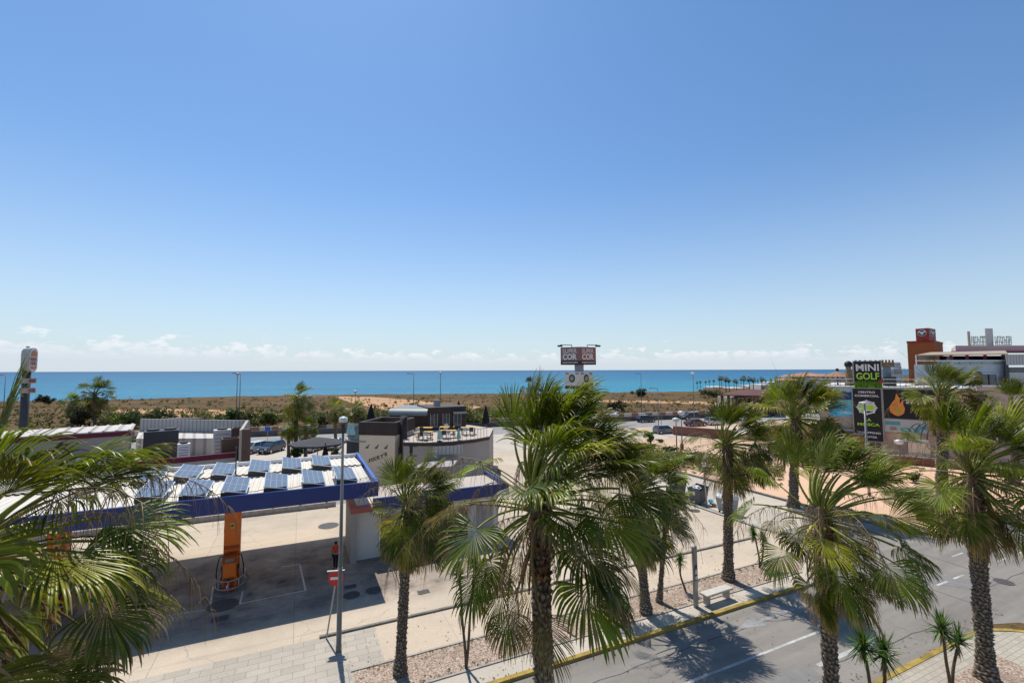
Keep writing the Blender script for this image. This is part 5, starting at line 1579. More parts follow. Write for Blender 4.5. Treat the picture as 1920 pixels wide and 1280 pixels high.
mb = MB(); mb.frame(Vector((pr.x, pr.y, zf2 + .0)) + e2 * .28 + n2_ * 1.5, e2 * .14, n2_ * .6, Z * .75); mb.build('roof_unit', M['greypanel'], t3)
# left curved dark drum terrace
cA = Vector((-15.0 - 1.5, 49.2 - 2.0, 0)); 
t4 = thing('curved_terrace', 'dark curved cafe terrace wall left of the cream block', 'terrace', (cA.x + 1.2, cA.y + 2.2, 0))
cc = Vector((cA.x + 1.5, cA.y + 2.0, 0))
mb = MB(); mb.cyl(cc + Z * .02, cc + Z * 4.3, 2.55, n=32); mb.build('drum_wall', M['charcoal'], t4, smooth=False)
mb = MB(); mb.cyl(cc + Z * 4.3, cc + Z * 4.42, 2.7, n=32); mb.build('coping', M['kerbstone'], t4)
mb = MB()
ring = [cc + Vector((2.45 * math.cos(R_(a)), 2.5 * math.sin(R_(a)), 4.42)) for a in range(90, 271, 15)]
for a, b_ in zip(ring[:-1], ring[1:]): mb.poly([a, b_, b_ + Z * .95, a + Z * .95])
mb.build('glass_screen', M['glassgreen'], t4)
# parasols folded
def folded(px, pyt, pyb, Y, mat, label, cat='parasol', group=None, wfac=.16):
    b0 = at(px, pyb, Y); tp = at(px, pyt, Y); h = tp.z - b0.z
    t = thing('folded_parasol', label, cat, b0, 0, group)
    mb = MB(); mb.cyl(b0, b0 + Z * (h * .25), .03, n=8); mb.build('pole', M['steel'], t)
    bk = MB(); n = 16; R0_ = h * wfac; rows = 7; b_ = len(bk.v)
    for i in range(rows + 1):
        q = i / rows; z = h * (.14 + .86 * q); r = R0_ * (1 - q) ** .8 * (1 if i else .8) + .01
        for k in range(n):
            a = 2 * math.pi * k / n; rr_ = r * (1 + (.22 if k % 2 else -.12))
            bk.v.append((b0.x + rr_ * math.cos(a), b0.y + rr_ * math.sin(a), b0.z + z))
    for i in range(rows):
        for k in range(n):
            k2 = (k + 1) % n; bk.f.append((b_ + i * n + k, b_ + i * n + k2, b_ + (i + 1) * n + k2, b_ + (i + 1) * n + k))
    bk.f.append(tuple(b_ + k for k in range(n)))
    bk.build('canopy', mat, t)
    mb = MB(); mb.cyl(b0 - Z * 0, b0 + Z * .06, .25, n=14); mb.build('foot', M['charcoal'], t)
    return t
g1 = 'folded aqua parasols on the cafe terrace'
folded(824, 801, 827, 45.0, M['aqua'], 'folded aqua parasol standing left of the yellow tables on the terrace', group=g1)
folded(860, 801, 826, 46.0, M['aqua'], 'folded aqua parasol at the terrace edge right of the yellow tables', group=g1)
folded(654.5, 789, 817, 46.0, M['aqua'], 'folded aqua parasol on the curved terrace, left of a pair', group=g1)
folded(661.5, 794, 818, 45.2, M['aqua'], 'folded aqua parasol on the curved terrace, right of a pair', group=g1)
g2 = 'folded black parasols around the cafe'
folded(695, 756, 806, 53.0, M['darkcloth'], 'tall folded black parasol directly behind the cream cafe block', group=g2, wfac=.17)
folded(773, 755, 785, 62.0, M['darkcloth'], 'folded black parasol whose tip peeps over the pavilion roof, left one', group=g2)
folded(860, 750, 785, 60.0, M['darkcloth'], 'folded black parasol peeping over the right end of the pavilion', group=g2)
folded(911, 758, 800, 58.0, M['darkcloth'], 'folded black parasol right of the pavilion beside the big palm', group=g2)
folded(609.5, 830, 868, 50.0, M['darkcloth'], 'folded black parasol on the ground behind the canopy roof', group=g2)
# terrace tables and chairs
def table(px, py, Y, label, top='tableyel', s=1.0, w_=1.6):
    p = at(px, py, Y); p.z = ZF + .03
    t = thing('terrace_table', label, 'table', p, 0, 'tables on the cafe roof terrace')
    mb = MB(); mb.box(p + Z * .74, (w_, .9, .05)); mb.build('tabletop', M[top], t)
    for sx_ in (-1, 1):
        for sy_ in (-1, 1):
            mb = MB(); mb.box(p + Vector((sx_ * w_ * .43, sy_ * .38, .36)), (.05, .05, .71)); mb.build('leg', M['charcoal'], t)
def chair(p, rz, label, mat='charcoal', group='chairs on the cafe roof terrace'):
    t = thing('terrace_chair', label, 'chair', p, 0, group)
    c_, s_ = math.cos(rz), math.sin(rz); dx = Vector((c_, s_, 0)); dy = Vector((-s_, c_, 0)); p = Vector(p)
    mb = MB(); mb.frame(p - dx * .22 - dy * .22 + Z * .42, dx * .44, dy * .44, Z * .04); mb.build('seat', M[mat], t)
    mb = MB(); mb.frame(p - dx * .22 + dy * .2 + Z * .5, dx * .44, dy * .04, Z * .4); mb.build('backrest', M[mat], t)
    for a in (-.2, .17):
        for b_ in (-.2, .17):
            mb = MB(); mb.frame(p + dx * a + dy * b_, dx * .03, dy * .03, Z * .42); mb.build('leg', M['steel'], t)
for px, py, Y, lab in ((796, 817, 46.5, 'long yellow table near the flue on the terrace'), (797, 808, 50, 'long yellow table in front of the pavilion window'), (840, 817, 47.5, 'yellow table right of the folded aqua parasol'), (838, 808, 50.5, 'pale yellow table behind, below the pavilion door'), (878, 806, 50, 'yellow table at the right end of the terrace')):
    table(px, py, Y, lab)
k = 0
where = ['in front of the table near the flue', 'behind the table near the flue', 'at the pavilion window table', 'right of the folded aqua parasol', 'at the table below the pavilion door', 'at the right end table']
for i, (px, py, Y) in enumerate(((790, 817, 45.7), (804, 817, 47.6), (789, 808, 49), (833, 817, 46.6), (846, 808, 49.6), (884, 806, 49))):
    p = at(px, py, Y); p.z = ZF + .03; chair(p, (i % 2) * math.pi, 'dark terrace chair ' + where[i])
for i, (px, py, Y) in enumerate(((798, 820, 45.7), (782, 812, 48.2), (841, 820, 46.6), (836, 812, 51.6), (872, 806, 49))):
    p = at(px, py, Y); p.z = ZF + .03; chair(p, ((i + 1) % 2) * math.pi, 'white terrace chair ' + ['before the table near the flue', 'left of the pavilion window table', 'before the table beside the aqua parasol', 'behind the table below the pavilion door', 'left of the right end table'][i], 'offwhite')
# big open grey parasol in the car park
p = at(595, 868, 52.0); p.z = .01
t = thing('open_parasol', 'large open dark grey parasol behind the canopy roof', 'parasol', p)
tp = at(591, 819, 52.0); zc = tp.z; ze = at(591, 829.5, 52).z
mb = MB(); mb.cyl(p, (p.x, p.y, zc), .05, n=8); mb.build('pole', M['steel'], t)
mb = MB(); n = 8; rr_ = 3.1
ring = [Vector((p.x + rr_ * math.cos(R_(a)), p.y + rr_ * math.sin(R_(a)), ze)) for a in range(22, 382, 45)]
apex = Vector((p.x, p.y, zc))
for i in range(8): mb.poly([apex, ring[i], ring[(i + 1) % 8]]); 
for i in range(8): mb.poly([ring[i], ring[(i + 1) % 8], ring[(i + 1) % 8] - Z * .18, ring[i] - Z * .18])
mb.build('canopy', M['greycloth'], t)
for k in range(4):
    q = at((566, 580, 612, 624)[k], 862, 51 + k * .4); q.z = .01
    chair(q, k * 1.3, 'pale chair under the open grey parasol, ' + ['leftmost', 'second from left', 'third from left', 'rightmost'][k], 'offwhite', 'chairs under the open parasol')

# ============================================================ SUPERMARKET TOWER SIGN
YS = 86.0
ctr = at(1086, 700, YS)
t = thing('supermarket_tower_sign', 'tall round column carrying two stacked advertising cubes above the scrub', 'sign tower', (ctr.x, YS, 0))
def pz(py, px=1086): return at(px, py, YS).z
mb = MB(); mb.cyl((ctr.x, YS, 0), (ctr.x, YS, pz(655)), 17 * YS / FPX / 2, n=24); mb.build('column', M['paleblue'], t, smooth=True)
def cube(pyt, pyb, pxl, pxm, pxr, name, mat):
    M0 = at(pxm, (pyt + pyb) / 2, YS - 2.6); M0.z = 0
    L0 = at(pxl, pyt, YS - .6); L0.z = 0; R1 = at(pxr, pyt, YS - .6); R1.z = 0
    back = L0 + R1 - M0
    z0, z1 = at(pxm, pyb, YS - 2.6).z, at(pxm, pyt, YS - 2.6).z
    mb = MB(); mb.prism([L0 + Z * z0, M0 + Z * z0, R1 + Z * z0, back + Z * z0], Z * (z1 - z0)); o = mb.build(name, mat, t)
    return M0, L0, R1, z0, z1, o
greyred = pm('weathered_brown_panel', (.20, .11, .105), .7, .1, .5)
M0, L0, R1, z0, z1, cb = cube(650, 683.5, 1051, 1087.5, 1117, 'upper_box', greyred)
for A_, B_, m_ in ((L0, M0, M['greypanel']), (M0, R1, M['redfade'])):
    dd = (B_ - A_).normalized(); W_ = (B_ - A_).length; no = Vector((dd.y, -dd.x, 0)); hb = (z1 - z0)
    mb = MB(); mb.frame(A_ + Z * (z0 + hb * .01) + no * .0 + dd * .02, dd * (W_ - .04), no * .03, Z * hb * .22); mb.build('lower_band', M['black'], t)
    mb = MB(); mb.frame(A_ + Z * (z0 + hb * .23) + dd * .02, dd * (W_ - .04), no * .03, Z * hb * .76); mb.build('panel', pm('panel_brown', (.23, .145, .15) if A_ is L0 else (.33, .13, .10), .6, .1, .6), t)
    text_part('lettering', 'SUPER', M['letterw'], t, A_ + dd * W_ * .12 + Z * (z0 + hb * .66) + no * .04, dd, Z, W_ * .72, hb * .25, .04, .0)
    text_part('lettering', 'COR', M['letterw'], t, A_ + dd * W_ * .12 + Z * (z0 + hb * .29) + no * .04, dd, Z, W_ * .72, hb * .33, .04, .03)
    text_part('lettering', 'supermercados' if A_ is L0 else 'supermarket', M['letterw'], t, A_ + dd * W_ * .1 + Z * (z0 + hb * .07) + no * .04, dd, Z, W_ * .8, hb * .11, .04, .02)
    # floodlight arm
    for q in ((.12, .5) if A_ is L0 else (.5, .88)):
        pass
mb = MB()
for px0, px1 in ((1050, 1072), (1101, 1120)):
    a, b_ = at(px0, 646.5, YS - 2), at(px1, 646.5, YS - 2); mb.tube([a, b_], .07, 6)
    mb.tube([b_ if px0 == 1050 else a, (b_ if px0 == 1050 else a) - Z * .5], .06, 6)
mb.build('lamp_arm', M['charcoal'], t)
for px in (1050, 1121):
    p = at(px, 648.5, YS - 2); mb = MB(); mb.box(p, (.9, .5, .3)); mb.build('floodlight', M['charcoal'], t)
M0, L0, R1, z0, z1, cb2 = cube(697, 729.5, 1059, 1088, 1111.5, 'lower_box', M['offwhite'])
for A_, B_ in ((L0, M0), (M0, R1)):
    dd = (B_ - A_).normalized(); W_ = (B_ - A_).length; no = Vector((dd.y, -dd.x, 0)); hb = (z1 - z0)
    mb = MB(); mb.frame(A_ + Z * (z0 + .01) + dd * .02, dd * (W_ - .04), no * .03, Z * hb * .18); mb.build('lower_band', pm('dark_violet', (.05, .03, .08), .6), t)
    c = A_ + dd * W_ * .47 + Z * (z0 + hb * .62)
    mb = MB(); pts = [c + dd * (W_ * .2 * math.cos(R_(a))) + Z * (hb * .24 * math.sin(R_(a))) for a in range(0, 360, 15)]
    mb.prism(pts, no * .03); mb.build('round_emblem', M['charcoal'], t)
    mb = MB(); mb.prism([c + no * .032 + dd * (W_ * .11 * math.cos(R_(a))) + Z * (hb * .14 * math.sin(R_(a))) for a in range(0, 360, 24)], no * .02); mb.build('emblem_centre', M['glassgreen'], t)
    text_part('lettering', 'KIN', M['charcoal'], t, A_ + dd * W_ * .06 + Z * (z0 + hb * .86) + no * .03, dd, Z, W_ * .2, hb * .08, .03)
    text_part('lettering', 'GOLF', M['charcoal'], t, A_ + dd * W_ * .70 + Z * (z0 + hb * .86) + no * .03, dd, Z, W_ * .22, hb * .08, .03)
# cross-bracing legs / kiosk by the tower foot
mb = MB(); a = at(1062, 760, YS - 1); b_ = at(1108, 742, YS - 1)
b_.z *= .4; mb.frame((a.x, YS - 3, 0), (b_.x - a.x, 0, 0), (0, 4, 0), (0, 0, b_.z)); k_ = mb.build('kiosk', M['beige'], None, origin=(a.x, YS - 3, 0)); tag(k_, 'pale kiosk at the foot of the advertising tower', 'kiosk')
mb = MB(); mb.frame((a.x - .3, YS - 3.3, b_.z), (b_.x - a.x + .6, 0, 0), (0, 4.6, 0), (0, 0, .25)); mb.build('flat_roof', M['white'], k_)

# ============================================================ SHOPPING CENTRE RIGHT
FA = Vector((43.9, 64.0, 0)); fd = Vector((14.6, -12.0, 0)).normalized(); fn = Vector((fd.y, -fd.x, 0))  # fn toward the viewer
def fac(px, py, out=0.0): return hit(px, py, FA + fn * out, fn)
t = thing('shopping_centre', 'long pink block shopping centre carrying billboards, with a terrace on top', 'building', FA)
zroof = fac(1560, 727).z
a, b_ = fac(1538, 790), fac(2250, 790)
a.z = b_.z = 0
mb = MB(); mb.frame(a + Z * .02, (b_ - a), -fn * 22, Z * (zroof - .02)); mb.build('wall', M['brick'], t)
mb = MB(); mb.frame(a + Z * zroof + fn * .1, (b_ - a), -fn * 22.2, Z * .25); mb.build('roof_slab', M['offwhite'], t)
def fpanel(mb, x0, y0, x1, y1, out0, out1):
    p = fac(x0, y1); q = fac(x1, y1); q.z = p.z; zt = fac(x0, y0).z
    mb.frame(Vector((p.x, p.y, p.z)) + fn * out0, q - p, fn * (out1 - out0), Z * (zt - p.z))
    return p, q, zt
for x0, y0, x1, y1 in ((1632, 826, 1653, 851), (1560, 806, 1588, 838)):
    mb = MB(); fpanel(mb, x0, y0, x1, y1, .0, .04); wo = mb.build('window', M['glass'], t)
    mb = MB(); p, q, zt = fpanel(mb, x0 - 1, y0 - 1, x1 + 1, y0 + .5, .0, .1)
    fpanel(mb, x0 + (x1 - x0) / 2 - .6, y0, x0 + (x1 - x0) / 2 + .6, y1, .03, .07); mb.build('frame', M['white'], wo)
mb = MB(); fpanel(mb, 1538, 800, 1602, 803, .0, .8); mb.build('ledge', M['greypanel'], t)
mb = MB(); fpanel(mb, 1538, 728, 1602, 799, .0, .06); mb.build('grey_cladding', M['beige'], t)
# billboards
def board(name, label, x0, y0, x1, y1, mat, out=.05, th=.25, frame=True):
    p = fac(x0, y1); q = fac(x1, y1); q.z = p.z; zt = fac(x0, y0).z
    o = thing(name, label, 'billboard', p)
    mb = MB(); mb.frame(p + fn * out, q - p, fn * th, Z * (zt - p.z)); mb.build('panel', mat, o)
    W_ = (q - p).length; hh = zt - p.z
    if frame:
        mb = MB()
        mb.frame(p + fn * (out - .02) - fd * .12 - Z * .1, fd * .12, fn * (th + .05), Z * (hh + .2)); mb.frame(p + fn * (out - .02) + fd * W_ - Z * .1, fd * .12, fn * (th + .05), Z * (hh + .2))
        mb.frame(p + fn * (out - .02) + Z * hh, fd * W_, fn * (th + .05), Z * .1); mb.frame(p + fn * (out - .02) - Z * .1, fd * W_, fn * (th + .05), Z * .1)
        mb.build('frame', M['steel'], o)
    base = p + fn * (out + th + .004)
    return o, base, W_, hh
def T(o, base, W_, hh, txt, u0, v0, u1, v1, mat, bold=.02):
    text_part('lettering', txt, mat, o, base + fd * W_ * u0 + Z * hh * v0, fd, Z, W_ * (u1 - u0), hh * (v1 - v0), .03, bold)
o, bs, W_, hh = board('mini_golf_billboard', 'black mini golf billboard with white and green letters above the tall sign', 1602.5, 678, 1653, 716.5, M['black'], .3)
T(o, bs, W_, hh, 'MINI', .08, .55, .93, .88, M['white'], .022)
T(o, bs, W_, hh, 'GOLF', .08, .14, .93, .47, M['lime'], .022)
mb = MB(); mb.ball(bs + fd * W_ * .97 + Z * hh * .08 + fn * .1, .28, 10, 6, 1); mb.build('golf_ball_emblem', M['redsign'], o)
o, bs, W_, hh = board('turf_strip', 'strip of green artificial turf below the mini golf billboard', 1602.5, 717, 1653.5, 727, M['turf'], .3, frame=False)
bk = Bulk(); rng = np.random.default_rng(8)
for i in range(700):
    p = np.array(bs + fd * W_ * rng.uniform(0, 1) + Z * hh * rng.uniform(0, .95)); dd = np.array([rng.normal(0, .1), -.15, rng.uniform(.1, .4)]); s = np.array(fd) * .05
    bk.add([p - s, p + s, p + s * .3 + dd, p - s * .3 + dd], [[0, 1, 2, 3]], np.array([.14, .34, .04]) * rng.uniform(.5, 1.5))
bk.build('blade_fringe', M['leaf'], o)
o, bs, W_, hh = board('centre_billboard', 'tall black shopping centre billboard with green and white emblem', 1603.5, 728, 1656.5, 823, M['black'], .3)
T(o, bs, W_, hh, 'CENTRO', .20, .915, .80, .955, M['letterw'], .03)
T(o, bs, W_, hh, 'COMERCIAL', .07, .845, .93, .885, M['letterw'], .03)
T(o, bs, W_, hh, 'LA', .38, .375, .62, .43, M['lime'], .03)
T(o, bs, W_, hh, 'MOSCA', .12, .285, .90, .34, M['lime'], .03)
T(o, bs, W_, hh, 'SHOPPING', .12, .135, .92, .175, M['letterw'], .03)
T(o, bs, W_, hh, 'CENTER', .24, .055, .80, .095, M['letterw'], .03)
def disc(cu, cv, ru, rv, mat, name, z=0.0, spikes=0, a0=0, a1=360):
    pts = []
    n = 40
    for i in range(n):
        a = R_(a0 + (a1 - a0) * i / n); k = 1 + (.16 if spikes and i % 5 == 0 else 0)
        pts.append(bs + fd * W_ * (cu + ru * k * math.cos(a)) + Z * (hh * (cv + rv * k * math.sin(a))) + fn * z)
    mb = MB(); mb.prism(pts, fn * .02); mb.build(name, mat, o)
disc(.48, .64, .34, .13, M['letterw'], 'emblem_ring', 0, 1)
disc(.48, .64, .28, .105, M['black'], 'emblem_field', .022)
disc(.38, .63, .17, .085, M['letterw'], 'emblem_body', .044)
disc(.60, .645, .20, .075, M['letterw'], 'emblem_wing_edge', .047)
disc(.60, .64, .15, .05, M['lime'], 'emblem_wing', .07)
disc(.27, .66, .09, .035, M['lime'], 'emblem_eye', .072)
disc(.33, .57, .07, .03, M['lime'], 'emblem_leg', .072)
for k, u in enumerate((.15, .5, .85)):
    for q_ in (0,):
        mb = MB(); a_ = bs + fd * W_ * u + Z * (hh + .12); mb.tube([a_, a_ + fn * .7 + Z * .15], .03, 6); mb.box(a_ + fn * .78 + Z * .12, (.3, .2, .12)); mb.build('lamp_arm', M['charcoal'], o)
mb = MB()
for v_ in (.25, .5, .75): mb.frame(bs + Z * hh * v_ - fn * .002, fd * W_, fn * .006, Z * .02)
mb.build('sheet_seam', M['charcoal'], o)
o, bs, W_, hh = board('sea_billboard', 'blue seascape billboard left of the tall black sign', 1556, 727, 1601, 779, M['seablue'], .1)
T(o, bs, W_, hh, 'VillaMartin', .42, .10, .96, .2, M['letterw'], .02)
pts = [(0, .72), (.2, .86), (.4, .80), (.62, .92), (.8, .84), (1, .88), (1, .62), (.7, .58), (.4, .6), (0, .55)]
mb = MB(); mb.prism([bs + fd * W_ * a + Z * hh * b for a, b in pts], fn * .02); mb.build('printed_hills', pm('deep_blue_print', (.015, .05, .20), .5), o)
pts = [(0, 1.0), (0, .87), (.2, .90), (.4, .84), (.62, .95), (.8, .88), (1, .92), (1, 1.0)]
mb = MB(); mb.prism([bs + fd * W_ * a + Z * hh * b for a, b in pts], fn * .015); mb.build('printed_sky', pm('pale_blue_print', (.35, .5, .62), .5), o)
o, bs, W_, hh = board('steak_billboard', 'black billboard with orange flame right of the tall sign', 1658.5, 729, 1760, 783, M['black'], .1)
fl = [(.20, .12), (.12, .22), (.10, .38), (.16, .54), (.22, .66), (.25, .86), (.31, .70), (.31, .60), (.30, .52), (.34, .58), (.37, .66), (.37, .50), (.40, .36), (.38, .2), (.32, .12), (.26, .09)]
mb = MB(); mb.prism([bs + fd * W_ * a + Z * hh * b for a, b in fl], fn * .03); mb.build('flame_emblem', M['flame'], o)
fl2 = [(.25, .16), (.20, .30), (.23, .44), (.27, .5), (.27, .38), (.33, .32), (.33, .2), (.29, .14)]
mb = MB(); mb.prism([bs + fn * .032 + fd * W_ * a + Z * hh * b for a, b in fl2], fn * .02); mb.build('flame_core', M['tableyel'], o)
T(o, bs, W_, hh, 'steak', .42, .52, .82, .76, M['letterw'], .02)
o, bs, W_, hh = board('advert_panel', 'white and teal advertising panel under the flame billboard', 1658.5, 784.5, 1750, 808, M['offwhite'], .08)
for (a, b, c_, d_) in ((.02, .55, .34, .85), (.34, .05, .72, .38), (.72, .3, .98, .6)):
    mb = MB(); mb.frame(bs + fd * W_ * a + Z * hh * b, fd * W_ * (c_ - a), fn * .02, Z * hh * (d_ - b)); mb.build('printed_band', M['teal'], o)
mb = MB(); mb.frame(bs + fd * W_ * .12 + Z * hh * .15, fd * W_ * .14, fn * .02, Z * hh * .28); mb.build('printed_picture', M['salmon'], o)
# brown boxes (condensers) by the wall
for k, px in enumerate((1593, 1610)):
    p = fac(px + 8, 833); q = fac(px - 5, 833)
    c = fac(px, 833, 1.0); zt = fac(px, 814, 1.0).z
    t5 = thing('wall_cabinet', ['brown wall cabinet with pale lid below the tall sign, left one', 'brown wall cabinet with pale lid below the tall sign, right one'][k], 'cabinet', c, 0, 'brown cabinets on the shopping centre wall')
    mb = MB(); mb.frame(c - fd * .45, fd * .95, -fn * .95, Z * (zt - c.z)); mb.build('body', M['woodbox'], t5, bevel=.03)
    mb = MB(); mb.frame(c - fd * .55 + Z * (zt - c.z) + fn * .08, fd * 1.15, -fn * 1.05, Z * .14); mb.build('lid', M['kerbstone'], t5)
# low retaining wall with rail before the building
a, b_ = on(1440, 846), on(1960, 896)
dd = (b_ - a); n = Vector((-dd.y, dd.x, 0)).normalized()
mb = MB(); mb.frame(a, dd, n * .35, Z * .95); o = mb.build('low_wall', M['redbrick'], None, origin=a); tag(o, 'long low red brick wall in front of the shopping centre', 'wall')
mb = MB(); mb.frame(a + Z * .95 - n * .04, dd, n * .43, Z * .09); mb.build('coping', M['kerbstone'], o)
a, b_ = on(1262, 815), on(1372, 824); dd = b_ - a; n = Vector((-dd.y, dd.x, 0)).normalized()
mb = MB(); mb.frame(a, dd, n * .4, Z * 1.5); o = mb.build('planter_wall', M['redbrick'], None, origin=a); tag(o, 'short red brick planter wall right of the parked blue-grey hatchback', 'wall')
mb = MB(); mb.frame(a + Z * 1.5 - n * .04, dd, n * .48, Z * .08); mb.build('coping', M['kerbstone'], o)
# railing + pergola arches on the plaza side
q = fac(1706, 826, 3.0)
t = thing('arched_shelter', 'shelter with curved dark arches and cream bench roof before the wall', 'shelter', (q.x, q.y, 0))
for k in range(4):
    c = fac(1702 + k * 12, 828, 3.0); mb = MB()
    pts = [Vector((c.x, c.y, .02))] + [Vector((c.x, c.y, 0)) + fd * (1.2 - 1.2 * math.cos(R_(a))) * .9 + Z * (c.z + 2.3 * math.sin(R_(a))) for a in range(0, 100, 12)]
    mb.tube(pts, .06, 7); mb.build('arch', M['charcoal'], t)
c0 = fac(1696, 828, 3.2); c1 = fac(1742, 828, 3.2); c1.z = c0.z
mb = MB(); mb.frame(c0, c1 - c0, -fn * .8, Z * .35); mb.build('cream_roof', M['offwhite'], t, bevel=.08)
mb = MB(); mb.frame(Vector((c0.x, c0.y, .02)) + fd * .3, (c1 - c0) * .9, -fn * .5, Z * (c0.z - .04)); mb.build('back_panel', M['creamwall'], t)

# --- rooftop terrace things
zr = zroof + .25
def roofpt(px, py, back): # point on roof level at px, distance behind facade
    return hit(px, py, FA - fn * back, fn)
# castle tower
def rbox(mb, x0, x1, y0, y1, back, depth):
    p = hit(x0, y1, FA - fn * back, fn); q = hit(x1, y1, FA - fn * back, fn); q.z = p.z; zt_ = hit(x0, y0, FA - fn * back, fn).z
    z0 = max(zr, p.z)
    mb.frame(Vector((p.x, p.y, z0)), q - p, -fn * depth, Z * (zt_ - z0)); return p, q, zt_
q = roofpt(1668, 728, 4); t = thing('castle_tower', 'grey toy castle tower with dark battlements beside the mini golf billboard', 'tower', (q.x, q.y, zr))
mb = MB(); p_, q_, zt_ = rbox(mb, 1657, 1673, 688, 735, 4, 3); mb.build('shaft', pm('painted_castle_grey', (.22, .26, .31), .8, .15, 1), t)
mb = MB(); rbox(mb, 1653, 1677, 679, 688, 3.7, 3.6); mb.build('battlement_base', M['stone'], t)
for k, x_ in enumerate((1653, 1659.3, 1665.6, 1672)):
    mb = MB(); rbox(mb, x_, x_ + 4, 674.5, 679, 3.6, .6); mb.build('merlon', M['stone'], t)
mb = MB(); rbox(mb, 1659, 1682, 706, 735, 3.0, .6); mb.build('dark_gate', M['charcoal'], t)
q = roofpt(1636, 700, 7); t = thing('castle_wall', 'dark battlement wall showing above the mini golf billboard', 'wall', (q.x, q.y, zr))
mb = MB(); rbox(mb, 1600, 1655, 681, 735, 7, .8); mb.build('curtain', M['stone'], t)
for k, x_ in enumerate((1602, 1610, 1620, 1630, 1640, 1648)):
    mb = MB(); rbox(mb, x_, x_ + 4.2, 675, 681, 7, .8); mb.build('merlon', M['charcoal'], t)
# stone pillar with dark ball
q = roofpt(1592.5, 722, 3); t = thing('stone_pillar', 'rough stone pillar topped by a dark ball left of the mini golf billboard', 'pillar', (q.x, q.y, zr))
zt_ = roofpt(1592.5, 687, 3).z
mb = MB(); mb.tube([(q.x, q.y, zr), (q.x, q.y, zr + 1), (q.x, q.y, zt_)], [.55, .45, .33], 14); mb.build('shaft', M['stone'], t)
mb = MB(); mb.ball((q.x, q.y, zt_ + .3), .5, 14, 10); mb.build('ball', M['black'], t, smooth=True)
# straw parasol
q = roofpt(1571, 722, 6); t = thing('straw_parasol', 'wide straw parasol on the roof terrace left of the stone pillar', 'parasol', (q.x, q.y, zr))
zt_ = roofpt(1571, 694, 6).z; ze = roofpt(1571, 705, 6).z
mb = MB(); mb.cyl((q.x, q.y, zr), (q.x, q.y, zt_), .12, n=8); mb.build('pole', M['woodbox'], t)
mb = MB(); n = 20
for j in range(n):
    a, b_ = 2 * math.pi * j / n, 2 * math.pi * (j + 1) / n; rr_ = 2.0 * (1 + .08 * (j % 2))
    mb.poly([(q.x, q.y, zt_ - .1), (q.x + rr_ * math.cos(a), q.y + rr_ * math.sin(a), ze), (q.x + rr_ * math.cos(b_), q.y + rr_ * math.sin(b_), ze)])
mb.build('thatch', M['thatch'], t)
mb = MB(); mb.ball((q.x, q.y, zt_ + .1), .22, 8, 6); mb.build('finial', M['black'], t)
# railing along the roof edge
a, b_ = fac(1520, 727, -.4), fac(1830, 727, -.4); a.z = b_.z = zr
t = thing('roof_railing', 'thin rail with posts along the roof edge above the billboards', 'railing', a)
mb = MB()
for z_ in (.5, 1.0): mb.tube([a + Z * z_, b_ + Z * z_], .045, 6)
mb.build('rail', M['offwhite'], t)
mb = MB()
for k in range(30): p = a.lerp(b_, k / 29); mb.cyl(p, p + Z * 1.0, .03, n=6)
mb.build('baluster', M['charcoal'], t)

# --- orange tower with red cube
YO = 92.0
def bx2(mb, x0, x1, y0, y1, Y, depth, zmin=.02):
    p = at(x0, y1, Y); q = at(x1, y1, Y); zt_ = at((x0 + x1) / 2, y0, Y).z; z0 = max(zmin, p.z)
    mb.frame(Vector((p.x, Y, z0)), Vector((q.x - p.x, 0, 0)), Vector((depth * .9 if x0 > 1480 else 0, depth, 0)), Z * (zt_ - z0)); return p, q, zt_
t = thing('orange_tower', 'plain orange rendered tower rising behind the roof terrace', 'tower', (at(1735, 700, YO).x, YO, 0))
mb = MB(); p = at(1704, 700, YO); q = at(1755, 700, YO - 3); r_ = at(1771, 700, YO + 4); zt_ = at(1735, 643, YO).z
pts = [p, q, r_, r_ + (p - q)]
mb.prism([Vector((v_.x, v_.y, .02)) for v_ in pts], Z * zt_); mb.build('shaft', M['terracotta'], t)
mb = MB(); mb.prism([Vector((v_.x, v_.y, zt_ + .02)) + (Vector((v_.x, v_.y, 0)) - Vector(((p.x + r_.x) / 2, (p.y + r_.y) / 2, 0))) * .03 for v_ in pts], Z * .35); mb.build('coping', M['redsign'], t)
t = thing('cube_sign', 'dark red cube sign with oval bull emblem on top of the orange tower', 'sign', (at(1737, 640, YO).x, YO, zt_ + .37))
p = at(1717, 627, YO - 1); q = at(1741.5, 627, YO - 3); r_ = at(1754.5, 627, YO); z0, z1 = at(1737, 638, YO - 2).z, at(1737, 615.5, YO - 2).z
pts = [Vector((v_.x, v_.y, z0)) for v_ in (p, q, r_, r_ + (p - q))]
mb = MB(); mb.prism(pts, Z * (z1 - z0)); mb.build('box', M['redsign'], t)
for a_, b_ in ((p, q), (q, r_)):
    A_ = Vector((a_.x, a_.y, 0)); B_ = Vector((b_.x, b_.y, 0)); dd = (B_ - A_).normalized(); W_ = (B_ - A_).length; no = Vector((dd.y, -dd.x, 0)); hb = z1 - z0
    def ell(cu, cv, ru, rv, z, mat, nm):
        mb = MB(); mb.prism([A_ + dd * W_ * (cu + ru * math.cos(R_(a))) + Z * (z0 + hb * (cv + rv * math.sin(R_(a)))) + no * z for a in range(0, 360, 15)], no * .03); mb.build(nm, mat, t)
    ell(.5, .62, .34, .27, .0, M['letterw'], 'oval_rim'); ell(.5, .62, .30, .235, .035, M['charcoal'], 'oval_field')
    ell(.5, .6, .13, .12, .07, M['letterw'], 'head_emblem'); ell(.32, .7, .1, .06, .07, M['letterw'], 'horn_emblem'); ell(.68, .7, .1, .06, .07, M['letterw'], 'horn_emblem')
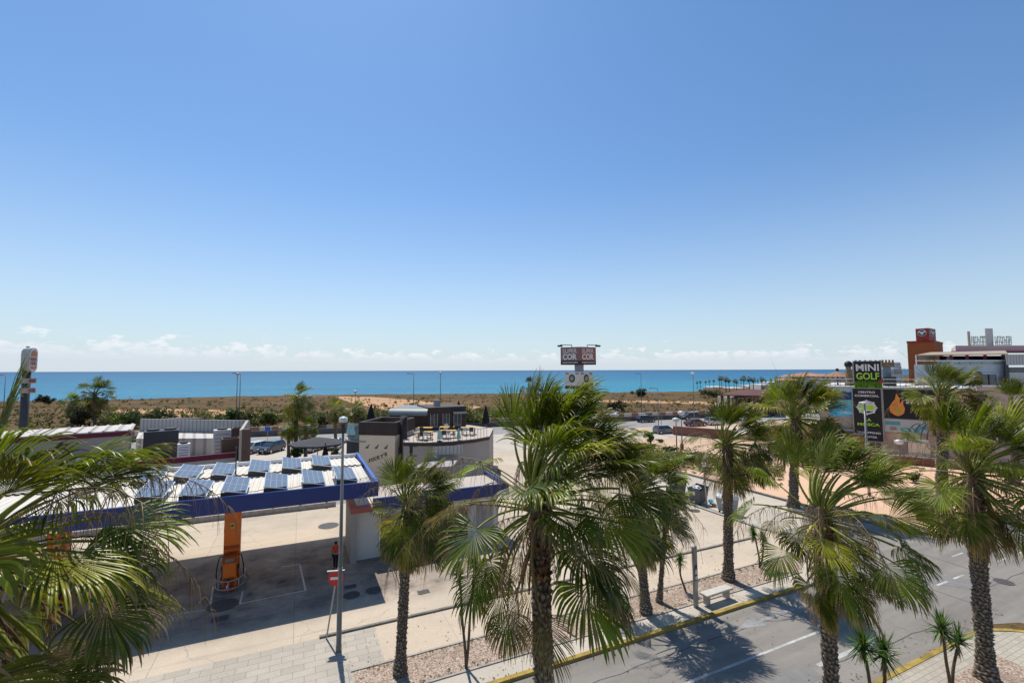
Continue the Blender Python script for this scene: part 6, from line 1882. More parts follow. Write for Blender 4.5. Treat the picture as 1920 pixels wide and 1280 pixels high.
for k in range(4):
    mb = MB(); px = (1724, 1731, 1738, 1745)[k]; c = at(px, 640, YO - .5 + (k % 2)); mb.cyl((c.x, c.y, zt_ + .37), (c.x, c.y, z0), .14, n=8); mb.build('leg', M['charcoal'], t)

# --- terrace bar building on the right
YT = 66.0
t = thing('terrace_bar_building', 'white bar building with glass balustrade, beige awning and magenta posts', 'building', (at(1800, 720, YT).x, YT, 0))
mb = MB(); bx2(mb, 1716, 1888, 683, 724, YT, 14, zr); mb.build('wall', M['paleblue'], t)
mb = MB(); bx2(mb, 1716, 1887, 675, 677, YT - .25, .3); mb.build('parapet_coping', M['white'], t)
mb = MB(); bx2(mb, 1757, 1887, 677.2, 683.3, YT - .15, .08); gl = mb.build('glass_balustrade', M['glassgreen'], t)
mb = MB()
for px in (1757, 1780, 1800, 1820, 1842, 1864, 1886): bx2(mb, px, px + .8, 677.2, 683.3, YT - .2, .04)
mb.build('baluster', M['steel'], gl)
mb = MB(); bx2(mb, 1762, 1887, 667, 677, YT + 3.2, 2); mb.build('dark_interior', M['glass'], t)
for px in (1781, 1811, 1845, 1880):
    mb = MB(); bx2(mb, px, px + 6, 665, 678, YT + 1.0, .5); mb.build('post', M['magenta'], t)
mb = MB(); a = at(1718, 665, YT - .5); b_ = at(1890, 663, YT - .5); c = at(1885, 657, YT + 4); d_ = at(1745, 660, YT + 4)
mb.prism([a, b_, c, d_], Z * -.15); mb.build('awning', M['awning'], t)
mb = MB(); bx2(mb, 1717, 1719.5, 665, 684, YT - .4, .4); mb.build('corner_post', M['white'], t)
mb = MB(); bx2(mb, 1722, 1755, 667, 675, YT + 3, .3); mb.build('rear_screen', M['awning'], t)
mb = MB(); bx2(mb, 1792, 2000, 647.5, 658, YT + 6, 10, 10); mb.build('upper_storey', M['pinkwall'], t)
mb = MB(); bx2(mb, 1784, 2000, 657.5, 660, YT + 5, 1.0, 10); mb.build('magenta_trim', M['magenta'], t)
mb = MB(); bx2(mb, 1815.5, 1820.5, 621, 648, YT + 8, 1.0, 10); mb.build('thin_chimney', M['pinkwall'], t)
mb = MB(); bx2(mb, 1849, 1863.5, 615.5, 648, YT + 8, 1.4, 10); mb.build('broad_chimney', M['offwhite'], t)
mb = MB(); bx2(mb, 1887, 2000, 664, 684, YT - 1.0, 4, 10); mb.build('corrugated_awning', M['screen'], t)
mb = MB(); bx2(mb, 1887, 1894, 684, 724, YT - .8, .8, zr); mb.build('stone_pier', M['charcoal'], t)
mb = MB(); bx2(mb, 1894.2, 2000, 688, 698, YT + .6, 1.2, 8); mb.build('dark_opening', M['glass'], t)
mb = MB(); bx2(mb, 1894.2, 2000, 698.2, 724, YT + .1, 1.2, zr); mb.build('service_wall', M['offwhite'], t)
mb = MB(); bx2(mb, 1843, 1869, 702, 723, YT - .12, .1, zr); dw = mb.build('door', M['glass'], t)
mb = MB(); bx2(mb, 1841.5, 1843, 700, 724, YT - .2, .15, zr); bx2(mb, 1855.5, 1856.5, 702, 723, YT - .2, .07, zr); mb.build('frame', M['charcoal'], dw)
mb = MB(); bx2(mb, 1834, 1842, 697, 724, YT - .3, .25, zr); mb.build('dark_pilaster', M['charcoal'], t)
mb = MB(); bx2(mb, 1880, 1887, 707, 715, YT - .6, .5); mb.build('red_box', M['redsign'], t)
mb = MB(); bx2(mb, 1808, 2000, 697, 697.7, YT - .9, .1); mb.build('canopy_rail', M['charcoal'], t)
# letters seen from behind on a frame
t = thing('rooftop_letter_frame', 'dark openwork sign frame seen from behind, between and beside the two chimneys', 'sign frame', (at(1840, 640, YT + 8).x, YT + 8, at(1840, 648, YT + 8).z))
mb = MB()
for x0, x1 in ((1821, 1848), (1865, 1897)):
    for y_ in (632, 640, 646): bx2(mb, x0, x1, y_, y_ + .8, YT + 8, .08, 10)
mb.build('frame', M['charcoal'], t)
rr_ = random.Random(4)
for k, px in enumerate((1822, 1827, 1833, 1839, 1844, 1866, 1871, 1877, 1883, 1888, 1893)):
    mb = MB(); bx2(mb, px, px + 1, 630, 647, YT + 7.8, .1, 10); bx2(mb, px + 3, px + 4, 630 + rr_.choice((0, 4, 7)), 647, YT + 7.8, .1, 10)
    yy = rr_.choice((630, 636, 642)); bx2(mb, px, px + 4, yy, yy + 1.2, YT + 7.7, .09, 10)
    mb.build('letter_back', M['charcoal'], t)
# lower pink wall right
t = thing('pink_retaining_wall', 'pale pink wall with white coping at the right edge below the bar', 'wall', (fac(1900, 740).x, fac(1900, 740).y, 0))
mb = MB(); p = fac(1832, 760, .5); q = fac(2100, 760, .5); zt_ = fac(1860, 725, .5).z
mb.frame(Vector((p.x, p.y, .02)), Vector((q.x - p.x, q.y - p.y, 0)), fn * .4, Z * zt_); mb.build('wall', M['pinkwall'], t)
mb = MB(); mb.frame(Vector((p.x, p.y, zt_ + .02)) - fn * .05, Vector((q.x - p.x, q.y - p.y, 0)), fn * .5, Z * .15); mb.build('coping', M['white'], t)

# --- distant town
t = thing('white_hotel', 'distant white stepped hotel seen right of the castle tower', 'hotel', (at(1682, 700, 420).x, 420, 0))
for k, (x0, x1, y0) in enumerate(((1674, 1690, 679), (1672, 1692, 686), (1670, 1694, 693))):
    mb = MB(); bx2(mb, x0, x1, y0, 740, 420 - k * 4, 12); mb.build('storey_block', M['white'], t)
mb = MB()
for y_ in range(681, 702, 3): bx2(mb, 1676, 1690, y_, y_ + 1.2, 407.5, .5)
mb.build('balcony_shade', M['charcoal'], t)
rr_ = random.Random(9)
hs = [(1335, 1362, 726, 735, 300, 0), (1372, 1400, 728, 737, 280, 0), (1405, 1440, 724, 734, 290, 0), (1442, 1470, 717, 727, 330, 0), (1428, 1447, 722, 730, 260, 0),
      (1484, 1508, 703, 716, 300, 1), (1510, 1540, 700, 716, 270, 1), (1538, 1568, 702, 718, 220, 1), (1478, 1500, 710, 724, 240, 1), (1575, 1600, 703, 716, 200, 1), (1640, 1672, 704, 722, 190, 1)]
hl = ['low white beach building behind the leftmost distant palms', 'low white beach building amid the distant palms', 'long pale beach building behind the distant palms', 'pale beach house at the right end of the distant palms', 'small pale house below the distant palms',
      'distant terracotta roofed villa just right of the windblown palm', 'distant terracotta roofed villa, highest roof of the row', 'broad terracotta roofed villa left of the straw parasol', 'small terracotta roofed villa nearest the windblown palm', 'terracotta roofed villa behind the stone pillar', 'terracotta roofed villa behind the castle tower']
for (x0, x1, y0, y1, Y, rf), lab in zip(hs, hl):
    c = at((x0 + x1) / 2, y0, Y)
    t = thing('villa' if rf else 'beach_building', lab, 'house', (c.x, Y, 0), 0, 'distant houses along the coast')
    mb = MB(); p, q, zt_ = bx2(mb, x0, x1, y0 + (3 if rf else 0), y1 + 30, Y, 12); mb.build('wall', M['offwhite'], t)
    if rf:
        mb = MB(); o_ = Vector((p.x - 1, Y - 1, zt_)); Wd = q.x - p.x + 2; h = at(x0, y0 - 1, Y).z - zt_
        mb.v = [tuple(o_), tuple(o_ + Vector((Wd, 0, 0))), tuple(o_ + Vector((Wd, 14, 0))), tuple(o_ + Vector((0, 14, 0))), tuple(o_ + Vector((Wd * .25, 7, h))), tuple(o_ + Vector((Wd * .75, 7, h)))]
        mb.f = [(0, 1, 5, 4), (1, 2, 5), (2, 3, 4, 5), (3, 0, 4), (3, 2, 1, 0)]; mb.build('roof', M['tiles'], t)
    else:
        mb = MB(); bx2(mb, x0 - .5, x1 + .5, y0 - 1, y0, Y - .5, 13); mb.build('roof', M['white'], t)
    for i in range(3):
        mb = MB(); xa = x0 + (x1 - x0) * (.12 + .3 * i); bx2(mb, xa, xa + (x1 - x0) * .14, y0 + 4, y0 + 7, Y - .1, .08)
        mb.build('window', M['glass'], t)
# dark red roofed restaurant by the road (1350-1460, 728-770)
t = thing('beach_restaurant', 'low open restaurant with dark red pitched roof beyond the road', 'building', (at(1400, 760, 118).x, 118, 0))
mb = MB(); a, b_, c, d_ = at(1350, 740, 112), at(1452, 742, 112), at(1452, 729, 128), at(1385, 731, 128)
mb.v = [tuple(v_) for v_ in (a, b_, c, d_)] + [tuple(v_ - Z * .3) for v_ in (a, b_, c, d_)]
mb.f = [(0, 1, 2, 3), (7, 6, 5, 4), (0, 4, 5, 1), (1, 5, 6, 2), (2, 6, 7, 3), (3, 7, 4, 0)]; mb.build('roof', pm('dark_red_roof', (.12, .045, .035), .8, .2, .4), t)
for px in (1354, 1366, 1380, 1396, 1412, 1430, 1448):
    mb = MB(); p = at(px, 745, 113); mb.box((p.x, 113, (a.z - .3) / 2), (.5, .5, a.z - .32)); mb.build('pillar', M['brown'], t)
mb = MB(); p, q = at(1372, 750, 117), at(1450, 750, 117); mb.frame((p.x, 117, .02), (q.x - p.x, 0, 0), (0, 8, 0), (0, 0, a.z - 1.0)); mb.build('wall', M['beige'], t)
for px in (1384, 1402, 1420, 1437):
    mb = MB(); bx2(mb, px, px + 8, 747, 760, 116.9, .08); mb.build('window', M['glass'], t)

# ============================================================ FAR STREET LAMPS, SIGNS, BARRIER
def lamp(px, pyt, pyb, label, kind='arm', Y=None, group='street lamps along the coast road', r=.075):
    b0 = on(px, pyb, 0)
    Y = b0.y
    tp = at(px, pyt, Y); tp.x = b0.x
    t = thing('street_lamp', label, 'street lamp', b0, 0, group)
    mb = MB(); mb.tube([b0, Vector((b0.x, Y, tp.z))], [r * 1.3, r * .8], 8); mb.build('pole', M['lampgrey'], t, smooth=True)
    e_ = Vector((b0.x, Y, tp.z))
    if kind == 'arm':
        mb = MB(); mb.tube([e_, e_ + Vector((-.3, 0, .1)), e_ + Vector((-1.0, 0, .15))], [.06, .06, .05], 6); mb.build('arm', M['lampgrey'], t)
        mb = MB(); mb.box(e_ + Vector((-1.2, 0, .15)), (.8, .3, .18)); mb.build('lamp_head', M['steel'], t, bevel=.04)
    elif kind == 'disc':
        mb = MB(); mb.tube([e_, e_ + Z * .12, e_ + Z * .5, e_ + Z * .62], [.12, .42, .5, .1], 16); mb.build('lamp_globe', M['lampglass'], t, smooth=True)
    else:
        mb = MB(); mb.tube([e_, e_ + Z * .15, e_ + Z * .4, e_ + Z * .48], [.15, .4, .42, .1], 14); mb.build('lamp_head', M['lampglass'], t, smooth=True)
    return t
lamp(442, 703, 800, 'tall slim street lamp with white head left of the distant palms, left of the pair', 'cap')
lamp(447.5, 701, 806, 'tall slim dark street lamp, right of the pair above the restaurant roof', 'arm')
lamp(665, 736, 800, 'short slim lamp right of the two mid distance palms', 'cap')
lamp(775, 701, 790, 'tall slim lamp against the sea above the pavilion, left one', 'arm')
lamp(825.5, 701, 790, 'tall slim lamp against the sea above the pavilion, right one', 'cap')
lamp(1203, 701, 772, 'tall slim lamp right of the advertising tower', 'arm')
lamp(1235, 729, 814, 'slim pole lamp in front of the blue-grey hatchback', 'arm')
lamp(1240, 740, 800, 'thin pole just right of the pole lamp by the hatchback', 'arm', r=.04)
lamp(1302, 702, 800, 'tall slim lamp standing left of the low beach buildings', 'cap')
lamp(5, 704, 790, 'slim lamp with short arm at the far left edge', 'arm')
g = 'globe lamps around the sand and plaza'
lamp(1156, 781, 826, 'globe lamp at the left end of the sandy strip', 'disc', group=g)
lamp(1279, 778, 842, 'globe lamp before the brick planter wall, right of a pair', 'disc', group=g)
lamp(1269, 791, 846, 'globe lamp before the brick planter wall, left of a pair', 'disc', group=g)
lamp(1688, 833, 872, 'round white globe lamp on the plaza right of the tall black sign', 'disc', group=g)
lamp(1579, 798, 842, 'globe lamp left of the tall black sign', 'disc', group=g)
# flat lamp in front of tall sign
b0 = on(1630, 930); t = thing('street_lamp', 'slim plaza lamp with flat white head crossing the tall black sign', 'street lamp', b0)
tp = at(1628, 757, b0.y)
mb = MB(); mb.tube([b0, Vector((b0.x, b0.y, tp.z))], [.12, .075], 10); mb.build('pole', M['steel'], t, smooth=True)
mb = MB(); e_ = Vector((b0.x, b0.y, tp.z)); mb.tube([e_, e_ + Z * .06, e_ + Z * .14, e_ + Z * .18], [.08, .38, .40, .08], 18); mb.build('lamp_head', M['lampglass'], t, smooth=True)
# little bollard-bins
for k, (px, py) in enumerate(((1163, 824), (1279, 843))):
    p = on(px, py); t = thing('litter_bin', ['small dark red litter bin right of the left globe lamp', 'small dark litter bin at the foot of the right globe lamp'][k], 'litter bin', p, 0, 'litter bins on the sand')
    mb = MB(); mb.tube([p, p + Z * .75], [.22, .26], 10); mb.build('drum', M['redfade'] if k == 0 else M['brown2'], t)
    mb = MB(); mb.tube([p + Z * .75, p + Z * .8], [.28, .28], 10); mb.build('rim', M['charcoal'], t)
# barrier behind coast road
a, b_ = RA[0] + Vector((0, .25, 0)), RA[1] + Vector((0, .25, 0))
dd = (b_ - a); n = Vector((-dd.y, dd.x, 0)).normalized()
mb = MB(); mb.frame(a, dd, n * .3, Z * 1.0); o = mb.build('road_barrier', M['charcoal'] if 0 else pm('dark_barrier', (.12, .11, .105), .9, .2, .5), None, origin=a); tag(o, 'long low dark barrier wall along the seaward edge of the coast road', 'barrier')
m = D.materials.new('banded_paint'); N, L = nodes(m); bb = N['Principled BSDF']; bb.inputs['Roughness'].default_value = .8
tc = N.new('ShaderNodeTexCoord'); sx = N.new('ShaderNodeSeparateXYZ'); L.new(tc.outputs['Object'], sx.inputs[0])
fr__ = mathn(N, L, 'FRACT', mathn(N, L, 'MULTIPLY', sx.outputs[0], .28)); gg = mathn(N, L, 'GREATER_THAN', fr__, .52)
L.new(mixc(N, L, gg, (.60, .56, .5), (.30, .17, .12)), bb.inputs['Base Color'])
mb = MB(); mb.frame(a + n * 2.4, dd, n * .35, Z * 1.45); o = mb.build('banded_wall', m, None, origin=a + n * 2.4); tag(o, 'low red and white banded wall behind the dark barrier', 'wall')
# parking sign
p = on(501, 838); t = thing('parking_sign', 'small square blue sign above the dark parked car', 'road sign', p)
mb = MB(); mb.cyl(p, p + Z * 2.4, .04, n=6); mb.build('pole', M['steel'], t)
mb = MB(); mb.box(p + Z * 2.7, (.8, .05, .8)); mb.build('plate', M['bluelite'], t)

# ============================================================ CARS
def make_car(L_=4.2, W_=1.76, Hc=1.48, kind='hatch', paint=None):
    t = thing('parked_car', '', 'car', (0, 0, 0), 0, 'cars on the far roads')
    h = L_ / 2; hw = W_ / 2
    if kind == 'sedan':
        prof = [(-h, .38), (-h, .72), (-h + .12, .92), (-h + .85, 1.0), (h - 1.25, .98), (h - .25, .80), (h, .62), (h, .34), (h - .2, .24), (-h + .2, .24)]
        g0, g1, t0_, t1_ = -h + .55, h - 1.15, -h + 1.25, h - 2.0
    else:
        prof = [(-h, .38), (-h, .85), (-h + .08, 1.0), (-h + .4, 1.02), (h - 1.1, 1.0), (h - .2, .82), (h, .62), (h, .34), (h - .2, .24), (-h + .2, .24)]
        g0, g1, t0_, t1_ = -h + .08, h - .95, -h + .5, h - 1.75
    mb = MB(); mb.prism([(x_, -hw, z_) for x_, z_ in prof], (0, W_, 0)); mb.build('body', paint, t, bevel=.07)
    zb, zt_ = .99, Hc; wi, wt = hw - .07, hw - .27
    bot = [(g0, -wi, zb), (g1, -wi, zb), (g1, wi, zb), (g0, wi, zb)]; top = [(t0_, -wt, zt_), (t1_, -wt, zt_), (t1_, wt, zt_), (t0_, wt, zt_)]
    mb = MB(); mb.v = bot + top; mb.f = [(0, 1, 5, 4), (1, 2, 6, 5), (2, 3, 7, 6), (3, 0, 4, 7), (4, 5, 6, 7)]; mb.build('window', M['glass'], t)
    mb = MB(); mb.frame((t0_ - .05, -wt - .02, zt_ + .004), (t1_ - t0_ + .1, 0, 0), (0, 2 * wt + .04, 0), (0, 0, .05)); mb.build('roof', paint, t, bevel=.02)
    mb = MB()
    for i in range(4):
        mb = MB(); mb.tube([Vector(bot[i]), Vector(top[i])], .045, 6); mb.build('pillar', paint, t)
    xm0, xm1 = (g0 + g1) / 2 - .1, (t0_ + t1_) / 2
    for sg in (-1, 1):
        mb = MB(); mb.tube([(xm0, sg * (wi + .005), zb), (xm1, sg * (wt + .005), zt_)], .04, 6); mb.build('pillar', paint, t)
    for x_ in (-h + .75, h - .78):
        for sg in (-1, 1):
            mb = MB(); mb.cyl((x_, sg * (hw - .2), .32), (x_, sg * (hw + .012), .32), .35, n=20); wl = mb.build('wheel', M['rubber'], t)
            mb = MB(); mb.cyl((x_, sg * (hw + .012), .32), (x_, sg * (hw + .03), .32), .2, n=14); mb.build('rim', M['alu'], wl)
    for sg in (-1, 1):
        mb = MB(); mb.box((h - .03, sg * (hw - .3), .70), (.1, .36, .15)); mb.build('headlight', M['lampglass'], t, bevel=.02)
        mb = MB(); mb.box((-h + .02, sg * (hw - .2), .82), (.1, .26, .2)); mb.build('tail_light', M['red'], t, bevel=.02)
        mb = MB(); mb.box((g1 - .3, sg * (hw + .06), 1.03), (.12, .16, .12)); mb.build('mirror', paint, t, bevel=.02)
    mb = MB(); mb.box((h - .0, 0, .42), (.06, 1.0, .14)); mb.build('grille', M['black'], t)
    mb = MB(); mb.box((h + .01, 0, .50), (.04, .5, .11)); mb.build('number_plate', M['white'], t)
    return t
cp = {'navy': carpaint('navy_car_paint', (.012, .02, .045)), 'white': carpaint('white_car_paint', (.62, .62, .62)), 'bluegrey': carpaint('blue_grey_car_paint', (.10, .15, .20)),
      'black': carpaint('black_car_paint', (.015, .015, .018)), 'silver': carpaint('silver_car_paint', (.42, .43, .45)), 'darkred': carpaint('dark_red_car_paint', (.10, .018, .015))}
ang_r = math.atan2(dd.y, dd.x)
cars = [(1211, 791, 'navy', 'hatch', 1.0, 0, 'dark navy hatchback on the coast road, nearer of the two together'),
        (1215, 783.5, 'navy', 'sedan', 1.0, math.pi, 'dark blue saloon just behind the navy hatchback'),
        (1151, 783, 'white', 'sedan', 1.0, math.pi, 'white saloon on the coast road behind the big palm'),
        (1293, 786, 'black', 'hatch', 1.05, math.pi, 'black car at the right end of the coast road'),
        (1304, 798, 'darkred', 'sedan', 1.0, 0, 'dark red saloon behind the brick planter wall'),
        (1246, 812, 'bluegrey', 'hatch', .95, 0, 'blue-grey hatchback parked on the service road by the sand'),
        (475, 848, 'white', 'hatch', .95, -math.pi / 2 - .55, 'white car parked at the end of the restaurant screen'),
        (509, 847, 'navy', 'hatch', 1.0, -math.pi / 2 - .45, 'dark car parked facing the viewer beside the blue sign'),
        (585, 845, 'silver', 'hatch', 1.0, -math.pi / 2 - .4, 'silver car behind the open grey parasol'),
        (627, 840, 'silver', 'sedan', 1.0, -math.pi / 2 - .1, 'silver saloon parked right of the mid distance palm'),
        (1340, 796, 'white', 'hatch', 1.0, 0, 'white car half hidden behind the palm left of the plaza')]
for px, py, c_, kind, s_, rz, lab in cars:
    car = make_car(4.2 if kind == 'hatch' else 4.6, kind=kind, paint=cp[c_], Hc=1.5 if kind == 'hatch' else 1.42)
    p = on(px, py, .014); car.location = p; car.rotation_euler = (0, 0, rz + ang_r); car['label'] = lab; car.scale = (s_, s_, s_)

# ============================================================ VEGETATION
rng = np.random.default_rng(12)
# scrub bushes over the dry field
bk = Bulk()
for i in range(1500):
    px = rng.uniform(-60, 1500)
    pmin = 752 - (px * .012 if px < 1300 else 16); py = rng.uniform(pmin, 806 - px * .021)
    p = on(px, py); r = rng.uniform(.35, 1.1) * (1 if rng.random() < .93 else 1.8)
    col = [(.10, .095, .04), (.16, .12, .06), (.075, .085, .035), (.20, .15, .08)][rng.integers(0, 4)]
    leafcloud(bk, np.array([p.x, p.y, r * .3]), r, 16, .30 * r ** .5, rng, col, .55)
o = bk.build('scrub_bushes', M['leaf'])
bk2 = Bulk()
for i in range(1100):
    s = rng.uniform(-5, 24); t_ = [rng.normal(.35, .35), rng.normal(3.4, .8), rng.normal(-5.4, .4), rng.uniform(-7, 6)][i % 4]
    z = .03 if -5.8 < t_ < 5.8 else .14
    if t_ < -5.9 and s > 20: continue
    p = np.array(ST(s, t_, z + .005)); a = rng.uniform(0, 6.28); l = rng.uniform(.02, .07); d_ = np.array([math.cos(a), math.sin(a), 0]) * l; n_ = np.array([-math.sin(a), math.cos(a), .3]) * l * .35
    bk2.add([p - d_, p - n_, p + d_, p + n_ + np.array([0, 0, .01])], [[0, 1, 2, 3]], np.array([[.22, .15, .08], [.10, .08, .05], [.3, .24, .14]][i % 3]))
o2 = bk2.build('fallen_leaves', M['leaf']); tag(o2, 'dry leaf scraps scattered along the kerb, path and street', 'leaf litter', kind='stuff'); tag(o, 'dry brown and olive scrub covering the coastal field', 'scrub', kind='stuff')
bk = Bulk()
for i in range(2200):
    px = rng.uniform(1205, 1470); py = 866 + (px - 1330) * .13 + rng.normal(0, 10); p = on(px, py)
    leafcloud(bk, np.array([p.x, p.y, .1]), .25, 8, .10, rng, [(.12, .15, .04), (.25, .2, .09)][i % 2], .5)
for i in range(260):
    s = rng.uniform(-4, 20); t_ = 1.2 + rng.random() ** 2 * .3 if rng.random() < .5 else 2.85 - rng.random() ** 2 * .35; p = ST(s, t_, .05)
    leafcloud(bk, np.array([p.x, p.y, .05]), .10, 9, .035, rng, [(.12, .14, .04), (.26, .2, .1)][i % 2], .5)
o = bk.build('weeds', M['leaf']); tag(o, 'dry tufts of grass and weeds on the beds and plaza edge', 'weeds', kind='stuff')

def bush(px, pyb, pyt, wpx, label, col=(.075, .10, .03), name='shrub', group=None, dens=1.0, z0=0.0, Y=None):
    b0 = on(px, pyb) if Y is None else at(px, pyb, Y); b0.z = z0; Y = b0.y
    h = at(px, pyt, Y).z - z0; r = wpx * Y / FPX / 2
    t = thing(name, label, 'shrub' if name == 'shrub' else 'tree', b0, 0, group)
    bk = Bulk(); sz = max(.06, min(.28, r * .10)); n = int(1500 * dens)
    nl = 9
    for i in range(nl):
        c = np.array([b0.x + rng.uniform(-.6, .6) * r, b0.y + rng.uniform(-.5, .5) * r, z0 + h * rng.uniform(.3, .72)])
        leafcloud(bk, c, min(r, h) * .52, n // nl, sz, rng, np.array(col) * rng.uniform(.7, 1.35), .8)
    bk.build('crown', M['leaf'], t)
    bk = Bulk()
    for i in range(5):
        a = rng.uniform(0, 6.28); strip_tube(bk, [[b0.x, b0.y, z0], [b0.x + math.cos(a) * r * .3, b0.y + math.sin(a) * r * .3, z0 + h * .35], [b0.x + math.cos(a) * r * .5, b0.y + math.sin(a) * r * .5, z0 + h * .6]], [.08, .05, .02], (.12, .09, .06), 6)
    bk.build('trunk', M['bark'], t)
for a in ((275, 800, 766, 70, 'rounded grey-green shrub behind the restaurant roof', (.075, .085, .04)),
          (235, 800, 770, 45, 'bright green shrub left of the rounded one behind the roof', (.12, .16, .03)),
          (85, 757, 742, 28, 'dark round bush on the shore right of the pole sign', (.05, .05, .025)),
          (430, 806, 762, 50, 'upright green shrub beside the pair of tall lamps', (.06, .10, .025)),
          (460, 806, 764, 44, 'dark olive bush right of the pair of tall lamps', (.06, .06, .028)),
          (500, 808, 762, 60, 'tall olive bush left of the distant palm', (.10, .11, .035)),
          (600, 808, 768, 54, 'olive bush behind between the two distant palms', (.085, .09, .035)),
          (690, 806, 780, 60, 'pale green bush left of the pavilion', (.10, .125, .04)),
          (725, 800, 778, 40, 'yellow-green bush at the left corner of the pavilion', (.13, .14, .04)),
          (890, 800, 760, 50, 'yellow-olive bush right of the pavilion', (.13, .13, .045)),
          (400, 806, 785, 50, 'low bright green bush before the ribbed screen', (.12, .17, .04)),
          (1155, 770, 750, 34, 'dark bush in the field right of the big palm', (.055, .05, .03)),
          (1220, 833, 806, 26, 'conical green shrub on the sand', (.05, .09, .02)),
          (1237, 829, 821, 12, 'tiny dark bush right of the conical shrub', (.06, .085, .03)),
          (1254, 847, 835, 26, 'dense flat green shrub left of the globe lamps', (.04, .10, .02)),
          (1288, 866, 854, 30, 'low green shrub on the plaza grass', (.07, .10, .03)),
          (1197, 744, 727, 28, 'dark shrub on the shore right of the advertising tower', (.045, .06, .025)),
          (1112, 740, 731, 16, 'small dark shrub on the shore beside the tower column', (.05, .055, .03)),
          (1330, 745, 726, 56, 'dark green thicket on the shore below the distant palms', (.05, .065, .03)),
          (1400, 752, 735, 50, 'olive thicket right of the shore thicket', (.07, .075, .035)),
          (660, 795, 778, 40, 'brownish bush left of the tall black parasol', (.10, .09, .045)),
          (555, 862, 828, 30, 'rounded bright shrub at the foot of the distant palm', (.05, .09, .02)),
          (630, 858, 838, 18, 'small dark green shrub right of the open parasol', (.05, .075, .02)),
          (1715, 905, 880, 30, 'green shrub on the plaza near the second palm row', (.07, .11, .03)),
          (1900, 905, 860, 60, 'green shrub at the right edge of the plaza', (.07, .09, .03)),
          (150, 800, 752, 60, 'dark shrub under the brown distant palm', (.055, .055, .028))):
    bush(a[0], a[1], a[2], a[3], a[4], a[5], group='shrubs')

bk = Bulk()
for i in range(330):
    px = rng.uniform(180, 1080) ** 1.0; lo = 806 - px * .021
    p = on(px, lo - abs(rng.normal(0, 1)) * 13 * (1.0 if px < 760 else .6)); r = rng.uniform(.6, 2.0)
    col = [(.12, .13, .05), (.15, .16, .06), (.09, .095, .04), (.18, .15, .075)][rng.integers(0, 4)]
    leafcloud(bk, np.array([p.x, p.y, r * .6]), r, 90, .24, rng, col, .8)
o = bk.build('roadside_thicket', M['leaf']); tag(o, 'olive green thicket of low shrubs behind the coast road barrier', 'thicket', kind='stuff')
# ---- palms in the two street rows
FRONT = 'fan palms along the street'
def P3(s, t_, z=0.12): return tuple(ST(s, t_, z))
def crown_at(px, py, Y): return tuple(at(px, py, Y))
# T1 left edge
b1 = ST(-9.7, -7.5, .12)
palm('palm_tree', 'largest nearest fan palm filling the lower left corner', tuple(b1), tuple(at(-80, 1062, 5.8)), .2, 1.22, 60, 44, 11, 117, FRONT, dead=14, stalks=16, green=(.092, .12, .026), Lp=1.45, spears=1, elmax=73)
b2 = Vector((at(1027, 1270, 9.0).x, 9.0, .126))
pt2 = palm('palm_tree', 'big fan palm in the centre hiding the filling station shop', tuple(b2), tuple(at(1012, 945, b2.y)), .16, 1.14, 54, 44, 10, 202, FRONT, dead=5, stalks=12, green=(.095, .13, .024), Lp=1.5, spears=0, up=26, elmin=-46)
rgs = np.random.default_rng(77); c2 = at(1012, 950, 9.0)
for (az_, el_, L_s, bd) in ((2.0, 84, 2.75, .05), (.35, 62, 2.3, .35), (.1, 50, 2.2, .5), (1.2, 66, 1.9, .3), (2.9, 40, 2.2, 1.0)):
    flower_stalk(pt2, np.array(c2), az_, R_(el_), L_s, rgs, bd, False)
b3 = Vector((at(1560, 1275, 12.7).x, 12.7, .126))
pt3 = palm('palm_tree', 'fan palm with yellow leaf stems standing right of the bench', tuple(b3), tuple(at(1543, 975, b3.y)), .16, 1.12, 52, 42, 9, 303, FRONT, dead=6, stalks=7, green=(.10, .132, .024), Lp=1.6, spears=1, up=12)
bk = Bulk(); c3 = np.array(at(1543, 985, 12.7))
for dx_, l_, dy_ in ((-.16, .95, -.22), (.12, 1.15, -.24), (.34, .9, -.18), (-.4, .8, -.1)):
    pts = [c3 + np.array([dx_ * .6, dy_, 0]), c3 + np.array([dx_, dy_ * 1.4, .02]), c3 + np.array([dx_ * 1.5, dy_ * 1.8, -.3 * l_]), c3 + np.array([dx_ * 2.0, dy_ * 2.0, -l_])]
    strip_tube(bk, pts, [.05, .045, .03, .02], (.62, .50, .08), 5)
bk.build('yellow_leaf_stem', M['frond'], pt3)
b4 = on(1850, 1272, .126)
palm('palm_tree', 'fan palm with full trunk in view at the right edge of the street', tuple(b4), tuple(at(1824, 890, b4.y)), .215, 1.5, 54, 40, 9, 404, FRONT, dead=9, stalks=8, green=(.09, .12, .024), Lp=1.7, spears=1, up=14)
b5 = on(750, 1262, .03)
palm('palm_tree', 'small fan palm in the gravel bed right of the tall lamp', tuple(b5), tuple(at(765, 950, b5.y)), .16, 1.18, 54, 38, 9, 505, FRONT, dead=8, stalks=6, green=(.095, .125, .028), Lp=1.1, spears=1, up=12)
b6 = on(1212, 1149, .03)
palm('palm_tree', 'fan palm in the gravel bed half hidden behind the central palm', tuple(b6), tuple(at(1192, 935, b6.y)), .18, 1.5, 50, 38, 8, 606, FRONT, dead=7, stalks=5, green=(.085, .12, .024), Lp=1.45, spears=1, up=10)
b7 = on(1366, 1086, .03)
palm('palm_tree', 'slender fan palm right of the bus stop totem with dark compact crown', tuple(b7), tuple(at(1364, 836, b7.y)), .21, 1.45, 48, 38, 8, 707, FRONT, dead=7, stalks=4, green=(.07, .095, .02), Lp=1.35, spears=0, up=14)
b8 = Vector((24.2, 39.0, .03)); b8 = Vector((at(1487, 940, 39.0).x, 39.0, .03))
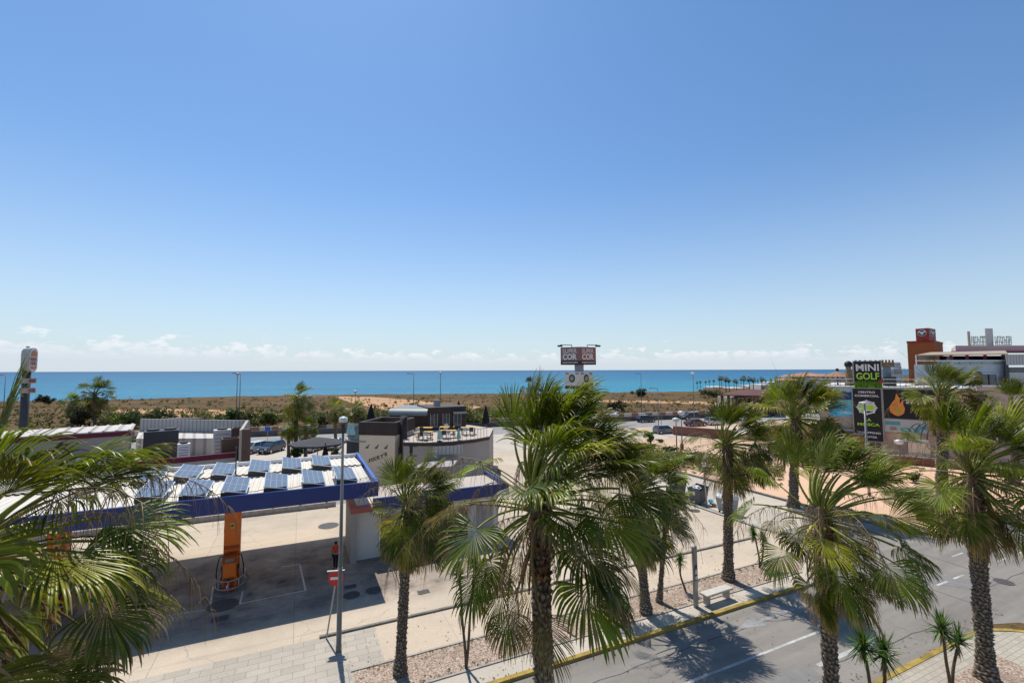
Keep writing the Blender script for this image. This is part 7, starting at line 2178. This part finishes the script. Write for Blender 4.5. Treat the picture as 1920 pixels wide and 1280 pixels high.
palm('palm_tree', 'windblown fan palm behind the yellow stemmed palm', tuple(b8), tuple(at(1492, 785, 39.0)), .30, 2.4, 46, 34, 8, 808, FRONT, dead=5, stalks=4, green=(.085, .11, .024), Lp=1.9, spears=1, up=12)
b9 = Vector((at(1764, 938, 38.0).x, 38.0, .03))
palm('palm_tree', 'shaggy fan palm with brown skirt in front of the flame billboard', tuple(b9), tuple(at(1768, 745, 38.0)), .33, 1.8, 44, 34, 8, 909, FRONT, dead=16, stalks=7, green=(.09, .11, .028), Lp=1.6, spears=1, up=12)
b10 = Vector((at(1902, 900, 46.0).x, 46.0, .03))
palm('palm_tree', 'fan palm at the right edge below the pink wall', tuple(b10), tuple(at(1905, 768, 46.0)), .28, 1.7, 30, 34, 7, 1010, FRONT, dead=8, stalks=4, green=(.10, .125, .025), Lp=1.7, spears=1, up=14)
b11 = ST(30.5, -7.5, .03); b11 = Vector((at(1990, 1020, 24).x, 24, .03))
palm('palm_tree', 'small fan palm whose fronds enter at the right edge above the sidewalk', tuple(b11), tuple(at(1975, 1020, 24)), .22, .95, 26, 36, 7, 1111, FRONT, dead=5, stalks=1, green=(.10, .15, .03), Lp=1.0, spears=0)
b12 = Vector((at(1478, 1150, 26).x, 26, .03))
palm('palm_tree', 'short bright palm between the bench and the yellow stemmed palm', tuple(b12), tuple(at(1440, 960, 27)), .2, .95, 18, 34, 7, 1212, FRONT, dead=2, stalks=3, green=(.07, .11, .025), Lp=.9, spears=1) if 0 else None
b13 = on(1236, 1128, .03)
palm('palm_tree', 'light green palm partly seen right behind the central palm', tuple(b13), tuple(at(1252, 930, b13.y)), .10, .75, 22, 34, 7, 1313, FRONT, dead=2, stalks=1, green=(.11, .17, .04), Lp=.8, spears=0)

# ---- mid-distance palms
MID = 'mid distance palms'
def mpalm(px, pyb, pyc, rpx, label, seed, col=(.09, .11, .028), dead=4, r=.18, n=32, Y=None):
    if Y is None: b = on(px, pyb, .01)
    else: b = at(px, pyb, Y); b.z = .01
    rad = rpx * b.y / FPX
    palm('palm_tree', label, tuple(b), tuple(at(px, pyc, b.y)), r, rad * .62, n, 24, 6, seed, MID, fine=False, dead=dead, stalks=2, green=col, Lp=rad * .5, spears=1, petiole_short=.8)
mpalm(555, 858, 750, 36, 'tall distant palm standing left of the open parasol', 21, r=.22)
mpalm(541, 860, 800, 24, 'shorter distant palm just left of the tall one', 22, (.09, .13, .03))
mpalm(573, 860, 803, 24, 'short bushy distant palm just right of the tall one', 23, (.08, .12, .03))
mpalm(629, 850, 772, 25, 'distant palm with slim trunk right of the open parasol', 24, r=.19)
mpalm(665, 806, 770, 20, 'small distant palm behind the slim trunked one', 25, (.09, .12, .03))
mpalm(178, 800, 740, 36, 'brown skirted palm against the sea above the restaurant', 26, (.075, .09, .03), 16, r=.25)
mpalm(135, 795, 757, 22, 'light green palm left of the brown skirted palm', 27, (.10, .14, .04), 2)
mpalm(995, 800, 728, 22, 'dark distant palm top rising over the central palm', 28, (.03, .045, .018), 2)
mpalm(1725, 975, 945, 20, 'tiny palm shrub on the plaza under the shaggy palm', 29, (.09, .12, .03), 0, r=.15)
# ---- very distant palms along the beach
rngp = random.Random(5)
FARP = 'distant palms along the beach'
far_px = [(1307, 722), (1313, 722), (1323, 723), (1330, 720), (1338, 716), (1349, 712), (1353, 712), (1361, 714), (1367, 716), (1376, 716), (1381, 718), (1389, 713), (1394, 713), (1405, 714), (1412, 715), (1421, 716), (1428, 714), (1436, 716), (1446, 714), (1456, 712), (1463, 713)]
proto = {}
for v_ in range(3):
    rg = np.random.default_rng(50 + v_)
    t = thing('beach_palm', '', 'palm tree', (0, 0, 0), 0, FARP)
    bk = Bulk(); hh = 9.0
    strip_tube(bk, [[0, 0, 0], [.1, 0, hh * .5], [.15 * v_, 0, hh]], [.35, .25, .22], (.16, .12, .08), 6); bk.build('trunk', M['bark'], t)
    bk = Bulk()
    for i in range(16):
        fan_leaf(bk, np.array([.15 * v_, 0, hh]), i * 2.4, R_(75 - 130 * i / 15), 1.0, 1.5, 12, 4, rg, np.array([.035, .045, .022]), dead=.15)
    bk.build('crown', M['leaf'], t); proto[v_] = t
for i, (px, py) in enumerate(far_px):
    Y = 235 + rngp.uniform(-15, 70)
    c = at(px, py, Y); s_ = max(.45, (c.z + 1.0) / 9.0) * 1.0
    v_ = i % 3
    side_ = ['leftmost', 'second from the left', 'third from the left', 'fourth from the left', 'fifth from the left', 'sixth from the left', 'seventh from the left', 'eighth from the left', 'ninth from the left', 'tenth from the left', 'eleventh of the row', 'twelfth of the row', 'thirteenth of the row', 'fourteenth of the row', 'fifteenth of the row', 'sixteenth of the row', 'seventeenth of the row', 'eighteenth of the row', 'third from the right', 'second from the right', 'rightmost'][i]
    lab = 'small dark palm silhouette on the distant beach, ' + side_
    if i < 3:
        o = proto[v_]; o.location = (c.x, Y, 0); o['label'] = lab; o.scale = (s_, s_, s_)
    else: copy_tree(proto[v_], (c.x, Y, 0), rngp.uniform(0, 6), lab, s=s_)

# ---- yuccas
YU = 'slim yuccas in the street beds'
yucca('twin stemmed yucca in the gravel bed left of the central palm', tuple(on(874, 1252, .03)), [tuple(at(861, 1075, on(874, 1252).y)), tuple(at(889, 1060, on(874, 1252).y + .1))], 1, YU)
yucca('single yucca behind the central palm with its shadow on the path', tuple(on(1118, 1160, .03)), [tuple(at(1117, 1085, on(1118, 1160).y))], 2, YU)
yucca('small single yucca left of the bus stop totem', tuple(on(1285, 1106, .03)), [tuple(at(1275, 1050, on(1285, 1106).y))], 3, YU, .48)
yucca('twin yucca between the slender palm and the yellow stemmed palm', tuple(on(1424, 1064, .03)), [tuple(at(1412, 1000, on(1424, 1064).y)), tuple(at(1430, 1010, on(1424, 1064).y))], 4, YU)
yb = Vector((at(1640, 1275, 13.6).x, 13.6, .13))
yucca('pair of yucca heads at the bottom edge beside the yellow stemmed palm trunk', tuple(yb), [tuple(at(1618, 1212, yb.y)), tuple(at(1657, 1226, yb.y + .1))], 5, YU, .60)
yb = on(1783, 1300, .13)
yucca('pair of yucca heads left of the full trunk at the lower right', tuple(yb), [tuple(at(1766, 1180, yb.y)), tuple(at(1797, 1203, yb.y + .15))], 6, YU, .66)
